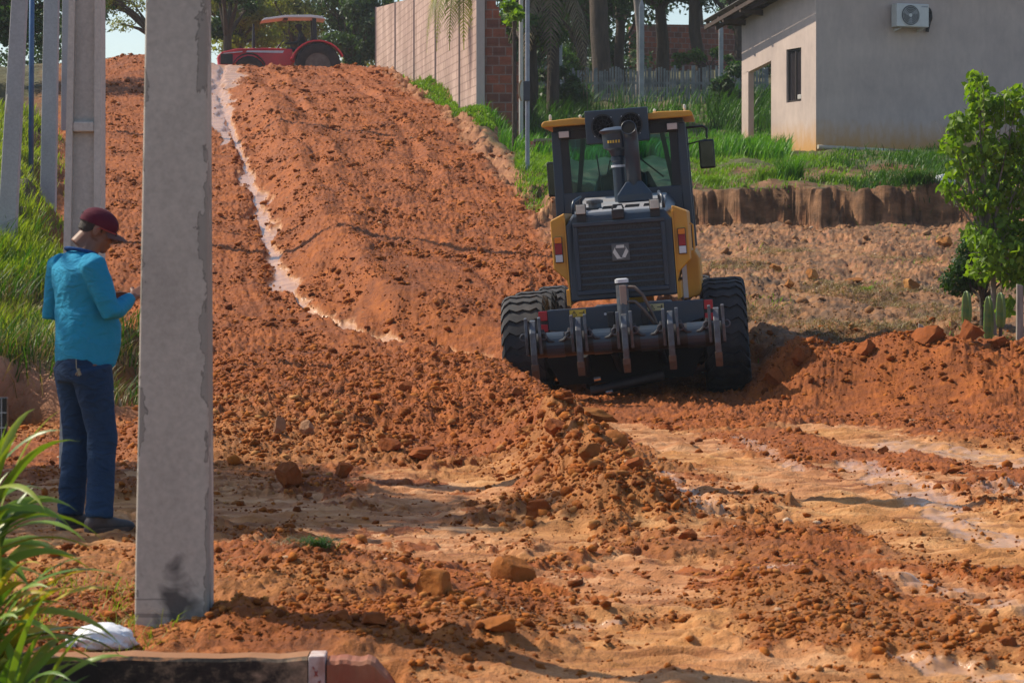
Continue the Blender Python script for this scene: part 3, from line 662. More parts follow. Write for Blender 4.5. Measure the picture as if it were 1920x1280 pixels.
MB().add(vs, fs).build('edging_block', M_TERRA, br)

# white plastic bag beside the pole
def lumpy(name, c, r, m, seed, amp=.12, fr=3.0, parent=None, sub=4, flat_bottom=True):
    v, f = (I4, F4) if sub == 4 else ico(sub); d = 1+amp*fbm(v[:, 0]*fr+v[:, 2]*1.7, v[:, 1]*fr+v[:, 2]*2.1, 4, seed)*2+amp*.7*(.3-np.abs(fbm(v[:, 0]*fr*2+v[:, 2]*fr, v[:, 2]*fr*2, 3, seed+3)))
    w = v*d[:, None]*np.array(r)
    if flat_bottom: w[:, 2] = np.maximum(w[:, 2], -r[2]*.55)
    o = npmesh(name, w+np.array(c), None, f, m, parent, smooth=True); return o
def bag_mat():
    m = bpy.data.materials.new('white_plastic'); n, p, l = nodes_of(m)
    p.inputs['Base Color'].default_value = (.80, .81, .84, 1); p.inputs['Roughness'].default_value = .38
    p.inputs['Subsurface Weight'].default_value = .25; p.inputs['Subsurface Radius'].default_value = (.03, .03, .03)
    bump(n, p, noise_node(n, 13, 6, .65, dist=1.2).outputs[0], .8, .02); return m
M_BAG = bag_mat()
bx_, by_ = wx(192, 9.95), 9.95; bz = gz(bx_, by_)
bg_ = thing('plastic_bag', 'crumpled white plastic bag lying on the soil left of the nearest pole', 'bag', (bx_, by_, bz))
lumpy('bag_body', (.008, 0, .045), (.112, .075, .055), M_BAG, 5, .16, 2.2, bg_)
lumpy('bag_handle', (-.105, -.01, .02), (.030, .03, .030), M_BAG, 8, .4, 4, bg_)
MB().tube([(-.062, -.06, .075), (-.075, -.07, .05), (-.088, -.066, .018)], .0012, 5).build('dark_thread', mat('thread', (.03, .03, .05)), bg_)
# second bag, on the bank below the house
x2 = wx(1771, 50.9); z2 = gz(x2, 50.9)
b2 = tag(lumpy('plastic_bag', (0, 0, .07), (.18, .12, .11), M_BAG, 15, .3, 2.5), 'small crumpled white bag on the grassy bank near the leafy tree', 'bag'); b2.location = (x2, 50.9, z2+.02)

# black gridded panel at the left edge
pnl = thing('gridded_panel', 'black panel with pale grid lines at the left edge of the picture', 'panel', (wx(-22, 9.1), 9.1, -.42))
zt_, zb_ = wz(745, 9.1)+.42, wz(829, 9.1)+.42
MB().box(-.066, .064, -.012, .012, zb_, zt_).build('panel', mat('black_tile', (.012, .012, .016), rough=.25), pnl, bevel=.002)
g_ = MB(); 
for i in range(1, 3): z = zb_+(zt_-zb_)*i/3; g_.box(-.064, .062, -.0145, -.012, z-.0012, z+.0012)
for x in (-.03, .008, .046): g_.box(x-.001, x+.001, -.0148, -.0121, zb_+.002, zt_-.002)
g_.build('grid_lines', mat('pale_lines', (.55, .55, .56)), pnl)
MB().tube([(-.02, .012, 0), (-.02, .012, zt_-.02)], .012, 8).build('stand', mat('dark_metal', (.05, .05, .05)), pnl)

# posts at the right
M_WOODG = mat('grey_wood', (.30, .27, .23), (.17, .15, .13), .9, scale=7, sc3=(4, 4, .5), bmp=.6, bdist=.01)
def wpost(px, Y, w, ytop, label, name='wooden_post', lean=0, tip=0):
    x = wx(px, Y); z0 = gz(x, Y); h = wz(ytop, Y)-z0; mb = MB(); 
    mb.hexa([(-w/2, -w/2, -.3), (w/2, -w/2, -.3), (w/2, w/2, -.3), (-w/2, w/2, -.3)], [(lean-w*.45, -w*.45, h), (lean+w*.45, -w*.45, h-tip), (lean+w*.45, w*.45, h-tip), (lean-w*.45, w*.45, h)])
    o = mb.build(name, M_WOODG, None, bevel=.008); o.location = (x, Y, z0); return tag(o, label, 'post')
wpost(1912, 29.4, .075, 532, 'thick weathered wooden post at the right edge under the leafy tree', tip=.02)
wpost(1727, 29.6, .062, 606, 'short pale stake standing behind the right heap', 'stake', tip=.03)
# ================================================================= motor grader
M_YEL = mat('yellow_paint', (.62, .30, .025), (.55, .26, .02), .42, scale=3, dust=(.42, .22, .10), dust_amt=.25)
M_BLUE = mat('slate_paint', (.018, .036, .062), (.014, .030, .052), .38, scale=4, dust=(.15, .115, .09), dust_amt=.18)
M_BLK = mat('black_steel', (.007, .009, .013), (.012, .015, .020), .5, scale=5, dust=(.10, .055, .035), dust_amt=.22)
M_STEEL = mat('worn_steel', (.12, .135, .155), (.055, .065, .080), .45, .4, scale=12, dust=(.16, .10, .07), dust_amt=.35)
M_BROWN = mat('muddy_steel', (.17, .09, .055), (.09, .06, .045), .7, .2, scale=14)
M_TYRE = mat('tyre_rubber', (.012, .015, .020), (.020, .023, .028), .75, scale=6, dust=(.14, .10, .08), dust_amt=.22)
M_RED = mat('red_reflector', (.45, .01, .025), (.38, .01, .02), .3)
M_LAMP = mat('lamp_glass', (.62, .60, .52), (.45, .43, .36), .2)
M_LRED = mat('lamp_red', (.32, .008, .025), (.26, .006, .02), .22)
M_LAMB = mat('lamp_amber', (.75, .22, .01), (.65, .18, .01), .25)
M_LWHT = mat('lamp_clear', (.62, .64, .68), (.5, .52, .55), .2)
M_HOSE = mat('hose', (.14, .10, .08), (.08, .06, .05), .6)
M_CHROME = mat('hydraulic_rod', (.55, .55, .56), (.45, .45, .46), .25, .9)
M_GRYTOP = mat('hood_top_sunlit', (.28, .30, .33), (.22, .24, .27), .4, scale=5, dust=(.34, .25, .18), dust_amt=.5)  # lighter than the slate hood: sunlight on its top put into colour, with dust
def glass(name, tint, mixf=.75):
    m = bpy.data.materials.new(name); n, p, l = nodes_of(m)
    t = n.nodes.new('ShaderNodeBsdfTransparent'); t.inputs[0].default_value = (*tint, 1)
    g = n.nodes.new('ShaderNodeBsdfGlossy'); g.inputs['Roughness'].default_value = .05; g.inputs[0].default_value = (.8, .95, .95, 1)
    f = n.nodes.new('ShaderNodeFresnel'); f.inputs[0].default_value = 1.5
    mx = n.nodes.new('ShaderNodeMixShader'); l.new(mth(n, 'MULTIPLY', f.outputs[0], .5), mx.inputs[0]); l.new(t.outputs[0], mx.inputs[1]); l.new(g.outputs[0], mx.inputs[2])
    l.new(mx.outputs[0], n.nodes['Material Output'].inputs[0]); return m
M_GLASS = glass('tinted_glass', (.64, .82, .84))
G = thing('motor_grader', 'yellow and slate blue motor grader seen from behind with a five-tooth ripper', 'motor grader', (wx(1184, 30), 30, -.10), (R(1.0), R(-4.2), R(-4.6)))
def tyre(cx_, y, z, r, w, name='wheel'):
    side = 1 if cx_ > 0 else -1
    mb = MB(); h = w/2
    prof = [(r*.50, -h*.80), (r*.60, -h*.98), (r*.78, -h), (r*.90, -h*.96), (r*.955, -h*.86), (r*.965, -h*.5), (r*.97, 0), (r*.965, h*.5), (r*.955, h*.86), (r*.90, h*.96), (r*.78, h), (r*.60, h*.98), (r*.50, h*.80)]
    mb.lathe(prof, 40, axis='x', closed=True)
    K = 26; tw = 2*math.pi/K*.56
    for k in range(K):
        a0 = 2*math.pi*k/K
        for s in (-1, 1):
            secs = []
            for t, off, rr in ((0, 0.02, r*.998), (.3, .06, r*1.0), (.62, .0, r*1.0), (.88, .10, r*.985), (1.02, .20, r*.93), (1.05, .26, r*.86)):
                a = a0+off*1.1; x = s*h*t
                ring = []
                for da, rd in ((-tw/2, rr), (tw/2, rr), (tw/2*1.15, rr-.045), (-tw/2*1.15, rr-.045)):
                    ring.append((x, rd*math.cos(a+da), rd*math.sin(a+da)))
                secs += ring
            fs = [(i*4+j, i*4+(j+1) % 4, i*4+4+(j+1) % 4, i*4+4+j) for i in range(5) for j in range(4)]+[(3, 2, 1, 0), (20, 21, 22, 23)]
            mb.add(secs, fs)
    o = mb.build(name, M_TYRE, G); autosmooth(o, 30); o.location = (cx_, y, z)
    rim = MB().lathe([(r*.50, -h*.78), (r*.46, -h*.5), (r*.30, h*.1*side), (r*.14, h*.35*side), (r*.14, h*.55*side), (.001, h*.55*side)] if side > 0 else [(r*.50, h*.78), (r*.46, h*.5), (r*.30, -h*.1), (r*.14, -h*.35), (r*.14, -h*.55), (.001, -h*.55)], 28, axis='x')
    rim.lathe([(r*.52, -h*.78), (r*.49, -h*.78), (r*.47, 0), (r*.49, h*.78), (r*.52, h*.78)], 28, axis='x', closed=True)
    q = rim.build('rim', M_YEL, o); autosmooth(q, 30)
    return o
for y in (0, 1.55):
    for s in (-1, 1): tyre(s*1.075, y, .635, .635, .47)
for s in (-1, 1): tyre(-.22+s*.93, 5.95, .60, .62, .38)
# tandem cases, axle, frames
mb = MB()
for s in (-1, 1): mb = MB().prism([(-.45, .48), (.2, .40), (1.35, .40), (2.0, .48), (2.0, .80), (1.35, .88), (.2, .88), (-.45, .80)], 'x', s*.66, s*.84); mb.build('tandem_case', M_BLK, G, bevel=.02)
mb = MB().tube([(-.86, .78, .68), (.86, .78, .68)], .17, 16); autosmooth(mb.build('rear_axle', M_BLK, G))
MB().box(-.46, .46, -.95, 2.9, .62, 1.02).build('chassis', M_BLK, G, bevel=.03)
fr = MB(); pts = [(0, 2.7, 1.15), (0, 3.6, 1.75), (0, 4.6, 1.80), (0, 5.6, 1.35), (0, 6.5, .95)]
for a, b in zip(pts[:-1], pts[1:]): fr.hexa([(-.14, a[1], a[2]-.16), (.14, a[1], a[2]-.16), (.14, a[1], a[2]+.16), (-.14, a[1], a[2]+.16)], [(-.14, b[1], b[2]-.16), (.14, b[1], b[2]-.16), (.14, b[1], b[2]+.16), (-.14, b[1], b[2]+.16)])
fr.build('front_frame', M_YEL, G, bevel=.02)
MB().tube([(-1.0, 5.95, .66), (1.0, 5.95, .66)], .11, 10).build('front_axle', M_BLK, G)
# blade below, circle and drawbar
bl = []
for i in range(9):
    a = -1.15+i*2.3/8; bl.append((3.35-.16*math.cos(a)*2.0, .42+.33*math.sin(a)*1.0))
inn = [(p[0]+.03, p[1]) for p in bl[::-1]]
Mr = Matrix.Translation((-.1, 3.2, 0)) @ Matrix.Rotation(R(-28), 4, 'Z') @ Matrix.Translation((0, -3.2, 0))
MB().prism([(p[0], p[1]) for p in bl]+inn, 'x', -1.25, 1.35, Mr).build('moldboard', M_BLK, G)
MB().lathe([(.62, .95), (.74, .95), (.74, 1.06), (.62, 1.06)], 32, Matrix.Translation((0, 3.3, -.12)), closed=True).build('turning_circle', M_BLK, G)
MB().tube([(-.35, 3.2, .93), (0, 6.2, .8)], .07, 8).build('drawbar', M_BLK, G); MB().tube([(.35, 3.2, .93), (0, 6.2, .8)], .07, 8).build('drawbar', M_BLK, G)
# low bars seen under the ripper
for (a, b, r_) in (((-.38, -.9, .22), (.40, -.9, .34), .055), ((-.25, -.4, .42), (.38, -.5, .44), .045), ((-.10, -1.0, .62), (-.02, -.6, .30), .04), ((.38, -1.0, .62), (.44, -.6, .36), .04), ((-.42, -1.0, .62), (-.40, -.6, .26), .045)):
    o = MB().tube([a, b], r_, 12).build('linkage_bar', M_BLK, G); autosmooth(o)
for p in ((-.335, -.94, .345), (-.22, -.96, .20)): MB().tube([p, (p[0]+.07, p[1], p[2]+.01)], .026, 10).build('pin', M_CHROME, G)
MB().prism([(-.70, .30), (.70, .30), (.86, .62), (.86, .80), (-.86, .80), (-.86, .62)], 'y', -.78, -.70).build('under_shade', mat('soot_and_shade', (.003, .003, .004), rough=.95), G)  # black plate stands in for the shade under the machine
# rear bumper plate with ears, reflectors, labels
bp_ = MB().prism([(-.81, .80), (-.45, .72), (.45, .72), (.81, .82), (.81, 1.01), (-.81, 1.01)], 'y', -1.38, -1.28).build('bumper_plate', M_BLUE, G, bevel=.01)
MB().box(-.78, .78, -1.279, -.95, .80, .99).build('bumper_beam', M_BLUE, G, bevel=.01)
for s in (-1, 1):
    for z0, z1 in ((.905, 1.0), (.79, .865)): MB().box(min(s*.815, s*.905), max(s*.815, s*.905), -1.37, -1.34, z0, z1).build('red_reflector', M_RED, G, bevel=.004)
    MB().box(min(s*.80, s*.91), max(s*.80, s*.91), -1.34, -1.30, .76, 1.005).build('reflector_bracket', M_BLK, G)
M_LBL = mat('label_yellow', (.62, .40, .04), (.55, .35, .04), .5); M_LBL2 = mat('label_pale', (.50, .42, .20), (.42, .36, .18), .5); M_INK = mat('label_ink', (.02, .02, .02))
for x0, z0, mm in ((-.58, .955, M_LBL), (.23, .96, M_LBL2)):
    lb = MB().box(x0, x0+.17, -1.387, -1.381, z0-.032, z0+.040).build('warning_label', mm, G)
    k = MB(); y0 = -1.3885
    tri = [(x0+.02, z0-.018), (x0+.075, z0-.018), (x0+.0475, z0+.03)]
    for a, b in zip(tri, tri[1:]+tri[:1]): k.tube([(a[0], y0, a[1]), (b[0], y0, b[1])], .0028, 4)
    k.tube([(x0+.0475, y0, z0-.008), (x0+.0475, y0, z0+.016)], .003, 4)
    k.tube([(x0+.10, y0, z0+.004), (x0+.155, y0, z0+.004)], .0035, 4); k.tube([(x0+.14, y0, z0+.02), (x0+.155, y0, z0+.004), (x0+.14, y0, z0-.012)], .003, 4); k.tube([(x0+.148, y0, z0-.02), (x0+.152, y0, z0+.03)], .003, 4)
    k.build('label_symbols', M_INK, lb)
for x in (-.21, .0, .20): 
    if x: MB().lathe([(.014, -1.39), (.014, -1.38)], 10, Matrix.Translation((x*1.0, 0, .93)), axis='y').build('plate_bolt', M_LWHT, G)
# ripper: beam, five shanks, cylinder and hoses
o = MB().tube([(-.98, -1.75, .70), (.98, -1.75, .70)], .125, 24).build('ripper_beam', M_BLK, G); autosmooth(o)
for x in (-.72, -.24, .24, .72): MB().tube([(x-.09, -1.76, .70), (x+.09, -1.76, .70)], .131, 24).build('beam_collar', M_BLUE, G)
for i, x in enumerate((-.935, -.4675, 0, .4675, .935)):
    for s in (-1, 1):   # ears clasping the shank
        e = MB().prism([(-1.70, .60), (-1.92, .62), (-1.95, .80), (-1.93, .99), (-1.88, 1.0), (-1.84, .86), (-1.70, .83)], 'x', x+s*.052, x+s*.084).build('shank_ear', M_STEEL, G, bevel=.006)
    sh = MB().prism([(-1.83, .97), (-1.90, .96), (-1.985, .84), (-2.01, .62), (-1.995, .50), (-1.93, .48), (-1.91, .60), (-1.89, .78)], 'x', x-.030, x+.030).build('ripper_shank', M_STEEL, G, bevel=.008)
    MB().prism([(-2.005, .52), (-1.995, .46), (-1.94, .37), (-1.91, .39), (-1.92, .52)], 'x', x-.036, x+.036).build('tip', M_BROWN, sh, bevel=.006)
    for s in (-1, 1):   # pin loops and curved braces
        t = [(x+s*(.10+.035*math.cos(a)), -1.90, .80+.035*math.sin(a)) for a in np.linspace(0, 2*math.pi, 11)]
        if abs(x+s*.1) < 1.07 or i in (0, 4): MB().tube(t, .010, 6, cap=False).build('pin_loop', M_STEEL, G)
        if abs(x+s*.2) < .97: MB().tube([(x+s*.085, -1.875, .86), (x+s*.115, -1.89, .79), (x+s*.16, -1.885, .745), (x+s*.24, -1.865, .73)], [.026, .022, .018, .012], 8).build('brace', M_BLK, G)
for x in (-.50, .50): MB().hexa([(x-.06, -1.70, .62), (x+.06, -1.70, .62), (x+.06, -1.70, .80), (x-.06, -1.70, .80)], [(x-.06, -1.0, .62), (x+.06, -1.0, .62), (x+.06, -1.0, .72), (x-.06, -1.0, .72)]).build('ripper_arm', M_BLK, G, bevel=.01)
o = MB().tube([(-.01, -1.62, .72), (-.01, -1.55, 1.255)], .066, 18).build('ripper_cylinder', M_STEEL, G); autosmooth(o)
MB().lathe([(.072, 0), (.072, .035), (.05, .045)], 18, Matrix.Translation((-.01, -1.548, 1.245))).build('cylinder_cap', M_LWHT, G)
MB().box(-.035, .035, -1.64, -1.615, 1.02, 1.22).build('cylinder_valve', mat('valve_tan', (.38, .26, .20), (.28, .2, .16)), G, bevel=.006)
for s in (0, 1):
    z = 1.20-.15*s; o = MB().tube([(.05, -1.62, z), (.12, -1.66, z-.005), (.20, -1.67, z-.09), (.27, -1.65, z-.25+.05*s), (.32-.02*s, -1.6, .80)], .017, 8).build('hose', M_HOSE, G); autosmooth(o, 60)
for x in (-.15, .20): MB().box(x-.035, x+.035, -1.50, -1.39, .80, .95).build('cylinder_bracket', M_BLK, G, bevel=.006)
# engine hood
def hoodtop(y): return 1.965+.075*(y+1.2)
hd = MB().add([(-.555, -1.2, 1.07), (.555, -1.2, 1.07), (.555, -1.2, 1.86), (.485, -1.16, 1.965), (-.485, -1.16, 1.965), (-.555, -1.2, 1.86),
               (-.555, 1.35, 1.02), (.555, 1.35, 1.02), (.555, 1.35, 2.05), (.485, 1.35, 2.155), (-.485, 1.35, 2.155), (-.555, 1.35, 2.05)],
              [(5, 4, 3, 2, 1, 0), (6, 7, 8, 9, 10, 11), (0, 1, 7, 6), (1, 2, 8, 7), (2, 3, 9, 8), (3, 4, 10, 9), (4, 5, 11, 10), (5, 0, 6, 11)]).build('hood', M_BLUE, G, bevel=.02)
MB().hexa([(-.47, -1.0, hoodtop(-1.0)+.0), (.47, -1.0, hoodtop(-1.0)), (.47, 1.3, hoodtop(1.3)), (-.47, 1.3, hoodtop(1.3))], [(-.46, -.99, hoodtop(-1)+.012), (.46, -.99, hoodtop(-1)+.012), (.46, 1.3, hoodtop(1.3)+.012), (-.46, 1.3, hoodtop(1.3)+.012)]).build('hood_top', M_GRYTOP, G)
for x in (-.30, -.11, .13, .33):
    vt = MB()
    for k in range(6): y = -.72+k*.07; vt.box(x-.075, x+.075, y, y+.045, hoodtop(y)+.004, hoodtop(y)+.0185)
    vt.build('hood_vent', M_BLK, G)
# grille: frame, recess, slats, badge
fx0, fx1, fz0, fz1 = -.435, .435, 1.175, 1.84
fm = MB()
for a in ((fx0-.045, fx1+.045, fz1, fz1+.045), (fx0-.045, fx1+.045, fz0-.045, fz0), (fx0-.045, fx0, fz0+.002, fz1-.002), (fx1, fx1+.045, fz0+.002, fz1-.002)): fm.box(a[0], a[1], -1.235, -1.2005, a[2], a[3])
fm.build('grille_frame', M_BLUE, G, bevel=.008)
mg = bpy.data.materials.new('grille_mesh'); n, p, l = nodes_of(mg)
tc = n.nodes.new('ShaderNodeTexCoord'); mp = n.nodes.new('ShaderNodeMapping'); mp.inputs['Rotation'].default_value = (R(90), 0, 0); l.new(tc.outputs['Object'], mp.inputs[0])
v = n.nodes.new('ShaderNodeTexVoronoi'); v.inputs['Scale'].default_value = 70; l.new(mp.outputs[0], v.inputs[0])
l.new(ramp(n, v.outputs['Distance'], [(.25, (.004, .004, .005)), (.6, (.030, .033, .038))]).outputs[0], p.inputs['Base Color']); p.inputs['Roughness'].default_value = .55
gr = MB().box(fx0, fx1, -1.212, -1.201, fz0, fz1).build('grille', mg, G)
for k in range(9):
    z = fz0+(fz1-fz0)*(k+1)/10
    MB().prism([(-1.2125, z-.006), (-1.230, z-.012), (-1.228, z-.003), (-1.2125, z+.008)], 'x', fx0+.004, fx1-.004).build('slat', mat('slat_metal', (.055, .062, .075), (.04, .046, .056), .4) if k == 0 else bpy.data.materials['slat_metal'], gr)
bd = MB().box(-.092, .092, -1.250, -1.2315, 1.465, 1.645).build('badge', mat('badge_dark', (.10, .105, .11), (.08, .085, .09), .4), G, bevel=.004)
def poly(pts): return [(a[0], a[1]) for a in pts]
ec = MB(); c0 = (0, 1.555); yb0, yb1 = -1.258, -1.2502
def hexp(a, r_): return (c0[0]+r_*math.cos(R(a)), c0[1]+r_*math.sin(R(a)))
hexo = [hexp(a, .082) for a in (0, 60, 120, 180, 240, 300)]
tri = [(c0[0]-.052, c0[1]+.034), (c0[0]+.052, c0[1]+.034), (c0[0], c0[1]-.056)]
g_ = .010   # three bands round an inverted triangle, cut apart at the triangle's points
ec.prism([hexo[2], hexo[1], (tri[1][0]-.01, tri[1][1]+.006), (tri[0][0]+.006, tri[0][1]+.006)], 'y', yb0, yb1)
ec.prism([(hexo[1][0]+.008, hexo[1][1]-.01), hexo[0], (hexo[5][0]+.004, hexo[5][1]+.008), (tri[2][0]+.010, tri[2][1]+.002), (tri[1][0]+.006, tri[1][1]-.002)], 'y', yb0, yb1)
ec.prism([(hexo[5][0]-.006, hexo[5][1]), hexo[4], hexo[3], (hexo[2][0]-.008, hexo[2][1]-.010), (tri[0][0]-.004, tri[0][1]-.002), (tri[2][0]-.004, tri[2][1]-.004)], 'y', yb0, yb1)
ec.build('emblem', mat('emblem_silver', (.62, .62, .60), (.5, .5, .48), .35, .3), bd)
# yellow side panels with tail lights
for s in (-1, 1):
    X0, X1 = s*.560, s*.715
    pn_ = MB().prism([(X0, 1.20), (X0+s*.03, 1.30), (X1, 1.42), (X1, 1.93), (X0, 2.0)], 'y', -1.17, .9).build('side_panel', M_YEL, G, bevel=.014)
    MB().box(min(s*.5565, s*.572), max(s*.5565, s*.572), -1.19, -1.168, 1.02, 1.94).build('panel_edge', M_YEL, G, bevel=.004)
    MB().box(min(s*.5585, s*.60), max(s*.5585, s*.60), -1.165, 1.2, 1.03, 1.199).build('lower_panel', M_YEL, G, bevel=.006)
    xc = s*.645; lt = MB().box(xc-.042, xc+.042, -1.200, -1.1705, 1.485, 1.755).build('tail_light', M_BLK, G, bevel=.006)
    for nm, a, b, mm in (('amber_lens', 1.69, 1.748, M_LAMB), ('red_lens', 1.572, 1.686, M_LRED), ('clear_lens', 1.492, 1.568, M_LWHT)):
        MB().box(xc-.036, xc+.036, -1.215, -1.2005, a, b).build(nm, mm, lt, bevel=.004)
tk = MB().prism([(.60, .98), (.80, 1.02), (.80, 1.42), (.76, 1.50), (.60, 1.54)], 'y', -.25, 1.5).build('side_tank', M_YEL, G, bevel=.02)
MB().box(.603, .655, -.262, -.2525, 1.00, 1.46).build('tank_strip', M_LWHT, G)
MB().tube([(.735, -1.12, 1.80), (.765, -1.12, 1.78), (.765, -1.12, 1.52), (.735, -1.12, 1.50)], .011, 8).build('grab_handle', M_YEL, G)
# things on the hood
for x in (-.385, .385):
    z = 1.965; q = MB().box(x-.055, x+.055, -1.21, -1.13, z+.0, z+.115).build('work_light', M_BLK, G, bevel=.01)
    MB().box(x-.047, x+.047, -1.2205, -1.2105, z+.012, z+.105).build('lens', M_LAMP, q, bevel=.006); MB().box(x-.05, x+.05, -1.20, -1.15, z-.07, z-.001).build('bracket', M_BLK, q)
lc = MB().box(-.065, .065, -1.235, -1.1, 1.90, 2.0).build('hood_latch', M_BLK, G, bevel=.01)
MB().tube([(-.06, -1.17, 2.0), (-.045, -1.17, 2.045), (.045, -1.17, 2.045), (.06, -1.17, 2.0)], .010, 8).build('handle', M_BLK, lc)
for s in (-1, 1): MB().tube([(s*.475, -1.05, 1.98), (s*.475, -1.05, 2.07), (s*.46, -1.02, 2.115), (s*.43, -.8, 2.14), (s*.42, -.4, 2.16), (s*.42, -.38, 2.0)], .017, 8).build('hand_rail', M_BLUE, G, smooth=True)
MB().lathe([(.07, 0), (.07, .05), (.09, .055), (.09, .085), (.03, .10)], 16, Matrix.Translation((-.27, -.45, 2.03))).build('radiator_cap', M_STEEL, G)
# exhaust: flared foot and pipe turned back at the top
ex = MB().add([(-.02+.19*a+.10, .15+.11*b, 2.05) for a, b in ((-1, -1), (1, -1), (1, 1), (-1, 1))]+[(-.02+.19*a+.10, .15+.11*b, 2.13) for a, b in ((-1, -1), (1, -1), (1, 1), (-1, 1))]+[(.08+.085*a, .15+.07*b, 2.27) for a, b in ((-1, -1), (1, -1), (1, 1), (-1, 1))], [(0, 1, 5, 4), (1, 2, 6, 5), (2, 3, 7, 6), (3, 0, 4, 7), (4, 5, 9, 8), (5, 6, 10, 9), (6, 7, 11, 10), (7, 4, 8, 11), (3, 2, 1, 0), (8, 9, 10, 11)]).build('exhaust_foot', M_BLUE, G, bevel=.012)
path = [(.08, .15, 2.26), (.08, .15, 2.8)]+[(.08-.012*t/5, .15-.16*(1-math.cos(R(t*15))), 2.8+.17*math.sin(R(t*15))) for t in range(1, 6)]
o = MB().tube(path, .082, 20, cap=False).build('exhaust_pipe', M_BLUE, G); autosmooth(o, 60)
sd = o.modifiers.new('wall', 'SOLIDIFY'); sd.thickness = .006
e = path[-1]; pr_ = path[-2]; dv = (Vector(e)-Vector(pr_)).normalized()
MB().tube([Vector(e)-dv*.03, Vector(e)-dv*.004], .0775, 18).build('exhaust_mouth', bpy.data.materials['soot_and_shade'], G)  # black disc closing the pipe: inner shade and soot given as colour
o = MB().lathe([(.075, 2.05), (.075, 2.55), (.085, 2.56), (.085, 2.60), (.075, 2.61), (.105, 2.68), (.155, 2.70), (.165, 2.86), (.19, 2.88), (.195, 2.895), (.13, 2.925), (.02, 2.935)], 26, Matrix.Translation((-.075, .30, 0))).build('air_precleaner', M_BLUE, G); autosmooth(o)
MB().lathe([(.088, 2.49), (.088, 2.515)], 20, Matrix.Translation((-.075, .30, 0))).build('clamp_ring', M_LWHT, o)
yl = MB()
for k in range(5): a = R(-125+k*11); yl.box(-.009, .009, -.003, .003, 2.755, 2.785, Matrix.Translation((-.075, .30, 0)) @ Matrix.Rotation(a+R(90), 4, 'Z') @ Matrix.Translation((0, -.163, 0)))
yl.build('yellow_mark', M_LBL, o)
# cab
cy0, cy1 = 1.45, 2.95; zt_ = 2.98
for s in (-1, 1):
    for y, nm in ((cy0, 'rear_post'), (cy1, 'front_post')):
        dx = .02
        MB().hexa([(s*.79-.055, y, 1.45), (s*.79+.055, y, 1.45), (s*.79+.055, y+.10, 1.45), (s*.79-.055, y+.10, 1.45)], [(s*.77-.055, y, zt_-.1), (s*.77+.055, y, zt_-.1), (s*.77+.055, y+.10, zt_-.1), (s*.77-.055, y+.10, zt_-.1)]).build('cab_post', M_BLUE, G, bevel=.012)
    MB().box(min(s*.775, s*.785), max(s*.775, s*.785), cy0+.101, cy1-.001, 2.12, 2.86).build('side_glass', M_GLASS, G)
    MB().box(min(s*.765, s*.80), max(s*.765, s*.80), cy0+.101, cy1-.001, 1.3, 2.119).build('side_door', M_BLUE, G, bevel=.006)
    MB().hexa([(s*.62-.03, cy1-.30, 2.1), (s*.62+.03, cy1-.30, 2.1), (s*.62+.03, cy1-.25, 2.1), (s*.62-.03, cy1-.25, 2.1)], [(s*.50-.03, cy1-.26, 2.85), (s*.50+.03, cy1-.26, 2.85), (s*.50+.03, cy1-.21, 2.85), (s*.50-.03, cy1-.21, 2.85)]).build('inner_pillar', M_BLK, G)
MB().box(-.734, .734, cy0+.01, cy0+.09, 1.4, 2.17).build('rear_wall', M_BLUE, G, bevel=.01)
MB().box(-.714, .714, cy0+.01, cy0+.09, 2.78, 2.879).build('rear_header', M_BLK, G)
for s in (-1, 1): MB().box(min(s*.62, s*.725), max(s*.62, s*.725), cy0+.012, cy0+.06, 2.171, 2.779).build('window_rim', M_BLK, G)
MB().box(-.62, .62, cy0+.03, cy0+.04, 2.172, 2.778).build('rear_glass', M_GLASS, G)
MB().box(-.734, .734, cy1, cy1+.09, 1.3, 1.75).build('front_wall', M_BLUE, G); MB().box(-.734, .734, cy1+.02, cy1+.03, 1.751, 2.84).build('front_glass', M_GLASS, G)
MB().box(-.76, .76, cy0-.0, cy1+.1, 1.25, 1.299).build('cab_floor', M_BLK, G)
rf = MB().box(-.80, .80, cy0-.02, cy1+.12, 2.881, 2.93).build('cab_ceiling', M_BLK, G)
for s in (-1, 1):
    MB().prism([(s*.36, 2.932), (s*.36, 3.0), (s*.52, 3.015), (s*.90, 3.00), (s*.93, 2.97), (s*.925, 2.932)], 'y', cy0-.16, cy1+.2).build('roof_wing', M_YEL, G, bevel=.014)
    for x, h in ((s*.83, .075), (s*.46, .05)): MB().lathe([(.016, 0), (.012, .02), (.020, .035), (.016, h), (.002, h+.01)], 8, Matrix.Translation((x, cy0+.1, 3.0))).build('roof_bolt', M_LAMP, G)
    o = MB().box(s*.665-.075, s*.665+.075, cy0-.10, cy0-.012, 2.79, 2.885).build('cab_light', M_BLK, G, bevel=.008)
    MB().box(s*.665-.062, s*.665+.062, cy0-.110, cy0-.1005, 2.802, 2.873).build('lens', mat('lamp_rose', (.62, .50, .45), (.5, .4, .36), .25), o, bevel=.006)
MB().box(-.359, .359, cy0-.0, cy1+.15, 2.932, 2.99).build('roof_centre', M_YEL, G)
ac = MB().box(-.385, .385, cy0-.28, cy0-.021, 2.70, 3.075, Matrix.Rotation(R(0), 4, 'Y')).build('condenser_box', M_BLUE, G, bevel=.012)
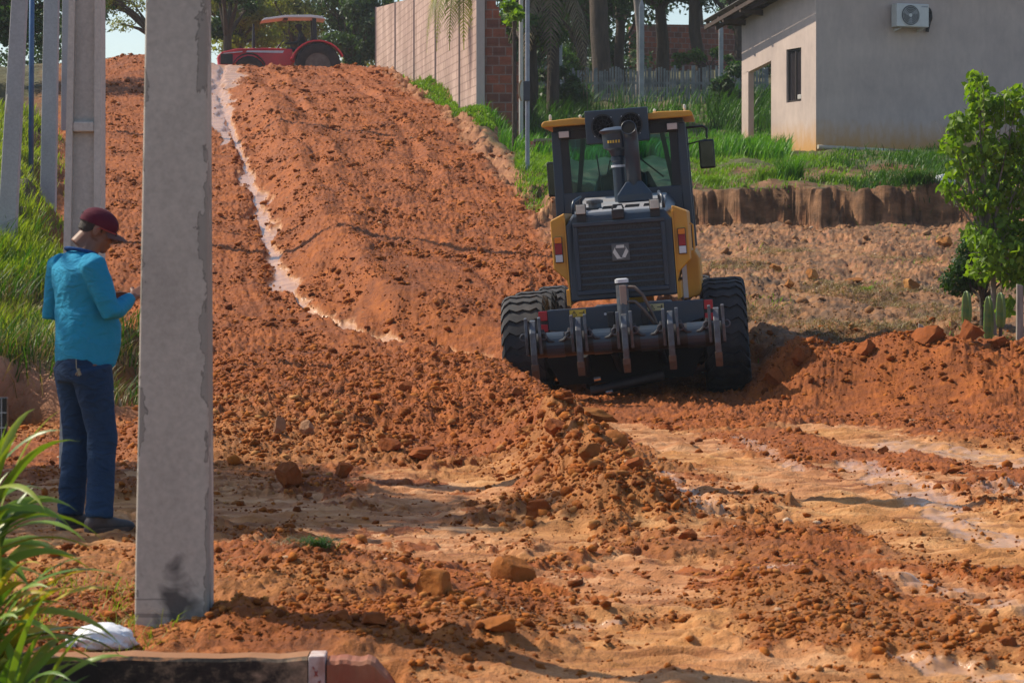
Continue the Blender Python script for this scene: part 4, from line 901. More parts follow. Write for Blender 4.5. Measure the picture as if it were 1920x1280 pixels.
for x in (-.17, .17):
    a = MB().lathe([(.145, -.012), (.145, 0), (.128, 0), (.128, -.012)], 28, Matrix.Translation((x, cy0-.281, 2.885)), axis='y', closed=True).build('fan_ring', M_BLK, ac)
    gl = MB().lathe([(.126, -.002), (.126, -.001)], 24, Matrix.Translation((x, cy0-.281, 2.885)), axis='y')
    gl.build('fan_recess_shade', bpy.data.materials['soot_and_shade'], ac)  # flat black disc, the shade inside the fan opening painted on
    sp = MB()
    for k in range(10): t = R(36*k); sp.tube([(x+.02*math.cos(t), cy0-.289, 2.885+.02*math.sin(t)), (x+.125*math.cos(t+.35), cy0-.289, 2.885+.125*math.sin(t+.35))], .0035, 4)
    for rr in (.045, .085): sp.tube([(x+rr*math.cos(t), cy0-.290, 2.885+rr*math.sin(t)) for t in np.linspace(0, 2*math.pi, 21)], .003, 4, cap=False)
    sp.build('fan_guard', M_BLK, ac)
    for sx in (-1, 1):
        for sz in (-1, 1): MB().lathe([(.008, -.004), (.008, 0)], 6, Matrix.Translation((x+sx*.105, cy0-.281, 2.885+sz*.10)), axis='y').build('screw', M_LWHT, ac)
# mirrors
mr = MB().tube([(.80, cy1, 2.86), (1.02, cy1+.05, 2.87), (1.07, cy1+.05, 2.84), (1.07, cy1+.05, 2.72)], .014, 8).build('mirror_arm', M_BLK, G); MB().tube([(.80, cy1, 2.66), (1.07, cy1+.05, 2.71)], .010, 6).build('stay', M_BLK, mr)
MB().box(.955, 1.155, cy1+.0, cy1+.045, 2.36, 2.705).build('mirror_head', M_BLK, mr, bevel=.02); MB().box(.972, 1.138, cy1-.006, cy1-.0005, 2.38, 2.685).build('mirror_glass', mat('mirror', (.06, .065, .06), (.04, .045, .04), .12, 1.0), mr, bevel=.003)
mr = MB().tube([(-.80, cy1, 2.78), (-.90, cy1+.05, 2.76), (-.92, cy1+.05, 2.6)], .014, 8).build('mirror_arm', M_BLK, G); MB().tube([(-.80, cy1, 2.62), (-.92, cy1+.05, 2.60)], .010, 6).build('stay', M_BLK, mr)
MB().box(-1.02, -.84, cy1+.0, cy1+.045, 2.16, 2.58).build('mirror_head', M_BLK, mr, bevel=.02); MB().box(-1.005, -.855, cy1-.006, cy1-.0005, 2.18, 2.56).build('mirror_glass', bpy.data.materials['mirror'], mr, bevel=.003)
# inside: seat, wheel, wipers
MB().box(-.29, .29, 1.95, 2.05, 1.78, 2.36).build('seat_back', M_BLK, G, bevel=.04); MB().box(-.26, .26, 1.98, 2.45, 1.66, 1.779).build('seat', M_BLK, G, bevel=.03); MB().box(-.15, .15, 2.05, 2.35, 1.30, 1.659).build('seat_base', M_BLK, G)
MB().tube([(0, 2.85, 1.75), (0, 2.62, 2.08)], .05, 10).build('steering_column', M_BLK, G)
for a, b in (((-.30, cy1-.02, 1.80), (-.36, cy1-.02, 2.62)), ((.12, cy1-.02, 2.60), (.48, cy1-.02, 2.30)), ((-.30, cy1-.02, 2.2), (-.19, cy1-.02, 2.55))): MB().tube([a, b], .010, 5).build('wiper_arm', M_BLK, G)

# set the groups of parts at their measured heights on the machine
CAB = ('rear_post', 'front_post', 'cab_post', 'side_glass', 'side_door', 'inner_pillar', 'rear_wall', 'rear_header', 'window_rim', 'rear_glass', 'front_wall', 'front_glass', 'cab_floor', 'cab_ceiling', 'roof_wing', 'roof_bolt', 'cab_light', 'roof_centre', 'condenser_box', 'mirror_arm', 'seat', 'steering_column', 'wiper_arm')
HOOD = ('hood', 'grille', 'badge', 'side_panel', 'panel_edge', 'lower_panel', 'tail_light', 'side_tank', 'tank_strip', 'grab_handle', 'work_light', 'hand_rail', 'radiator_cap')
RIP = ('ripper', 'beam_collar', 'shank_ear', 'pin_loop', 'brace')
BUM = ('bumper', 'red_reflector', 'reflector_bracket', 'warning_label', 'plate_bolt', 'cylinder', 'hose')
def is_(n, grp): return any(n.startswith(g) for g in grp)
for o in G.children:
    n_ = o.name
    if is_(n_, CAB): o.location = (.02, 0, .18); o.scale = (.925, 1, 1)
    elif n_.startswith('exhaust_foot'): o.location = (.12, 0, .14)
    elif n_.startswith('exhaust'): o.location = (.12, 0, .035)
    elif n_.startswith('air_precleaner'): o.location = (.12, 0, .09)
    elif is_(n_, BUM) and not n_.startswith('ripper_cylinder'): o.location = (.065, 0, .11)
    elif is_(n_, RIP): o.location = (.065, 0, .075)
    elif is_(n_, HOOD): o.location = (.055, 0, .115)
# ================================================================= people
def remesh(o, vox, smooth=6, disp=0):
    md = o.modifiers.new('rm', 'REMESH'); md.mode = 'VOXEL'; md.voxel_size = vox; md.use_smooth_shade = True
    s = o.modifiers.new('sm', 'SMOOTH'); s.factor = .5; s.iterations = smooth
    dg = bpy.context.evaluated_depsgraph_get(); me = bpy.data.meshes.new_from_object(o.evaluated_get(dg))
    o.modifiers.clear(); old = o.data; o.data = me
    if not me.materials and old.materials: me.materials.append(old.materials[0])
    me.shade_smooth(); return o
def wrinkle(o, amp, fx, fy, fz, seed, warp=1.0, fold=None):
    me = o.data; n_ = len(me.vertices); co = np.zeros(n_*3); me.vertices.foreach_get('co', co); co = co.reshape(-1, 3)
    no = np.zeros(n_*3); me.vertices.foreach_get('normal', no); no = no.reshape(-1, 3)
    a = np.arctan2(co[:, 1], co[:, 0])
    w = fbm(co[:, 0]*fx+co[:, 1]*fy*.7+3, co[:, 2]*fz+co[:, 1]*fy, 3, seed)
    d = amp*(.5-np.abs(w)*2.2)
    if fold is not None: d = d*fold(co)
    co = co+no*d[:, None]; me.vertices.foreach_set('co', co.ravel()); me.update()
def ringloft(mb, rings, n=28):
    """rings: (centre, half width vector, half depth vector)"""
    vs = []
    for c, a, b in rings:
        for j in range(n):
            t = 2*math.pi*j/n; ct, st_ = math.cos(t), math.sin(t)
            e = lambda v: math.copysign(abs(v)**.88, v)
            vs.append(Vector(c)+Vector(a)*e(ct)+Vector(b)*e(st_))
    k = len(rings)
    fs = [(i*n+j, i*n+(j+1) % n, (i+1)*n+(j+1) % n, (i+1)*n+j) for i in range(k-1) for j in range(n)]+[tuple(range(n))[::-1], tuple(range((k-1)*n, k*n))]
    return mb.add(vs, fs)
def cloth(name, c1, c2, sc=3, wv=1.0, rough=.85, sc3=None):
    m = mat(name, c1, c2, rough, scale=sc, lo=.3, hi=.7, spec=.2, sc3=sc3)
    n, p, l = nodes_of(m); t = noise_node(n, 9, 3, .5, dist=1.5, sc3=(1, 1, 1.8)).outputs[0]; t2 = noise_node(n, 260, 2).outputs[0]
    bump(n, p, mth(n, 'ADD', t, mth(n, 'MULTIPLY', t2, .06)), .55*wv, .03); return m
phi = R(36); F = Vector((math.cos(phi), math.sin(phi), 0)); Rt = Vector((math.sin(phi), -math.cos(phi), 0)); UP = Vector((0, 0, 1))
pz = gz(wx(158, 15), 15.0)+.016
man = thing('person', 'man in a bright blue shirt, jeans and maroon cap standing behind the nearest pole', 'person', (wx(158, 15), 15, pz))
def P(f, r, z): return F*f+Rt*r+UP*z
M_SKIN = mat('skin', (.185, .078, .045), (.15, .062, .036), .55, scale=8, bmp=.05); M_SHIRT = cloth('blue_shirt', (.014, .25, .42), (.016, .215, .37), 2.5)
M_SHIRTD = cloth('blue_collar', (.01, .06, .20), (.01, .05, .16), 3)
M_JEAN = cloth('denim', (.008, .028, .070), (.020, .056, .120), 2.2, 1.4, sc3=(1, 1, .6)); M_BOOT = mat('dusty_boot', (.022, .026, .034), (.04, .038, .040), .65, scale=9, dust=(.16, .09, .06), dust_amt=.3, bmp=.3)
M_CAP = cloth('maroon_cap', (.085, .010, .024), (.065, .008, .02), 4, .4); M_HAIR = mat('dark_hair', (.018, .013, .010), (.03, .02, .015), .7, scale=60, bmp=.6)
hips = .93
LA = dict(hip=P(-.01, -.095, .90), knee=P(.02, -.115, .50), ank=P(-.015, -.125, .09))
RA = dict(hip=P(-.01, .095, .90), knee=P(.055, .105, .50), ank=P(.035, .115, .09))
SHR = P(-.045, .195, 1.43); ELR = P(.03, .255, 1.165); WRR = P(.235, .12, 1.262)
SHL = P(-.045, -.195, 1.43); ELL = P(-.06, -.275, 1.15); WRL = P(.17, -.13, 1.235)
NK = P(.015, 0, 1.50); HD = P(.085, 0, 1.625)
# body: one surface from crown to ankles, hands with five fingers
b = MB()
ringloft(b, [(P(-.02, 0, .86), Rt*.145, F*.10), (P(-.01, 0, 1.0), Rt*.15, F*.115), (P(.0, 0, 1.12), Rt*.155, F*.125), (P(-.03, 0, 1.3), Rt*.165, F*.105), (P(-.04, 0, 1.43), Rt*.15, F*.075), (P(-.02, 0, 1.48), Rt*.07, F*.06)])
b.tube([P(-.03, 0, 1.42), NK, P(.055, 0, 1.56)], [.072, .058, .056], 16)
for d in (LA, RA): b.tube([d['hip'], (d['hip']+d['knee'])/2, d['knee'], (d['knee']*.6+d['ank']*.4)+F*-.012, d['ank'], d['ank']-UP*.05], [.085, .075, .056, .055, .038, .04], 16)
for a, e, w in ((SHR, ELR, WRR), (SHL, ELL, WRL)): b.tube([a, a*.6+e*.4, e, e*.6+w*.4, w], [.050, .042, .030, .030, .026], 14)
def hand(b, W, d, n_, side):
    """palm and five fingers; d along the hand, n_ out of the back of the hand, side towards the thumb"""
    b.hexa([W-side*.028-n_*.012, W+side*.028-n_*.012, W+side*.028+n_*.012, W-side*.028+n_*.012], [W+d*.09-side*.040-n_*.011, W+d*.09+side*.040-n_*.011, W+d*.09+side*.040+n_*.011, W+d*.09-side*.040+n_*.011])
    for i, (off, L, cu) in enumerate(((.032, .070, .35), (.011, .078, .5), (-.011, .072, .65), (-.031, .056, .8))):
        p0 = W+d*.082+side*off; p1 = p0+(d*math.cos(cu*.5)-n_*math.sin(cu*.5))*L*.45; p2 = p1+(d*math.cos(cu*1.3)-n_*math.sin(cu*1.3))*L*.32; p3 = p2+(d*math.cos(cu*1.9)-n_*math.sin(cu*1.9))*L*.25
        b.tube([p0, p1, p2, p3], [.0095, .0090, .0082, .0068], 8)
    t0 = W+d*.025+side*.026; t1 = t0+(d*.6+side*.75-n_*.2).normalized()*.04; t2 = t1+(d*.9+side*.3-n_*.35).normalized()*.032
    b.tube([t0, t1, t2], [.0135, .011, .0085], 8)
dr = (F*.80-Rt*.25+UP*.30).normalized(); sR = (UP*.55-Rt*.8-F*.2); sR = (sR-dr*sR.dot(dr)).normalized(); nR = dr.cross(sR)
if nR.dot(Rt) < 0: nR = -nR
hand(b, WRR, dr, nR, sR)
dl = (F*.85+Rt*.35+UP*.2).normalized(); sL = (UP*.7+Rt*.6); sL = (sL-dl*sL.dot(dl)).normalized(); nL = dl.cross(sL)
if nL.dot(Rt) > 0: nL = -nL
hand(b, WRL, dl, nL, sL)
# head
fa = R(14); HF = Vector((math.cos(fa)*math.cos(R(-24)), math.sin(fa)*math.cos(R(-24)), math.sin(R(-24)))); HS = Vector((math.sin(fa), -math.cos(fa), 0)); HU = HS.cross(HF).normalized()
MH = Matrix((( HF.x, HS.x, HU.x, HD.x), (HF.y, HS.y, HU.y, HD.y), (HF.z, HS.z, HU.z, HD.z), (0, 0, 0, 1)))
b.ell((-.008, 0, .025), (.098, .077, .092), M=MH); b.ell((.030, 0, -.045), (.062, .058, .068), M=MH); b.ell((.066, 0, -.090), (.026, .030, .024), M=MH)
b.tube([(.088, 0, .018), (.112, 0, -.022), (.094, 0, -.034)], [.010, .015, .010], 8, MH); b.ell((.082, 0, .022), (.014, .052, .012), M=MH)
b.ell((.090, 0, -.058), (.012, .022, .006), M=MH); b.ell((.087, 0, -.069), (.012, .019, .006), M=MH)
b.ell((.050, .045, -.02), (.03, .018, .022), M=MH); b.ell((.050, -.045, -.02), (.03, .018, .022), M=MH)
for s in (-1, 1):
    b.ell((-.012, s*.080, -.012), (.020, .010, .033), M=MH); b.ell((-.008, s*.082, -.034), (.012, .008, .012), M=MH)
b.tube([(-.03, 0, -.04), (-.06, 0, -.13)], [.055, .058], 14, MH)
body = b.build('body', M_SKIN, man); remesh(body, .0055, 5)
for s in (-1, 1): MB().ell((.083, s*.031, .004), (.012, .013, .009), M=MH).build('eye', mat('eye_white', (.6, .58, .55), (.5, .48, .45), .3) if s < 0 else bpy.data.materials['eye_white'], man, smooth=True)
h = MB(); h.ell((-.026, 0, .026), (.084, .0795, .080), M=MH); h.tube([(-.050, 0, -.01), (-.055, 0, -.045)], [.058, .050], 14, MH)
for s in (-1, 1): h.tube([(.014, s*.070, .01), (.016, s*.069, -.018)], [.008, .005], 6, MH)
o = h.build('hair', M_HAIR, man); remesh(o, .006, 2)
# cap with crown, strap gap, brim
cp = MB(); rings = []
for i in range(8):
    a = R(i*90/7.6); rings.append((Vector((-.008, 0, .036+.078*math.sin(a))), Vector((.108*math.cos(a)+.001, 0, 0)), Vector((0, .089*math.cos(a)+.001, 0))))
ringloft(cp, [(MH @ c, MH.to_3x3() @ a, MH.to_3x3() @ bb) for c, a, bb in [(Vector((-.010, 0, .012)), Vector((.106, 0, 0)), Vector((0, .086, 0)))]+rings], 36)
cap = cp.build('cap', M_CAP, man); autosmooth(cap, 60)
MB().ell((-.008, 0, .115), (.008, .008, .005), M=MH).build('button', M_CAP, cap, smooth=True)
brm = []; fs = []; NB = 13
for layer in (0, 1):
    for i in range(NB):
        t = -1+2*i/(NB-1); ang = t*R(62)
        x0 = .100*math.cos(ang)-.004; y0 = .084*math.sin(ang); ext = .078*math.cos(t*R(84))**.6
        drop = -.020*abs(t)**1.8
        for (xx, zz) in ((x0-.004, .018+drop), (x0+ext*.55, .014+drop*1.15), (x0+ext, .004+drop*1.3)): brm.append((xx, y0*(1.0), zz-layer*.0045))
o_ = NB*3
for i in range(NB-1):
    for j in range(2): a = i*3+j; fs += [(a, a+1, a+4, a+3), (o_+a, o_+a+3, o_+a+4, o_+a+1)]
    fs.append((i*3+2, o_+i*3+2, o_+i*3+5, i*3+5)); fs.append((i*3, i*3+3, o_+i*3+3, o_+i*3))
brim = MB().add(brm, fs, MH).build('brim', mat('brim_cloth', (.10, .055, .055), (.07, .03, .035), .8), cap); autosmooth(brim, 50)
MB().tube([(-.106, -.034, .030), (-.114, -.018, .050), (-.116, 0, .055), (-.114, .018, .050), (-.106, .034, .030)], .0042, 6, MH).build('strap_opening', mat('black_cloth', (.01, .01, .012)), cap)
gls = MB()
for s in (-1, 1):
    gls.ell((.098, s*.033, .003), (.007, .029, .018), M=MH)
glo = gls.build('sunglasses', mat('dark_lens', (.008, .008, .010), rough=.12), man, smooth=True)
MRF = mat('red_frame', (.35, .03, .02), (.25, .02, .02), .4)
for s in (-1, 1): MB().tube([(.094, s*.060, .010), (.060, s*.078, .008), (.0, s*.086, .006), (-.016, s*.087, -.008)], .0032, 6, MH).build('temple', MRF, glo)
# shirt
s_ = MB()
ringloft(s_, [(P(.012, 0, .875), Rt*.170, F*.138), (P(.010, 0, .905), Rt*.180, F*.150), (P(.022, 0, 1.0), Rt*.186, F*.168), (P(.022, 0, 1.10), Rt*.184, F*.168), (P(-.002, 0, 1.22), Rt*.174, F*.142), (P(-.03, 0, 1.33), Rt*.188, F*.126), (P(-.045, 0, 1.41), Rt*.188, F*.108), (P(-.035, 0, 1.465), Rt*.125, F*.085), (P(-.015, 0, 1.505), Rt*.078, F*.072)])
for a, e, w in ((SHR, ELR, WRR), (SHL, ELL, WRL)):
    q = e*.12+w*.88
    s_.tube([a-(a-SHR*.5-SHL*.5)*.25, a, a*.6+e*.4, e, e*.75+w*.25, e*.4+w*.6, q], [.070, .072, .064, .052, .050, .042, .035], 18)
shirt = s_.build('shirt', M_SHIRT, man); remesh(shirt, .010, 8); wrinkle(shirt, .007, 3.2, 3.2, 3.0, 301); wrinkle(shirt, .004, 9, 9, 5, 302)
rgb_ = [(P(-.018+.083*math.cos(t), .083*math.sin(t), 1.502+.020*math.cos(t+math.pi))) for t in np.linspace(0, 2*math.pi, 25)]
MB().tube(rgb_, .0105, 8, cap=False).build('collar', M_SHIRTD, shirt, smooth=True)
# jeans
j_ = MB()
ringloft(j_, [(P(-.01, 0, .80), Rt*.172, F*.128), (P(-.012, 0, .86), Rt*.175, F*.135), (P(-.008, 0, .92), Rt*.17, F*.135), (P(-.0, 0, .97), Rt*.165, F*.13)])
for d, s in ((LA, -1), (RA, 1)):
    j_.tube([d['hip']+UP*-.02, d['hip']*.72+d['knee']*.28, d['hip']*.35+d['knee']*.65, d['knee'], d['knee']*.6+d['ank']*.4, d['ank']+UP*.06, d['ank']-UP*.02-F*.008], [.118, .108, .088, .080, .078, .070, .074], 20)
jeans = j_.build('jeans', M_JEAN, man); remesh(jeans, .010, 7); wrinkle(jeans, .009, 4, 4, 6, 311, fold=lambda c: .5+1.1*np.exp(-((c[:, 2]-.12)/.12)**2)+.6*np.exp(-((c[:, 2]-.5)/.12)**2))
pk = MB()
for r_, z_ in ((.075, .82), (-.085, .82)):
    c = P(-.148, r_, z_)
for (p0) in (P(-.118, .135, .925),):
    pk.tube([p0, p0-UP*.05+Rt*.003], .0025, 6); 
    for k in range(4): a = -.6+k*.4; pk.prism([(-.006, 0), (.006, 0), (.007, -.035), (-.002, -.042), (-.007, -.03)], 'y', -.002, .002, Matrix.Translation(p0-UP*.05+Rt*(.012+.003*k)+F*(.004*k)) @ Matrix.Rotation(a, 4, 'Y') @ Matrix.Rotation(.4*k, 4, 'Z'))
pk.build('key_ring', mat('key_metal', (.26, .24, .18), (.16, .15, .12), .4, .8), jeans)
for d, s, ln_, yaw in ((LA, -1, .285, 0), (RA, 1, .285, 0)):
    c = d['ank']; bt = MB(); z0 = -c.z
    bt.ell((0, 0, 0), (.001,)*3, 6, 4, Matrix.Translation(c))
    rg = []
    for t, hw_, hh, zc in ((-.085, .030, .030, .035), (-.06, .040, .048, .052), (-.01, .043, .058, .060), (.05, .045, .044, .046), (.11, .049, .033, .035), (.165, .046, .028, .030), (.200, .028, .020, .024)):
        rg.append((Vector((c.x, c.y, 0))+F*t+UP*(zc-.012), Rt*hw_, UP*hh))
    ringloft(bt, rg, 20); bt.tube([c+UP*.03, c-UP*.04], [.05, .05], 14)
    o = bt.build('boot', M_BOOT, man); remesh(o, .007, 4)
    so_ = MB(); fp = [(-.09, .0), (-.08, .034), (-.02, .043), (.06, .047), (.13, .050), (.18, .042), (.208, .018), (.208, -.018), (.18, -.042), (.13, -.050), (.06, -.047), (-.02, -.043), (-.08, -.034)]
    so_.add([Vector((c.x, c.y, 0))+F*a+Rt*bb+UP*z for z in (-.014, .012) for a, bb in fp], [tuple(range(13))[::-1], tuple(range(13, 26))]+[(i, (i+1) % 13, 13+(i+1) % 13, 13+i) for i in range(13)])
    so_.build('sole', mat('boot_sole', (.03, .025, .022), (.12, .07, .05), .9, scale=12), o, bevel=.004)
# the grader's driver, seated in the cab with his back to us
drv = thing('person', 'driver in dark clothes sitting in the cab of the motor grader', 'person'); 
Mg = Matrix.LocRotScale(G.location, G.rotation_euler, None)
drv.matrix_world = Mg @ Matrix.Translation((.02, 2.20, 1.95)) @ Matrix.Scale(1.15, 4)
d_ = MB(); X_, Y_, Z_ = Vector((1, 0, 0)), Vector((0, 1, 0)), Vector((0, 0, 1))
ringloft(d_, [(Vector((0, 0, .02)), X_*.19, Y_*.14), (Vector((0, 0, .25)), X_*.18, Y_*.13), (Vector((0, .02, .45)), X_*.21, Y_*.12), (Vector((0, .03, .55)), X_*.17, Y_*.09), (Vector((0, .04, .60)), X_*.07, Y_*.06)], 20)
d_.tube([(0, .04, .58), (0, .06, .68)], [.06, .055], 10); d_.ell((0, .08, .76), (.078, .095, .115)); d_.ell((0, .175, .74), (.016, .018, .022))
for s in (-1, 1):
    d_.ell((s*.08, .07, .75), (.012, .02, .03))
    d_.tube([(s*.2, .02, .5), (s*.33, .06, .24), (s*.17, .40, .30)], [.06, .048, .032], 10); d_.tube([(s*.09, .0, .06), (s*.13, .42, .10), (s*.13, .50, -.32)], [.085, .07, .05], 10)
    for k in range(4): d_.tube([(s*.14+(k-1.5)*.018, .38, .30), (s*.14+(k-1.5)*.019, .45, .31), (s*.14+(k-1.5)*.019, .47, .29)], .0095, 6)
    d_.tube([(s*.12, .39, .31), (s*.09, .43, .33)], .011, 6)
o = d_.build('body', mat('driver_clothes', (.03, .04, .045), (.02, .028, .032), .9), drv); remesh(o, .012, 4)
# ================================================================= house, walls, fence, tractor
def plaster(name, base, dark, stain=None, z0=0, fz=1.0):
    m = bpy.data.materials.new(name); n, p, l = nodes_of(m)
    t = noise_node(n, 1.1, 8, .6).outputs[0]; t2 = noise_node(n, 7, 6, .65, sc3=(1, 1, .35)).outputs[0]; t3 = noise_node(n, 60, 3).outputs[0]
    c = ramp(n, t, [(.30, dark), (.68, base)]).outputs[0]; c = mixc(n, c, ramp(n, t2, [(.3, (.92,)*3), (.62, (1.03,)*3)]).outputs[0], 1.0, 'MULTIPLY')
    if stain:
        tc = n.nodes.new('ShaderNodeTexCoord'); s = n.nodes.new('ShaderNodeSeparateXYZ'); l.new(tc.outputs['Object'], s.inputs[0])
        h = mth(n, 'ADD', mth(n, 'DIVIDE', mth(n, 'SUBTRACT', s.outputs[2], z0), fz), mth(n, 'MULTIPLY', mth(n, 'SUBTRACT', t2, .5), .9))
        c = mixc(n, stain, c, ramp(n, h, [(.15, (0, 0, 0)), (1.0, (1, 1, 1))]).outputs[0])
    l.new(c, p.inputs['Base Color']); p.inputs['Roughness'].default_value = .9; p.inputs['Specular IOR Level'].default_value = .2
    bump(n, p, mth(n, 'ADD', t2, mth(n, 'MULTIPLY', t3, .5)), .3, .012); return m
HA = R(20); HX, HY_ = 7.05, 64.0; HZ = 4.08
house = thing('house', 'small unpainted plastered house with a porch column on the terrace', 'house', (HX, HY_, HZ), (0, 0, HA))
M_PL = plaster('house_plaster', (.58, .465, .405), (.46, .37, .33), (.54, .30, .12), -.05, .75)
L = 4.1; Wd = 9.0; TK = .15
def top(y): return 3.95-.155*y      # mono-pitch, falling to the back
MB().add([(TK, 0, -.6), (Wd, 0, -.6), (Wd, 0, top(0)), (TK, 0, top(0)), (TK, TK, -.6), (Wd, TK, -.6), (Wd, TK, top(TK)), (TK, TK, top(TK))], [(0, 1, 2, 3), (7, 6, 5, 4), (0, 4, 5, 1), (3, 2, 6, 7), (0, 3, 7, 4), (1, 5, 6, 2)]).build('front_wall', M_PL, house)
# left wall: solid with a window, then the porch opening and its column
def wallpiece(y0, y1, z0a, z0b, z1a, z1b, nm='side_wall', x0=0.0, x1=TK):
    v = [(x0, y0, z0a), (x1, y0, z0a), (x1, y1, z0b), (x0, y1, z0b), (x0, y0, z1a), (x1, y0, z1a), (x1, y1, z1b), (x0, y1, z1b)]
    return v, [(0, 3, 2, 1), (4, 5, 6, 7), (0, 1, 5, 4), (1, 2, 6, 5), (2, 3, 7, 6), (3, 0, 4, 7)]
sw = MB(); w0, w1, wz0, wz1 = .78, 1.58, 1.16, 2.42
ys_ = 2.42; yc = 3.72
for a in ((0, w0, -.6, -.6, top(0), top(w0)), (w1, ys_, -.6, -.6, top(w1), top(ys_)), (w0, w1, -.6, -.6, wz0, wz0), (w0, w1, wz1, wz1, top(w0), top(w1)), (ys_, L, 2.22, 1.98, top(ys_), top(L)), (yc, L, -.6, -.6, 2.06, 1.98)):
    sw.add(*wallpiece(*a))
bm_ = sw.build('side_wall', M_PL, house)
MB().add(*wallpiece(ys_, ys_+TK, -.6, -.6, top(ys_), top(ys_+TK), x0=TK, x1=6)).build('porch_wall', M_PL, house)
wn = MB(); 
for a in ((w0, w1, wz1-.05, wz1), (w0, w1, wz0, wz0+.05), (w0, w0+.05, wz0+.051, wz1-.051), (w1-.05, w1, wz0+.051, wz1-.051), (w0+.37, w0+.43, wz0+.051, wz1-.051)): wn.box(.05, .10, a[0], a[1], a[2], a[3])
wf = wn.build('window', mat('window_frame', (.04, .03, .028), (.03, .022, .02), .5), house)
MB().box(.072, .080, w0+.051, w1-.051, wz0+.051, wz1-.051).build('pane', mat('dark_pane', (.02, .02, .025), (.035, .03, .035), .12), wf)
MB().box(.02, .045, w0+.06, w0+.25, wz0+.052, wz0+.16).build('cloth_on_sill', mat('pale_rag', (.5, .48, .45)), wf, bevel=.02)
M_TILE = mat('roof_fibre', (.20, .185, .17), (.11, .10, .095), .9, scale=4, bmp=.4); M_RAFT = mat('rafter_wood', (.075, .045, .032), (.045, .028, .02), .8, scale=6)
rf = MB(); N = 90; x0, x1, ya, yb = -.62, Wd+.3, -.35, L+.95
vs = []
for k in range(N+1):
    x = x0+(x1-x0)*k/N; w = .022*math.cos(k*math.pi)
    for y in (ya, yb): vs += [(x, y, top(y)+.19+w), (x, y, top(y)+.175+w)]
fs = []
for k in range(N): a = k*4; fs += [(a, a+4, a+6, a+2), (a+1, a+3, a+7, a+5), (a, a+1, a+5, a+4), (a+2, a+6, a+7, a+3)]
fs += [(0, 2, 3, 1), (N*4, N*4+1, N*4+3, N*4+2)]
roof = rf.add(vs, fs).build('roof', M_TILE, house, fix=True)
for y in (.25, 1.25, 2.25, 3.25, 4.25, 4.95): MB().box(x0+.05, x1-.05, y-.035, y+.035, top(y)+.085, top(y)+.150).build('batten', M_RAFT, roof)
for x in (-.58, -.28): 
    MB().hexa([(x-.03, ya+.05, top(ya)-.02), (x+.03, ya+.05, top(ya)-.02), (x+.03, yb-.05, top(yb)-.02), (x-.03, yb-.05, top(yb)-.02)], [(x-.03, ya+.05, top(ya)+.075), (x+.03, ya+.05, top(ya)+.075), (x+.03, yb-.05, top(yb)+.075), (x-.03, yb-.05, top(yb)+.075)]).build('rafter', M_RAFT, roof)
for y in (2.9, 3.9): MB().hexa([(-.6, y-.04, top(y)-.10), (0, y-.04, top(y)-.16), (0, y+.04, top(y)-.16), (-.6, y+.04, top(y)-.10)], [(-.6, y-.04, top(y)-.03), (0, y-.04, top(y)-.03), (0, y+.04, top(y)-.03), (-.6, y+.04, top(y)-.03)]).build('bracket', M_RAFT, roof)
# drain pipe along the foot of the front wall
HM = Matrix.LocRotScale(Vector((HX, HY_, HZ)), house.rotation_euler, None)
pp = thing('drain_pipe', 'white drain pipe lying along the foot of the house wall', 'pipe'); pp.matrix_world = HM
o = MB().tube([(.0, -.10, .05), (1.85, -.12, -.02), (1.9, -.12, -.02), (5.2, -.14, -.16)], .052, 12).build('pipe', mat('white_pvc', (.62, .60, .50), (.48, .45, .36), .5, scale=3, dust=(.3, .17, .09), dust_amt=.5), pp); autosmooth(o)
MB().lathe([(.066, -.05), (.066, .05)], 14, Matrix.Translation((1.88, -.12, -.02)), axis='x').build('pipe_joint', mat('pvc_joint', (.35, .24, .17)), pp)
# air conditioner
acx = None
def house_x(px, up=0):      # how far along the front wall a bearing falls
    t = (px-960)/FPX; return (t*HY_-HX)/(math.cos(HA)-t*math.sin(HA))
xa, xb = house_x(1668), house_x(1728); Ya = HY_+math.sin(HA)*(xa+xb)/2; za, zb = wz(53, Ya)-HZ, wz(10, Ya)-HZ
ac_ = thing('air_conditioner', 'white air conditioner outdoor unit mounted high on the front wall of the house', 'air conditioner'); ac_.matrix_world = HM
M_ACW = mat('ac_white', (.62, .62, .60), (.54, .54, .52), .4)
MB().box(xa, xb, -.36, -.08, za, zb).build('casing', M_ACW, ac_, bevel=.015)
cxx, czz = xa+(xb-xa)*.42, (za+zb)/2
MB().lathe([(.235, -.372), (.25, -.372), (.25, -.361), (.235, -.361)], 30, Matrix.Translation((cxx, 0, czz)), axis='y', closed=True).build('fan_ring', M_ACW, ac_)
gd = MB().lathe([(.233, -.366), (.233, -.3615)], 30, Matrix.Translation((cxx, 0, czz)), axis='y').build('fan', mat('fan_dark', (.10, .105, .11)), ac_)
b = MB(); 
for k in range(3):
    t = k*2*math.pi/3+.4; b.add([(cxx+.05*math.cos(t), -.369, czz+.05*math.sin(t)), (cxx+.21*math.cos(t-.25), -.372, czz+.21*math.sin(t-.25)), (cxx+.215*math.cos(t+.35), -.3665, czz+.215*math.sin(t+.35)), (cxx+.05*math.cos(t+.9), -.3665, czz+.05*math.sin(t+.9))], [(0, 1, 2, 3)])
b.build('blade', mat('fan_grey', (.25, .26, .27)), gd, fix=False)
MB().lathe([(.045, -.380), (.045, -.3675)], 14, Matrix.Translation((cxx, 0, czz)), axis='y').build('hub', M_ACW, gd)
g = MB()
for rr in (.08, .12, .16, .20): g.tube([(cxx+rr*math.cos(t), -.384, czz+rr*math.sin(t)) for t in np.linspace(0, 2*math.pi, 25)], .0035, 4, cap=False)
g.build('grille', M_ACW, ac_)
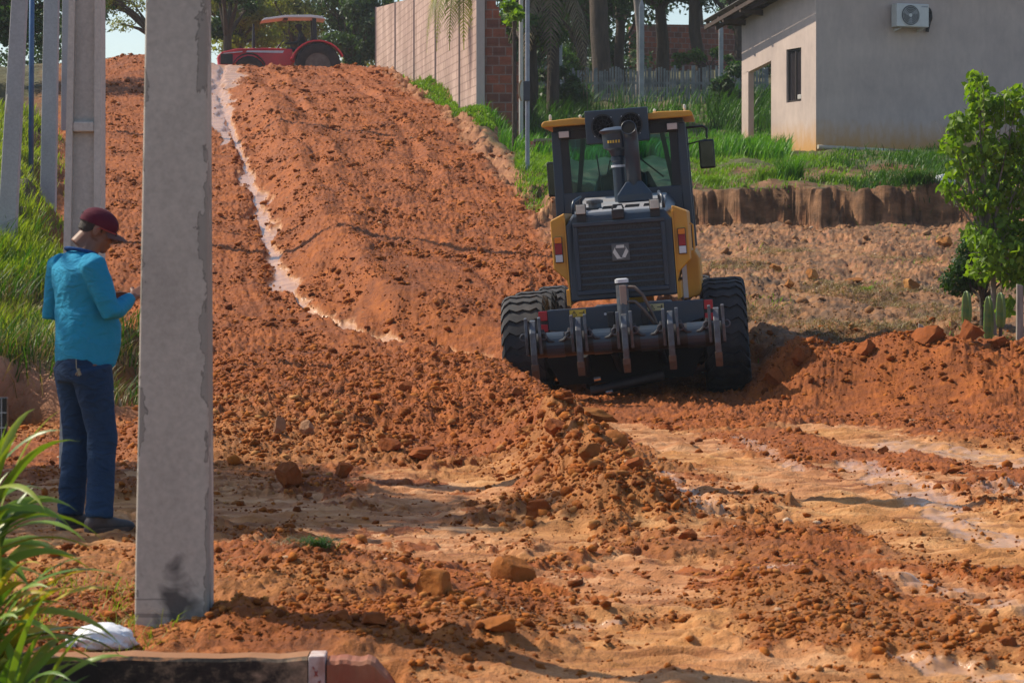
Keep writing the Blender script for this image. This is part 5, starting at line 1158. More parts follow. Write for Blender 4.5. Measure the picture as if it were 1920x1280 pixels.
for x in (xa+.12, xb-.12): MB().prism([(-.38, za-.03), (0, za-.03), (0, za-.10)], 'x', x-.015, x+.015).build('bracket', M_ACW, ac_)
MB().box(xb-.2, xb-.03, -.3622, -.3605, zb-.075, zb-.045).build('label_strip', mat('grey_strip', (.35, .37, .40)), ac_)
o = MB().tube([(xb+.02+.14*math.cos(t)*.6+.08, -.10+.01*math.sin(5*t), czz+.02+.17*math.sin(t)) for t in np.linspace(0, 4*math.pi, 36)]+[(xb+.10, -.08, za-.08)], .045, 8).build('coiled_hose', mat('black_insulation', (.02, .022, .025), rough=.7), ac_)
# low brick footing between porch and road
M_BRK = bpy.data.materials.new('hollow_brick'); n, p, l = nodes_of(M_BRK)
tc = n.nodes.new('ShaderNodeTexCoord'); mp = n.nodes.new('ShaderNodeMapping'); mp.inputs['Rotation'].default_value = (R(90), 0, 0); l.new(tc.outputs['Object'], mp.inputs[0])
bk = n.nodes.new('ShaderNodeTexBrick'); l.new(mp.outputs[0], bk.inputs[0])
for k_, v_ in (('Scale', 1.0), ('Brick Width', .30), ('Row Height', .215), ('Mortar Size', .016), ('Mortar Smooth', .2), ('Bias', -.1)): bk.inputs[k_].default_value = v_
bk.inputs['Color1'].default_value = (.30, .085, .045, 1); bk.inputs['Color2'].default_value = (.12, .05, .038, 1); bk.inputs['Mortar'].default_value = (.24, .16, .13, 1)
c = mixc(n, bk.outputs[0], ramp(n, noise_node(n, 6, 6, .7).outputs[0], [(.3, (.65,)*3), (.7, (1.15,)*3)]).outputs[0], 1.0, 'MULTIPLY')
l.new(c, p.inputs['Base Color']); p.inputs['Roughness'].default_value = .9; bump(n, p, bk.outputs[1], -.5, .02)
def gwall(name, label, pts, h, th, m, cat='wall', sink=.4, cap=None):
    t = thing(name, label, cat, (pts[0][0], pts[0][1], 0)); mb = MB()
    for (a, b) in zip(pts[:-1], pts[1:]):
        d = Vector((b[0]-a[0], b[1]-a[1], 0)); nn = Vector((-d.y, d.x, 0)).normalized()*th/2; o = Vector((pts[0][0], pts[0][1], 0))
        A, B = Vector((a[0], a[1], 0))-o, Vector((b[0], b[1], 0))-o
        mb.hexa([A-nn+UP*(a[2]-sink), B-nn+UP*(b[2]-sink), B+nn+UP*(b[2]-sink), A+nn+UP*(a[2]-sink)], [A-nn+UP*(a[2]+h), B-nn+UP*(b[2]+h), B+nn+UP*(b[2]+h), A+nn+UP*(a[2]+h)])
    mb.build('brickwork', m, t); return t
zz = wz(292, 62.5)
lw = gwall('low_wall', 'low brick and earth footing wall beyond the grader and porch column', [(wx(1000, 57), 57, wz(303, 57)), (wx(1240, 62), 62, wz(292, 62)), (wx(1450, 63), 68.2, wz(292, 68.2))], .42, .15, M_BRK)
tp_ = MB(); MB().hexa([(0, -.12, wz(303, 57)+.40), (wx(1240, 62)-wx(1000, 57), 5-.12, wz(292, 62)+.41), (wx(1240, 62)-wx(1000, 57), 5.1, wz(292, 62)+.41), (0, .1, wz(303, 57)+.40)], [(0, -.12, wz(303, 57)+.46), (wx(1240, 62)-wx(1000, 57), 5-.12, wz(292, 62)+.48), (wx(1240, 62)-wx(1000, 57), 5.1, wz(292, 62)+.48), (0, .1, wz(303, 57)+.46)]).build('mortar_cap', mat('mortar', (.34, .22, .17), (.26, .17, .13), .9), lw)

# long block wall going up beside the road, with its unfinished stepped end
def block_mat():
    m = bpy.data.materials.new('block_wall'); n, p, l = nodes_of(m); tc = n.nodes.new('ShaderNodeTexCoord')
    s = n.nodes.new('ShaderNodeSeparateXYZ'); l.new(tc.outputs['Object'], s.inputs[0]); cb = n.nodes.new('ShaderNodeCombineXYZ'); l.new(s.outputs[1], cb.inputs[0]); l.new(s.outputs[2], cb.inputs[1])
    b = n.nodes.new('ShaderNodeTexBrick'); l.new(cb.outputs[0], b.inputs[0])
    for k_, v_ in (('Scale', 1.0), ('Brick Width', .42), ('Row Height', .20), ('Mortar Size', .018), ('Mortar Smooth', .4)): b.inputs[k_].default_value = v_
    b.inputs['Color1'].default_value = (.46, .33, .27, 1); b.inputs['Color2'].default_value = (.40, .28, .235, 1); b.inputs['Mortar'].default_value = (.27, .185, .155, 1)
    t = noise_node(n, 1.5, 6, .65, sc3=(1, .9, .3)).outputs[0]
    c = mixc(n, b.outputs[0], ramp(n, t, [(.35, (.62, .58, .56)), (.6, (1.08,)*3)]).outputs[0], 1.0, 'MULTIPLY')
    l.new(c, p.inputs['Base Color']); p.inputs['Roughness'].default_value = .92; bump(n, p, b.outputs[1], -.4, .015); return m
M_BLOCK = block_mat()
bw = thing('block_wall', 'long pinkish block wall climbing beside the road with a stepped brick end', 'wall', (0, 0, 0))
def wy(Y): return -.742-.15*(Y-64)
def wtop(Y): return tab(Y, [64, 79.5, 88], [7.9, 9.02, 9.58])
def wbase(Y): return tab(Y, [64, 88], [5.0, 7.6])
mb = MB(); Yl = [64.15, 68, 72, 76, 80, 84, 88]
for a, b in zip(Yl[:-1], Yl[1:]):
    mb.hexa([(wy(a), a, wbase(a)-.8), (wy(a)+.14, a, wbase(a)-.8), (wy(b)+.14, b, wbase(b)-.8), (wy(b), b, wbase(b)-.8)], [(wy(a), a, wtop(a)), (wy(a)+.14, a, wtop(a)), (wy(b)+.14, b, wtop(b)), (wy(b), b, wtop(b))])
mb.build('long_face', M_BLOCK, bw)
M_PIL = plaster('pillar_concrete', (.47, .41, .37), (.38, .33, .30))
for Y in (67.6, 72.4, 77.3, 82.2, 87.9): MB().hexa([(wy(Y)-.03, Y-.09, wbase(Y)-.7), (wy(Y)+.17, Y-.09, wbase(Y)-.7), (wy(Y)+.17, Y+.09, wbase(Y)-.7), (wy(Y)-.03, Y+.09, wbase(Y)-.7)], [(wy(Y)-.03, Y-.09, wtop(Y)+.02), (wy(Y)+.17, Y-.09, wtop(Y)+.02), (wy(Y)+.17, Y+.09, wtop(Y)+.02), (wy(Y)-.03, Y+.09, wtop(Y)+.02)]).build('pilaster', M_PIL, bw)
MB().box(wx(893, 64), wx(909, 64), 63.93, 64.14, 4.2, 8.0).build('end_pillar', M_PIL, bw, bevel=.01)
st = MB(); rows = [(190, 975), (172, 974), (152, 973), (133, 972), (116, 967), (99, 962), (82, 952), (65, 948), (47, 938), (30, 935), (13, 929), (-5, 922), (-23, 918)]
for (py, pxr), (py2, _) in zip(rows[:-1], rows[1:]):
    st.box(wx(909.5, 64), wx(pxr+1, 64), 63.99, 64.12, wz(py, 64)+.002, wz(py2, 64)-.002)
st.box(wx(909.5, 64), wx(978, 64), 63.985, 64.13, 4.2, wz(190, 64)-.001)
st.build('stepped_bricks', M_BRK, bw)
# grey posts in front of the wall end
def tallpost(px, Y, w, label, m, name='post', top_=9, lean=0):
    x = wx(px, Y); z = gz(x, Y); t = thing(name, label, 'post', (x, Y, z))
    o = MB().tube([(0, 0, -.3), (lean, 0, top_-z)], w/2, 14).build('shaft', m, t); autosmooth(o); return t
M_ZINC = mat('zinc', (.27, .30, .34), (.20, .23, .27), .5, .3)
mp_ = tallpost(989, 52, .085, 'grey service post with a dark meter box and a coil of rope', M_ZINC, 'service_post')
xo = mp_.location
MB().box(-.08, .045, -.12, -.045, wz(190, 52)-xo.z, wz(153, 52)-xo.z).build('meter_box', mat('meter_dark', (.035, .045, .06), (.03, .035, .05), .4), mp_, bevel=.01)
rp = MB()
for k in range(5): rp.tube([(-.10-.05*abs(math.sin(t))-.004*k, -.10-.012*k, wz(171, 52)-xo.z+.19*math.cos(t)) for t in np.linspace(-math.pi/2-.9+.1*k, math.pi*1.1, 18)], .011, 6)
rp.build('rope_coil', mat('rope', (.42, .32, .20), (.30, .22, .13), .9), mp_)
tallpost(977, 62.6, .10, 'second thinner concrete post directly against the stepped brick end', M_CON2, 'concrete_post')
# picket fence
pf = thing('picket_fence', 'weathered grey picket fence behind the tall grass', 'fence', (0, 0, 0)); M_PKT = mat('weathered_picket', (.26, .27, .26), (.13, .14, .14), .9, scale=3)
x = wx(1006, 85)
while x < wx(1440, 85):
    z = 6.1+rnd.uniform(-.04, .04); h = wz(128, 85)+rnd.uniform(-.10, .09); w = rnd.uniform(.055, .085); t_ = rnd.uniform(-.02, .02); yy = 85+rnd.uniform(-.03, .03)
    if len([c for c in pf.children]) < 99:
        MB().hexa([(x, yy, z-.4), (x+w, yy, z-.4), (x+w, yy+.025, z-.4), (x, yy+.025, z-.4)], [(x+t_, yy, h), (x+w*.8+t_, yy, h), (x+w*.8+t_, yy+.025, h), (x+t_, yy+.025, h)]).build('picket', M_PKT, pf)
    x += .078+rnd.uniform(0, .012)
MB().box(wx(1004, 85), wx(1440, 85), 85.05, 85.09, 6.95, 7.03).build('rail', M_PKT, pf)
print('pickets', len(pf.children))
M_WH = mat('whitewashed', (.42, .42, .42), (.25, .25, .25), .9, scale=2)
for i, (px, Y, y0, w, lb) in enumerate(((1050, 83, 50, .14, 'pale pointed fence post at the left end of the picket fence'), (1203, 84, 0, .15, 'tall pale post with a lighter lower half in the middle of the pickets'), (1352, 83.5, 45, .13, 'pale post just left of the porch column'))):
    x = wx(px, Y); z = gz(x, Y); h = wz(y0, Y)-z; w2 = w/2
    mb = MB().hexa([(-w2, -w2, -.3), (w2, -w2, -.3), (w2, w2, -.3), (-w2, w2, -.3)], [(-w2, -w2, h-.2), (w2, -w2, h-.2), (w2, w2, h-.2), (-w2, w2, h-.2)]).hexa([(-w2, -w2, h-.199), (w2, -w2, h-.199), (w2, w2, h-.199), (-w2, w2, h-.199)], [(-.02, -.02, h), (.02, -.02, h), (.02, .02, h), (-.02, .02, h)])
    o = mb.build('fence_post', M_WH); o.location = (x, Y, z); tag(o, lb, 'post', 'pale posts along the picket fence')
# reddish brick wall far behind the trees
gwall('brick_wall', 'dim reddish brick wall far behind the tree trunks', [(wx(1180, 108), 108, 8.9), (wx(1420, 110), 110, 9.0)], 1.9, .15, M_BRK)
# mound of red soil by the fence
def mound(px, py, Y, w, h, label, m):
    us_ = np.linspace(-1, 1, 60); Uu, Vv = np.meshgrid(us_, us_); r_ = np.hypot(Uu, Vv); hh = np.exp(-(r_*1.9)**2)*(1+.5*fbm(Uu*2.5, Vv*2.5, 4, 5))
    x0 = wx(px, Y); z = gz(x0, Y); V = np.stack([Uu*w, Vv*w*.8, hh*h+.04*fbm(Uu*9, Vv*9, 3, 7)-.12], -1).reshape(-1, 3)
    i = (np.arange(59)[:, None]*60+np.arange(59)[None]).ravel(); o = npmesh('soil_mound', V, np.stack([i, i+1, i+61, i+60], -1), None, m, None, True); o.location = (x0, Y, z); return tag(o, label, 'mound')
M_REDS = soil_lump_mat('mound_soil', (.26, .085, .04), (.27, .09, .045), (.28, .095, .05))
mound(1175, 190, 74, 2.1, .75, 'mound of red soil in front of the picket fence', M_REDS)
mound(1075, 190, 72.5, 1.6, .40, 'lower heap of red soil left of the big mound', M_REDS)

# ----------------------------------------------------------------- red tractor on the brow
TZ = wz(126, 86.5)-.74
tr = thing('tractor', 'red farm tractor with a white canopy parked on the brow of the road', 'tractor', (wx(592, 86.5), 86.5, TZ), (0, 0, R(8)))
M_TRED = mat('tractor_red', (.62, .016, .035), (.52, .012, .03), .32, scale=3, dust=(.3, .15, .09), dust_amt=.15); M_ORG = mat('orange_part', (.55, .13, .02), (.45, .1, .02), .5)
M_TT = M_TYRE
def twheel(x, y, r, w):
    mb = MB(); h = w/2
    mb.lathe([(r*.55, -h*.8), (r*.7, -h), (r*.9, -h*.96), (r*.955, -h*.8), (r*.96, 0), (r*.955, h*.8), (r*.9, h*.96), (r*.7, h), (r*.55, h*.8)], 36, axis='y', closed=True)
    K = 20
    for k in range(K):
        for s in (-1, 1):
            a = 2*math.pi*k/K+(0 if s > 0 else math.pi/K); ring = []
            for t, off in ((0, 0), (.95, .26)):
                for da, rr in ((-.05, r), (.05, r), (.06, r*.94), (-.06, r*.94)): ring.append((rr*math.cos(a+off+da), s*h*t, rr*math.sin(a+off+da)))
            mb.add(ring, [(0, 1, 5, 4), (1, 2, 6, 5), (2, 3, 7, 6), (3, 0, 4, 7), (0, 3, 2, 1), (4, 5, 6, 7)])
    o = mb.build('wheel', M_TT, tr); o.location = (x, y, r); q = MB().lathe([(r*.56, -h*.7), (r*.5, -h*.3), (r*.2, 0), (r*.2, h*.2), (.01, h*.2)], 24, axis='y').build('rim', mat('rim_silver', (.14, .13, .12), (.08, .07, .06)) if 'rim_silver' not in bpy.data.materials else bpy.data.materials['rim_silver'], o); autosmooth(o, 30); autosmooth(q, 30)
for s in (-1, 1): twheel(0, s*.78, .72, .42); twheel(-2.12, s*.76, .50, .30)
# faces left: front at -x
hd = MB().add([( -.75, -.30, .75), (-3.05, -.27, .72), (-3.05, .27, .72), (-.75, .30, .75), (-.75, -.30, 1.28), (-1.6, -.30, 1.30), (-2.5, -.28, 1.27), (-2.95, -.24, 1.16), (-3.08, -.20, 1.02), (-.75, .30, 1.28), (-1.6, .30, 1.30), (-2.5, .28, 1.27), (-2.95, .24, 1.16), (-3.08, .20, 1.02)],
  [(0, 4, 5, 6, 7, 8, 1), (3, 2, 13, 12, 11, 10, 9), (4, 9, 10, 5), (5, 10, 11, 6), (6, 11, 12, 7), (7, 12, 13, 8), (8, 13, 2, 1), (0, 1, 2, 3), (0, 3, 9, 4)]).build('hood', M_TRED, tr, bevel=.03)
MB().box(-2.98, -2.60, -.312, -.284, .78, 1.10).build('grille_side', M_BLK, tr, bevel=.01)
MB().hexa([(-2.2, -.309, 1.16), (-1.05, -.309, 1.14), (-1.05, -.301, 1.14), (-2.2, -.301, 1.16)], [(-2.15, -.309, 1.21), (-1.0, -.309, 1.22), (-1.0, -.301, 1.22), (-2.15, -.301, 1.21)]).build('white_stripe', M_LWHT, tr)
MB().hexa([(-2.9, -.309, 1.10), (-2.3, -.309, 1.16), (-2.3, -.285, 1.16), (-2.9, -.285, 1.10)], [(-2.88, -.309, 1.125), (-2.3, -.309, 1.19), (-2.3, -.285, 1.19), (-2.88, -.285, 1.125)]).build('nose_stripe', M_LWHT, tr)
MB().box(-2.9, -.2, -.16, .16, .42, .74).build('transmission', M_BLK, tr, bevel=.02); MB().tube([(-2.12, -.7, .5), (-2.12, .7, .5)], .06, 8).build('front_axle', M_BLK, tr)
MB().tube([(0, -.7, .72), (0, .7, .72)], .12, 10).build('rear_axle', M_BLK, tr)
MB().box(-.85, .45, -.28, .28, .60, .85).build('platform', M_ORG, tr, bevel=.02)
MB().tube([(-.78, -.33, .55), (-.60, -.34, .95), (-.42, -.34, 1.12)], .035, 6).build('lever', M_ORG, tr)
for s in (-1, 1):
    pts = [(.86*math.cos(a), .72+.80*math.sin(a)) for a in np.radians(np.linspace(22, 165, 12))]; inn = [(.80*math.cos(a), .72+.75*math.sin(a)) for a in np.radians(np.linspace(22, 165, 12))][::-1]
    MB().prism(pts+inn, 'y', min(s*.50, s*1.0), max(s*.50, s*1.0)).build('rear_fender', M_TRED, tr, bevel=.01)
    MB().prism([(-.80, .90), (-.55, 1.30), (-.1, 1.50), (.3, 1.50), (.2, .85)], 'y', min(s*.47, s*.495), max(s*.47, s*.495)).build('fender_side', M_TRED, tr)
    MB().prism([(-2.12+.56*math.cos(a), .5+.60*math.sin(a)) for a in np.radians(np.linspace(10, 150, 9))]+[(-2.12+.53*math.cos(a), .5+.57*math.sin(a)) for a in np.radians(np.linspace(10, 150, 9))][::-1], 'y', min(s*.60, s*.92), max(s*.60, s*.92)).build('front_fender', M_BLK, tr)
MB().tube([(-1.95, -.2, 1.25), (-1.95, -.2, 1.55), (-1.95, -.2, 2.05)], [.05, .055, .028], 8).build('exhaust', M_BLK, tr)
MB().box(-.70, -.25, -.24, .24, 1.08, 1.20).build('seat', M_BLK, tr, bevel=.04); MB().hexa([(-.32, -.22, 1.2), (-.22, -.22, 1.2), (-.22, .22, 1.2), (-.32, .22, 1.2)], [(-.18, -.2, 1.60), (-.10, -.2, 1.60), (-.10, .2, 1.60), (-.18, .2, 1.60)]).build('seat_back', M_BLK, tr, bevel=.03)
MB().tube([(-1.35, 0, 1.1), (-1.12, 0, 1.43)], .03, 8).build('steering_column', M_BLK, tr)
MB().tube([(-1.10+.10*math.cos(t), .19*math.sin(t), 1.45+.13*math.cos(t)) for t in np.linspace(0, 2*math.pi, 17)], .018, 6, cap=False).build('steering_wheel', M_BLK, tr)
for s in (-1, 1): MB().hexa([(-.10, s*.46-.05, 1.3), (.02, s*.46-.05, 1.3), (.02, s*.46+.05, 1.3), (-.10, s*.46+.05, 1.3)], [(-.14, s*.44-.05, 2.24), (-.02, s*.44-.05, 2.24), (-.02, s*.44+.05, 2.24), (-.14, s*.44+.05, 2.24)]).build('canopy_post', M_BLK, tr)
cn = MB(); prof = [(x_-.58, z_-.22) for x_, z_ in [(-1.15, 2.34), (-1.05, 2.42), (-.4, 2.52), (.4, 2.54), (.75, 2.50), (.85, 2.40), (.75, 2.42), (.4, 2.46), (-.4, 2.45), (-1.05, 2.36)]]
cn.prism(prof, 'y', -.62, .62).build('canopy', mat('canopy_white', (.66, .68, .70), (.58, .6, .62), .45), tr, bevel=.01)
MB().box(-1.02, -.90, -.45, .45, 2.17, 2.22).build('canopy_rib', M_BLK, tr)
# its driver
TM = Matrix.LocRotScale(tr.location, tr.rotation_euler, None)
d2 = thing('person', 'driver in dark clothes sitting on the red tractor under its canopy', 'person'); d2.matrix_world = TM @ Matrix.Translation((-.45, 0, 1.22)) @ Matrix.Rotation(R(90), 4, 'Z')
d_ = MB()
ringloft(d_, [(Vector((0, 0, -.02)), X_*.17, Y_*.13), (Vector((0, 0, .25)), X_*.165, Y_*.12), (Vector((0, .0, .45)), X_*.20, Y_*.11), (Vector((0, .02, .55)), X_*.15, Y_*.08), (Vector((0, .03, .60)), X_*.06, Y_*.055)], 18)
d_.tube([(0, .03, .58), (0, .05, .68)], [.055, .05], 10); d_.ell((0, .07, .75), (.076, .092, .112)); d_.ell((0, .16, .73), (.015, .018, .02))
for s in (-1, 1):
    d_.tube([(s*.19, .0, .5), (s*.25, .12, .26), (s*.14, .48, .25)], [.055, .045, .03], 10); d_.tube([(s*.09, .0, .04), (s*.13, .42, .06), (s*.14, .52, -.36)], [.08, .065, .045], 10); d_.ell((s*.078, .06, .74), (.012, .02, .028))
    d_.tube([(s*.14, .58, -.40), (s*.14, .68, -.41)], [.045, .035], 8)
    for k in range(4): d_.tube([(s*.14+(k-1.5)*.018, .48, .25), (s*.14+(k-1.5)*.019, .55, .26)], .0095, 6)
o = d_.build('body', bpy.data.materials['driver_clothes'], d2); remesh(o, .014, 3)
ht = MB(); ht.ell((0, .06, .80), (.082, .098, .075)); ht.tube([(0, .13, .80), (0, .20, .785)], [.06, .03], 8); o = ht.build('cap', mat('navy_cap', (.012, .014, .03)), d2); remesh(o, .012, 2)
# ================================================================= plants
def blades(name, X, Y, h, w, m, label, cat='grass', lean=.35, dropz=0, top_=None, Z=None, wind=(0.15, 0)):
    """tapered bent blades of grass, seven points each"""
    N = len(X); Z = height(X, Y) if Z is None else Z
    a = rng.uniform(0, 2*np.pi, N); ln_ = lean*h*(.35+rng.uniform(size=N)*1.3); dx, dy = np.cos(a)*ln_+wind[0]*h, np.sin(a)*ln_+wind[1]*h
    sx, sy = -np.sin(a)*w/2, np.cos(a)*w/2; ff = rng.uniform(.3, 1, N); sx = sx*ff+w*.2*(1-ff); V = np.zeros((N, 7, 3), np.float32)
    for i, (t, wd) in enumerate(((0, 1), (.45, .85), (.78, .5))):
        cx_, cy_, cz_ = X+dx*t**1.9, Y+dy*t**1.9, Z-.02+h*(t-.22*t**3*rng.uniform(.4, 1, N)*lean*2)
        V[:, i*2] = np.stack([cx_-sx*wd, cy_-sy*wd, cz_], -1); V[:, i*2+1] = np.stack([cx_+sx*wd, cy_+sy*wd, cz_], -1)
    V[:, 6] = np.stack([X+dx, Y+dy, Z-.02+h*(1-.5*lean*rng.uniform(.3, 1, N))], -1)
    b = (np.arange(N)*7)[:, None]; q = np.concatenate([b+np.array([[0, 1, 3, 2]]), b+np.array([[2, 3, 5, 4]])]); t = b+np.array([[4, 5, 6]])
    o = npmesh(name, V.reshape(-1, 3), q, t, m); return tag(o, label, cat, kind='stuff') if label else o
def field(N, u0, u1, y0, y1, fn):
    X, Y = pick(N, y0, y1, u0, u1, fn, 6); return X, Y
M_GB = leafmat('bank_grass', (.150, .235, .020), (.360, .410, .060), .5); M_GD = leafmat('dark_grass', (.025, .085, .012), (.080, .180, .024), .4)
M_GT = leafmat('tall_grass', (.045, .170, .014), (.150, .320, .030), .45); M_GL = leafmat('lit_turf', (.110, .230, .014), (.230, .360, .030), .45)  # turf is a brighter green than the tall grass
M_DRY = leafmat('dry_straw', (.20, .135, .06), (.42, .33, .18), .2)
cl_n = lambda X, Y, s: .25+.75*sm(-.12, .22, fbm(X*1.4, Y*.9, 3, s))
X, Y = field(42000, -260, 200, 24.5, 60, lambda X, Y, k: k['left']*cl_n(X, Y, 401)*(.15+.85*sm(25, 27, Y)))
blades('bank_grass', X, Y, rng.uniform(.12, .42, len(X))*(.7+.5*fbm(X*.6, Y*.6, 2, 9)), .018*(Y/32), M_GB, 'lush bright green grass covering the left bank')
X, Y = field(5000, -260, 330, 24.4, 40, lambda X, Y, k: k['left']*sm(-.1, .1, fbm(X*1.1, Y*.9, 3, 403)))
blades('bank_undergrowth', X, Y, rng.uniform(.15, .5, len(X)), .02*(Y/30), M_GD, 'darker grass tufts between the bright grass on the bank', lean=.6)
X, Y = field(5000, -200, 330, 24.3, 28.5, lambda X, Y, k: k['left']); blades('bank_straw', X, Y, rng.uniform(.08, .35, len(X)), .012, M_DRY, 'dry straw and thin stems along the foot of the bank', lean=.8)
# turf wedge below the block wall
def wedge(X, Y, k):
    xw = -.742-.15*(Y-64); return (X > k['xr']+.50+.25*fbm(Y*.8, X*0, 2, 7))*(X < np.where(Y > 64, xw, -.2))*(Y < 90)*1.0
X, Y = field(20000, 690, 925, 60, 88, wedge); blades('verge_turf', X, Y, rng.uniform(.05, .16, len(X)), .03, M_GL, 'short bright turf between the block wall and the cut', lean=.5)
# tall grass between grader and fence
def blob0(X, Y, cx, cy, rx, ry): return np.exp(-(((X-cx)/rx)**2+((Y-cy)/ry)**2))
def tall(X, Y, k):
    xw = -.742-.15*(Y-64); w = k['ter']*np.where(Y > 63.5, sm(.15, .5, X-xw), sm(.9, 1.2, X-k['xr']))*cl_n(X, Y, 405)*(1-np.clip(1.6*blob0(X, Y, wx(1175, 74), 72.5, 1.5, 4.0), 0, 1))*(1-.9*blob0(X, Y, wx(1075, 72), 70.5, .9, 3))
    hy = -(X-HX)*math.sin(HA)+(Y-HY_)*math.cos(HA); inhouse = ((X-HX)*math.cos(HA)+(Y-HY_)*math.sin(HA) > -.05)*(hy > -.1)*(hy < 4.4)
    return w*(1-inhouse)
X, Y = field(30000, 895, 1480, 56, 83, tall); blades('tall_grass', X, Y, rng.uniform(.18, .55, len(X))*(.85+.5*fbm(X*.5, Y*.5, 2, 12))*(1-.55*sm(70, 76, Y)), .034, M_GT, 'tall green grass beyond the grader reaching the picket fence')
X, Y = field(7000, 985, 1480, 62, 84, lambda X, Y, k: tall(X, Y, k)*sm(74, 80, Y+fbm(X, Y, 2, 4)*6)*(.12+.88*(np.abs(X/Y*FPX+960-1215) > 110))); blades('fence_weeds', X, Y, rng.uniform(.4, 1.0, len(X)), .04, M_GD, 'dark weeds growing along the picket fence', lean=.5)
def ledge(X, Y, k):
    inhouse = ((X-HX)*math.cos(HA)+(Y-HY_)*math.sin(HA) > -.05)*(-(X-HX)*math.sin(HA)+(Y-HY_)*math.cos(HA) > -.12)
    return k['ter']*(1-inhouse)*(.15+.85*sm(-.05, .2, fbm(X*.9, Y*.6, 3, 409)))*(1-.9*(X > 5.0)*(X < 9.5)*sm(59, 60, Y))
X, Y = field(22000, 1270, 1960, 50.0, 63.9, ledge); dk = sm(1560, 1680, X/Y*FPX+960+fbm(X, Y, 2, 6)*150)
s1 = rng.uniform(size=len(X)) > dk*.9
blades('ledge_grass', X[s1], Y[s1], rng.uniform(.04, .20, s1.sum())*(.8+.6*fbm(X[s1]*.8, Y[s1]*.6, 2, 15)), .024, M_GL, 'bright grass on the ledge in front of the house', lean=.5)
blades('shady_grass', X[~s1], Y[~s1], rng.uniform(.07, .28, (~s1).sum()), .026, M_GD, 'darker grass on the right of the ledge below the house wall', lean=.55)  # darker green blades towards the right of the ledge
X, Y = field(5000, 965, 1060, 47.2, 56.5, lambda X, Y, k: k['ter']); blades('small_ledge_grass', X, Y, rng.uniform(.06, .22, len(X)), .022, M_GL, 'grass on the small ledge left of the grader cab', lean=.5)
X, Y = field(22000, 1290, 1960, 30.4, 49, lambda X, Y, k: k['right']*(1-k['ter'])*sm(.02, .25, fbm(X*.7, Y*.45, 3, 411))*(Y < 44)); blades('field_straw', X, Y, rng.uniform(.03, .13, len(X)), .009, M_DRY, 'dead straw lying over the cleared plot', lean=1.6)
X, Y = field(500, 1290, 1960, 30.4, 49, lambda X, Y, k: k['right']*(1-k['ter'])*sm(.24, .3, fbm(X*.5, Y*.4, 2, 413))); blades('field_sprouts', X, Y, rng.uniform(.05, .16, len(X)), .014, M_GL, 'green sprouts dotted over the cleared plot', lean=.7)
# clumps one can tell apart
def clump(px, Y, r, h, N, m, label, name='grass_clump', group=None, w=.02, lean=.8, z=None):
    x = wx(px, Y); X = x+rng.normal(0, r*.4, N); YY = Y+rng.normal(0, r*.4, N); zz = gz(x, Y) if z is None else z
    o = blades(name, X-x, YY-Y, rng.uniform(.45, 1, N)*h, w, m, None, lean=lean, Z=np.zeros(N)); o.location = (x, Y, zz); return tag(o, label, 'grass clump', group)
CG = 'separate grass clumps on the ledge'
clump(1482, 51.3, .30, .72, 420, M_GT, 'tallest grass clump on the ledge below the house window', group=CG, lean=.6)
clump(1332, 51.0, .25, .32, 240, M_GL, 'bright low clump on the ledge just right of the grader cab', group=CG)
clump(1440, 51.6, .35, .45, 300, M_GL, 'middle-height clump touching the left of the tallest clump', group=CG)
clump(1560, 51.2, .3, .25, 200, M_GL, 'low bright clump to the right of the tallest clump', group=CG)
clump(1715, 50.7, .40, .50, 420, M_GD, 'spiky dark clump on the ledge left of the white bag', group=CG, lean=1.1)
clump(1627, 37, .10, .14, 60, M_GL, 'small green tuft in the middle of the cleared plot', group=None)
tu = clump(590, 11.75+.9, .10, .085, 260, M_GD, 'uprooted dark green tuft lying on the ochre soil in front', w=.006, lean=1.6, name='grass_tuft')
X = wx(540, 12.6)+rng.normal(0, .10, 160); Y = 12.6+rng.normal(0, .12, 160)
blades('dead_stalks', X, Y, rng.uniform(.03, .10, 160), .003, M_DRY, 'thin dead stalks beside the uprooted tuft', lean=1.8)
X, Y = field(700, -20, 330, 9.75, 12.5, lambda X, Y, k: np.ones_like(X)*(X < -1.1)*sm(0, .2, fbm(X*4, Y*3, 2, 417))); blades('foreground_weeds', X, Y, rng.uniform(.03, .12, len(X)), .006, M_GB, 'sparse weeds on the soil by the white bag', lean=.8)
X, Y = field(260, -20, 420, 9.55, 12.5, lambda X, Y, k: np.ones_like(X)*(X < -1.0)); blades('foreground_straw', X, Y, rng.uniform(.04, .16, len(X)), .004, M_DRY, 'thin dead stems on the soil by the nearest pole', lean=2.0)

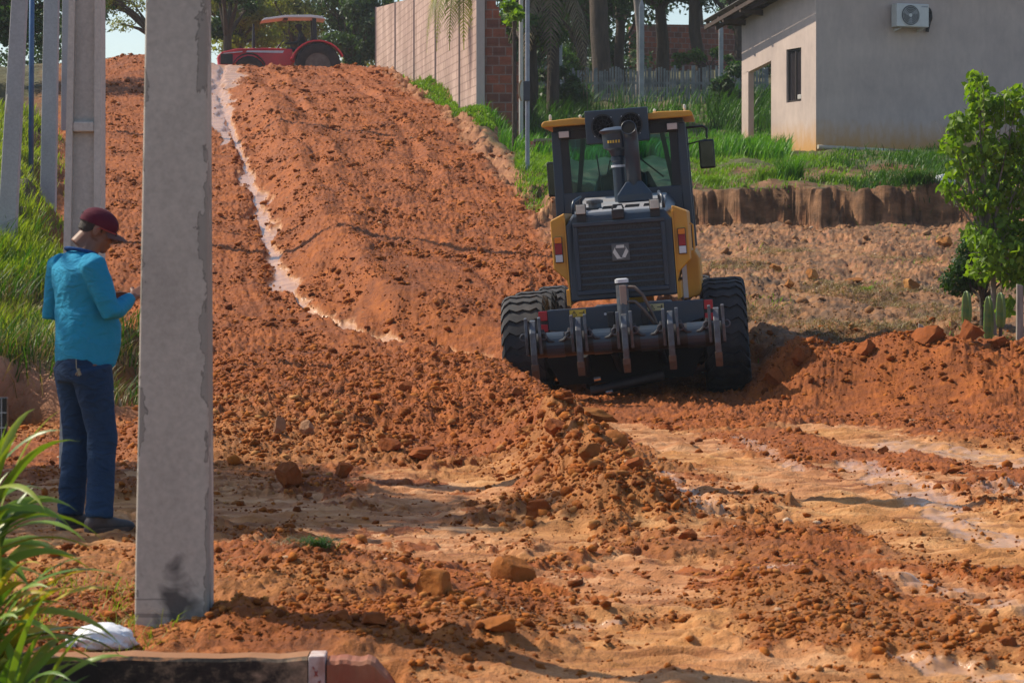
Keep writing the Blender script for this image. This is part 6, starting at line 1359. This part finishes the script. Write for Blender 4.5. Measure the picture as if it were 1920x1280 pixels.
def leafcloud(N, blobs, size, seed, shell=.55, flatten=1.0, droop=.3, kind='oval'):
    """leaf faces spread through ellipsoid clumps, thicker towards each clump's skin; returns vertices and faces"""
    r = np.random.default_rng(seed); wts = np.array([b[3]*b[4]*b[5] for b in blobs])**.75; wts /= wts.sum()
    w = r.choice(len(blobs), N, p=wts); B = np.array(blobs)[w]
    d = r.normal(size=(N, 3)); d /= np.linalg.norm(d, axis=1)[:, None]
    rad = (shell+(1-shell)*r.uniform(size=N))**.8; rad = np.where(r.uniform(size=N) < .3, r.uniform(size=N)**.5, rad)
    nn = fbm(d[:, 0]*2.2+w*3.1, d[:, 1]*2.2+d[:, 2]*2.7, 3, seed); keep = (nn+.12*r.normal(size=N)) > -.22
    C = B[:, :3]+d*B[:, 3:6]*(rad*(1+.55*nn))[:, None]; C = C[keep]; d = d[keep]; M_ = len(C)
    nrm = d*.6+r.normal(size=(M_, 3))*.7+np.array([0, 0, .5]); nrm /= np.linalg.norm(nrm, axis=1)[:, None]
    ax = np.cross(nrm, r.normal(size=(M_, 3))); ax /= np.linalg.norm(ax, axis=1)[:, None]; ax[:, 2] -= droop; ax /= np.linalg.norm(ax, axis=1)[:, None]; bx = np.cross(nrm, ax)
    s = size*r.uniform(.6, 1.4, M_)[:, None]
    if kind == 'oval':
        P_ = [(0, 0, 0), (.35, .30, .05), (1, 0, -.12), (.35, -.30, .05), ]; V = np.stack([C+ax*s*p[0]+bx*s*p[1]+nrm*s*p[2] for p in P_], 1); F_ = np.array([[0, 1, 2, 3]])
    elif kind == 'broad':
        P_ = [(0, 0, 0), (.25, .30, .06), (.65, .28, .05), (1, 0, -.15), (.65, -.28, .05), (.25, -.30, .06)]; V = np.stack([C+ax*s*p[0]+bx*s*p[1]+nrm*s*p[2] for p in P_], 1)
        F_ = np.array([[0, 1, 2, 3], [0, 3, 4, 5]])
    nv = V.shape[1]; F = (F_[None]+(np.arange(M_)*nv)[:, None, None]).reshape(-1, F_.shape[1]); return V.reshape(-1, 3), F
M_BARK = mat('bark', (.085, .060, .042), (.045, .033, .025), .95, scale=4, sc3=(2, 2, .4), bmp=.8, bdist=.05); M_BARKP = mat('pale_bark', (.26, .22, .19), (.15, .125, .11), .9, scale=3, sc3=(2, 2, .5), bmp=.6, bdist=.03)
def tree(x, Y, z, blobs, N, size, lm, label, trunk_r=.12, cat='tree', name='tree', bark=None, seed=1, group=None, kind='oval', fork=None, parts=True, droop=.3):
    t = thing(name, label, cat, (x, Y, z), group=group); rr = random.Random(seed); V, F = leafcloud(N, blobs, size, seed, kind=kind, droop=droop)
    npmesh('crown', V, F, None, lm, t)
    mb = MB(); fz = fork if fork is not None else min(b[2]-b[5]*.6 for b in blobs); fz = max(fz, .3)
    mb.tube([(0, 0, -.5), (rr.uniform(-.1, .1)*trunk_r*3, 0, fz*.5), (rr.uniform(-.1, .1)*trunk_r*4, 0, fz)], [trunk_r*1.25, trunk_r, trunk_r*.8], 10)
    for b in blobs:
        m_ = Vector((b[0]*.45, b[1]*.45, fz+(b[2]-fz)*.45)); e = Vector(b[:3]); mb.tube([(0, 0, fz*.92), m_+Vector((rr.uniform(-.1, .1), 0, 0)), e], [trunk_r*.6, trunk_r*.35, trunk_r*.12], 6)
        for q in range(4):
            d = Vector((rr.gauss(0, 1)*b[3], rr.gauss(0, 1)*b[4], rr.gauss(0, .8)*b[5]))*.7; mb.tube([m_.lerp(e, rr.uniform(.4, 1)), e*.6+m_*.4+d*.5, e+d], [trunk_r*.18, trunk_r*.1, trunk_r*.04], 5)
    mb.build('trunk', bark or M_BARK, t); return t
def crown(px0, px1, py0, py1, Y, z, n_, seed, depth=1.6, rmul=1.0):
    """clump centres filling a bearing window, in the tree's own coordinates"""
    r = random.Random(seed); x0, x1, z1, z0 = wx(px0, Y), wx(px1, Y), wz(py0, Y)-z, wz(py1, Y)-z; cx0 = (x0+x1)/2; w, h = (x1-x0)/2, (z1-z0)/2; out = []
    for i in range(n_):
        a = r.uniform(0, 2*math.pi); q = r.uniform(.1, .95)**.6; rad = min(w, h)*r.uniform(.30, .52)*rmul
        out.append((math.cos(a)*q*(w-rad*.6), r.uniform(-depth, depth), (z0+z1)/2+math.sin(a)*q*(h-rad*.6), rad*r.uniform(.9, 1.4), rad, rad*r.uniform(.65, .95)))
    return cx0, out
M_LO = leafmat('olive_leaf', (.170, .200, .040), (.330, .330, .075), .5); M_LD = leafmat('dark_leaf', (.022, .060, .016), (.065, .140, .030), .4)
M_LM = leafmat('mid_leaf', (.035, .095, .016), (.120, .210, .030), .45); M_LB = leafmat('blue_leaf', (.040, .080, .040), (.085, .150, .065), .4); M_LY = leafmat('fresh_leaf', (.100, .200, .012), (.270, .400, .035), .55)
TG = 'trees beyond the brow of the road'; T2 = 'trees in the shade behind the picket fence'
def bt(px0, px1, py0, py1, Y, nb_, N, size, lm, label, seed, group, tr_=.18, depth=1.6, kind='oval', z=None, rmul=1.0, bark=None):
    z = gz(wx((px0+px1)/2, Y), Y) if z is None else z; cx0, bl = crown(px0, px1, py0, py1, Y, z, nb_, seed, depth, rmul); return tree(cx0, Y, z, bl, N, size, lm, label, tr_, seed=seed, group=group, kind=kind, bark=bark)
bt(170, 420, -110, 90, 100, 24, 9500, .11, M_LO, 'feathery tree with sky showing through, left of the tractor', 1, TG, rmul=.62)
bt(370, 520, -120, 130, 106, 20, 15000, .15, M_LO, 'olive green tree directly behind the tractor hood', 2, TG, rmul=.85)
bt(480, 640, -140, 110, 116, 20, 13000, .16, M_LO, 'yellowish tree behind the tractor canopy', 3, TG)
bt(590, 740, -60, 150, 104, 22, 17000, .15, M_LB, 'dense bluish dark tree between the tractor and the block wall', 4, TG)
bt(380, 470, -100, 95, 98, 10, 6000, .14, M_LD, 'dark crown seen above the olive tree', 5, TG)
bt(-140, 175, -160, 105, 74, 20, 13000, .14, M_LD, 'dark tree at the top left behind the poles', 6, TG, z=7.8)
bt(640, 900, -260, -20, 98, 14, 8000, .16, M_LM, 'tall tree whose crown shows above the far end of the block wall', 7, TG)
i = 0
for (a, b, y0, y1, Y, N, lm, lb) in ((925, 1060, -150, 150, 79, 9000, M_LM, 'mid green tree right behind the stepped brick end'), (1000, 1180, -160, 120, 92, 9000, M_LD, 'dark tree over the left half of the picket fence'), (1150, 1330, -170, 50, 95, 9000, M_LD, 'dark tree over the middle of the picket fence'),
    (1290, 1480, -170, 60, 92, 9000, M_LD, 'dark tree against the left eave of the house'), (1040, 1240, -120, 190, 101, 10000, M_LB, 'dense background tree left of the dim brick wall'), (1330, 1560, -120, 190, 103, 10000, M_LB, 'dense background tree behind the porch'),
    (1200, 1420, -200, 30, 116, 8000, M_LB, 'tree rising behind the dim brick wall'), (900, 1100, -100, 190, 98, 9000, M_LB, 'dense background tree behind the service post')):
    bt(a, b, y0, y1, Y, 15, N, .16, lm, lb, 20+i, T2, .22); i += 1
# bare trunks in the shade
for k, (px, Y, w, lb, mm) in enumerate(((1125, 90, .62, 'broad dark brown trunk over the pickets', M_BARK), (1196, 89, .24, 'slim pale grey trunk over the middle pickets', M_BARKP), (1308, 93, .42, 'dark trunk right of the dim brick wall', M_BARK), (1080, 96, .30, 'thin dark trunk left of the broad brown trunk', M_BARK), (1165, 97, .35, 'dark trunk between the broad brown and slim pale trunks', M_BARK))):
    x = wx(px, Y); z = gz(x, Y); t = thing('bare_tree', lb, 'tree trunk', (x, Y, z), group='bare trunks behind the picket fence'); r_ = random.Random(k)
    o = MB().tube([(r_.uniform(-.12, .12)*(q > 0), 0, -.4+q*1.2) for q in range(7)], [w*.62]+[w*.5-.01*q for q in range(6)], 12).build('trunk', mm, t); autosmooth(o, 60)
    V, F = leafcloud(1800, [(0, 0, 7.6, 1.8, 1.8, 1.0), (.9, .4, 6.9, 1.2, 1.2, .8), (-1, .2, 7.0, 1.2, 1.2, .8)], .16, 90+k); npmesh('crown', V, F, None, M_LD, t)
# palm by the wall: shaggy trunk with dead fronds
def frond(mb_v, mb_f, base, az, L_, drop, nl, lw, ll, rise=.5, seed=0):
    r = random.Random(seed); pts = []
    for i in range(13): t = i/12; pts.append(Vector(base)+Vector((math.cos(az), math.sin(az), 0))*L_*t*(1-.25*t*drop)+UP*(rise*L_*t-drop*L_*t*t))
    for i in range(nl):
        t = .12+.86*i/nl; p = pts[int(t*12)].lerp(pts[min(int(t*12)+1, 12)], t*12 % 1); d = (pts[min(int(t*12)+1, 12)]-pts[int(t*12)]).normalized(); s = d.cross(UP).normalized(); l_ = ll*math.sin(math.pi*min(t*.85+.18, 1))
        for sg in (-1, 1):
            e = p+(s*sg*.75+d*.55).normalized()*l_-UP*l_*r.uniform(.3, .75); b0 = len(mb_v); w_ = d*lw/2; m1 = p.lerp(e, .5)+UP*l_*.10
            mb_v += [p-w_, p+w_, m1+w_, m1-w_, e]; mb_f += [(b0, b0+1, b0+2, b0+3), (b0+3, b0+2, b0+4)]
    for a, b in zip(pts[:-1], pts[1:]):
        b0 = len(mb_v); s = Vector((0, 0, .012)); q = (b-a).cross(UP).normalized()*.012; mb_v += [a-q, a+q, b+q, b-q, a-s, a+s, b+s, b-s]; mb_f += [(b0, b0+1, b0+2, b0+3), (b0+4, b0+5, b0+6, b0+7)]
def palm(x, Y, z, H, nf, L_, label, seed, dead=6, tr_=.16, name='palm_tree'):
    t = thing(name, label, 'palm', (x, Y, z)); r = random.Random(seed)
    o = MB().tube([(0, 0, -.4), (.05, 0, H*.5), (0, 0, H)], [tr_*1.2, tr_, tr_*.9], 12).build('trunk', M_BARK, t)
    for nm, n_, mm, lo, hi in (('green_fronds', nf, M_LM, .35, .75), ('dead_fronds', dead, mat('dead_frond', (.20, .15, .09), (.12, .09, .05), .9) if 'dead_frond' not in bpy.data.materials else bpy.data.materials['dead_frond'], 1.3, 1.9)):
        for i in range(n_):
            v, f = [], []; frond(v, f, (0, 0, H), i*2*math.pi/n_+r.uniform(-.2, .2), L_*r.uniform(.8, 1.1), r.uniform(lo, hi), 34, .05, .55, .55 if nm[0] == 'g' else .15, i)
            me = bpy.data.meshes.new('frond'); me.from_pydata([tuple(p) for p in v], [], f); link(nm[:-1], me, mm, t)
    return t
palm(wx(1035, 78), 78, gz(wx(1035, 78), 78), 4.0, 9, 2.2, 'shaggy palm with dead fronds hanging on its trunk behind the brick end', 3, 8)
palm(wx(885, 73), 73, gz(wx(885, 73), 73), 4.2, 11, 2.2, 'palm behind the block wall with fronds hanging over its top', 5, 3, .12)
# vine of hanging leaves over the top of the wall
v, f = [], []
for i in range(5): frond(v, f, (wx(864, 66)+.13*i-.35, 66.3-.15*i, 7.95), R(200+i*25), .95, 1.9, 26, .035, .38, .35, i)
me = bpy.data.meshes.new('hanging_fronds'); me.from_pydata([tuple(p) for p in v], [], f); o = link('hanging_fronds', me, M_LO, None); tag(o, 'olive palm fronds hanging down over the near part of the block wall', 'fronds')
# broad bright leaves beside the service post
bt(945, 985, -60, 60, 58, 5, 700, .13, M_LY, 'bright broad-leaved shrub top between the brick end and the service post', 41, None, .05, .5, 'broad')
# shrubs at the fence foot and behind
for k, (a, b, y0, y1, Y, N, lm, lb) in enumerate(((1000, 1110, 120, 200, 80, 3500, M_LD, 'dark bush at the left end of the picket fence'), (1330, 1420, 110, 215, 81, 3500, M_LD, 'dark bush at the right end of the picket fence beside the porch'), (1030, 1090, 85, 150, 88, 1500, M_LM, 'loose light bush standing behind the left pickets'), (1240, 1420, 92, 130, 90, 3000, M_LM, 'strip of low green shrubs behind the right pickets'))):
    bt(a, b, y0, y1, Y, 8, N, .12, lm, lb, 60+k, 'bushes along the picket fence', .05, .6)
# leafy tree at the right edge
RZ = gz(wx(1862, 32), 32)
cb = [(wx(p, 32)-wx(1862, 32), dy, wz(q, 32)-RZ, rx, .32, rz) for p, q, dy, rx, rz in ((1835, 170, 0, .14, .22), (1850, 220, .1, .22, .22), (1905, 190, -.1, .26, .20), (1800, 245, .0, .16, .12), (1870, 280, .1, .30, .22), (1950, 260, 0, .35, .3), (1820, 300, 0, .22, .16), (1900, 350, .1, .32, .25), (1845, 375, -.1, .20, .18), (1880, 430, 0, .24, .2), (1835, 430, .1, .16, .13), (1930, 460, 0, .3, .25), (1990, 370, 0, .4, .35), (1785, 325, -.1, .10, .06), (1905, 520, 0, .16, .12), (1870, 200, .2, .3, .2), (1925, 300, .1, .35, .3), (1860, 340, .2, .3, .2), (1900, 410, .2, .3, .25), (1795, 230, 0, .12, .16), (1850, 500, 0, .2, .18), (1815, 370, .1, .16, .14), (1880, 570, .1, .2, .12), (1885, 480, -.3, .28, .22), (1840, 455, -.3, .2, .18), (1785, 270, -.1, .14, .10), (1775, 350, 0, .10, .10), (1930, 530, -.2, .25, .2), (1960, 430, -.1, .3, .3), (1830, 145, 0, .10, .10))]
tree(wx(1862, 32), 32, RZ, cb, 6800, .085, M_LY, 'young leafy tree with bright broad leaves at the right edge', .035, seed=77, kind='broad', fork=.8, bark=M_BARKP, droop=.7)
yb_ = MB(); 
cx0, bl = crown(1770, 1915, 430, 565, 33, RZ+.1, 10, 5, .4)
tree(cx0, 33, RZ+.1, bl, 9000, .055, M_LD, 'low dark bush under the leafy tree', .04, seed=78, cat='bush', name='bush', fork=.25)
for k, (px, py0, py1, lb) in enumerate(((1812, 545, 612, 'single ribbed cactus pad column left of the pair under the bush'), (1853, 555, 640, 'left cactus column of the pair under the bush'), (1876, 548, 615, 'right cactus column of the pair under the bush'))):
    Yc = 30.8; x = wx(px, Yc); z0 = gz(x, Yc); t = thing('cactus', lb, 'cactus', (x, Yc, z0), group='cacti under the bush')
    h1 = wz(py0, Yc)-z0; h0 = max(.02, wz(py1, Yc)-z0); vs = []; fs = []; NN = 20
    prof = [(0, .35), (.08, .8), (.3, 1), (.6, .95), (.85, .8), (.96, .5), (1, .12)]
    for tt, rr in prof:
        for j in range(NN): a = 2*math.pi*j/NN; q = .062*rr*(1 if j % 4 == 0 else .55+.1*(j % 2)); vs.append((q*math.cos(a), q*math.sin(a), h0+(h1-h0)*tt))
    fs = [(i*NN+j, i*NN+(j+1) % NN, (i+1)*NN+(j+1) % NN, (i+1)*NN+j) for i in range(6) for j in range(NN)]+[tuple(range(NN))[::-1], tuple(range(6*NN, 7*NN))]
    MB().add(vs, fs).build('stem', bpy.data.materials.get('cactus_green') or mat('cactus_green', (.045, .13, .04), (.16, .20, .03), .5, scale=9), t)
    MB().tube([(0, 0, -.1), (0, 0, h0+.03)], .02, 8).build('foot', M_BARK, t)
# strappy plant in the garden, left foreground
def strappy(x, Y, z, n_, L_, w, label, seed, m, zc=.5):
    t = thing('strap_leaf_plant', label, 'plant', (x, Y, z)); r = random.Random(seed)
    for i in range(n_):
        az = r.uniform(-.6, math.pi+.6) if i % 5 else r.uniform(0, 2*math.pi); az = r.uniform(-math.pi*.62, math.pi*.62) if i % 3 else az
        el = r.uniform(.25, 1.35); l_ = L_*r.uniform(.55, 1.1); base = Vector((r.gauss(0, .03), r.gauss(0, .03), zc+r.uniform(-.14, .14))); v = []; K = 10
        d = Vector((math.cos(az)*math.cos(el), math.sin(az)*math.cos(el)*.6, math.sin(el))); p = base.copy(); side = Vector((-math.sin(az), math.cos(az), 0)); tw = r.uniform(-.5, .9)
        for k in range(K+1):
            tt = k/K; ww = w*(math.sin(math.pi*min(.12+tt*.93, 1))**.7)*r.uniform(.95, 1.05)
            s = (side*math.cos(tw)+UP*math.sin(tw)).normalized(); nrm = s.cross(d).normalized()
            v += [p-s*ww/2, p+nrm*ww*.14*(-1), p+s*ww/2]; p = p+d*l_/K; d = (d-UP*(.06+.20*tt)).normalized()
        f = [(3*k+j, 3*k+j+1, 3*k+4+j, 3*k+3+j) for k in range(K) for j in (0, 1)]
        me = bpy.data.meshes.new('leaf'); me.from_pydata([tuple(q) for q in v], [], f); o = link('leaf', me, m[i % len(m)], t, True)
    MB().tube([(0, 0, -.1), (.01, 0, zc*.5), (0, 0, zc+.12)], [.024, .02, .014], 8).build('stem', M_BARK, t); return t
def strapmat(nm, a, b): 
    m = leafmat(nm, a, b, .3, .38); n_, p_, l_ = m.node_tree, m.node_tree.nodes['Principled BSDF'], m.node_tree.links
    bump(n_, p_, noise_node(n_, 30, 3, .5, sc3=(1, 1, 1)).outputs[0], .25, .005); return m
SM = [strapmat('strap_green', (.17, .27, .030), (.20, .31, .04)), strapmat('strap_olive', (.24, .30, .035), (.28, .34, .05)), strapmat('strap_dark', (.09, .18, .03), (.11, .21, .03)), strapmat('strap_green_b', (.18, .29, .035), (.21, .32, .04))]
SY = strapmat('strap_yellow', (.42, .34, .04), (.5, .4, .05))
strappy(wx(-40, 8.7), 8.7, -.42, 54, .46, .034, 'tallest clump of strap leaves at the left edge, level with the man', 3, SM, .93)
strappy(wx(-30, 8.4), 8.4, -.42, 66, .48, .034, 'middle clump of strap leaves in the left foreground, partly yellowed', 8, SM+[SY], .62)
strappy(wx(10, 8.2), 8.2, -.42, 64, .46, .032, 'lowest clump of strap leaves in the bottom left corner, over the kerb', 12, SM, .40)
X = wx(20, 9.0)+rng.normal(0, .09, 180); Y = 9.0+rng.normal(0, .1, 180); blades('corner_grass', X, Y, rng.uniform(.2, .42, 180), .006, M_GD, 'fine grass stems among the strap leaves in the corner', lean=1.2, Z=np.full(180, -.25), wind=(.6, 0))
# tree outside the picture on the left whose shade falls on the pole foot, the man and the flat clay

zt0 = gz(-7.4, 19.5)
tree(-7.4, 19.5, zt0, [(0, 0, 5.6, 1.5, 1.3, .9), (1.2, -.8, 5.2, 1.3, 1.2, .8), (-1, .6, 5.9, 1.2, 1.2, .8), (.8, -2.2, 5.0, 1.2, 1.1, .7), (2.0, -1.6, 5.3, 1.1, 1.0, .6), (.2, 1.2, 5.5, 1.2, 1.0, .7)], 14000, .16, M_LM, 'tree on the left bank just outside the picture, shading the clay beside the poles', .16, seed=99)

def woods(name, px0, px1, py0, py1, Y, N, n_, lm, label, seed):
    z = 0; cx0, bl = crown(px0, px1, py0, py1, Y, z, n_, seed, 3.0, .75); V, F = leafcloud(N, bl, .24, seed); o = npmesh(name, V, F, None, lm); o.location = (cx0, Y, z); return tag(o, label, 'woods', kind='stuff')
woods('far_woods', 900, 1700, -180, 235, 128, 26000, 46, M_LB, 'mass of dark far-off trees filling the gaps behind the picket fence', 301)
woods('far_woods', 370, 780, -150, 190, 132, 16000, 30, M_LO, 'mass of far-off olive trees behind the tractor', 302)
woods('far_woods', -160, 175, -120, 170, 120, 9000, 16, M_LD, 'mass of far-off trees behind the poles at the top left', 303)
# ================================================================= thin dusty air
hz = MB().box(-420, 420, -30, 360, -1.6, 75).build('haze', None); hm = bpy.data.materials.new('haze_air'); hz.data.materials.clear(); hz.data.materials.append(hm)
hm.use_nodes = True; hn = hm.node_tree; hn.nodes.remove(hn.nodes['Principled BSDF']); pv = hn.nodes.new('ShaderNodeVolumePrincipled')
pv.inputs['Color'].default_value = (.86, .90, .95, 1); pv.inputs['Density'].default_value = .00035; pv.inputs['Anisotropy'].default_value = .3
hn.links.new(pv.outputs[0], hn.nodes['Material Output'].inputs['Volume'])
tag(hz, 'thin dusty haze hanging in the air over the whole place', 'haze', kind='stuff')
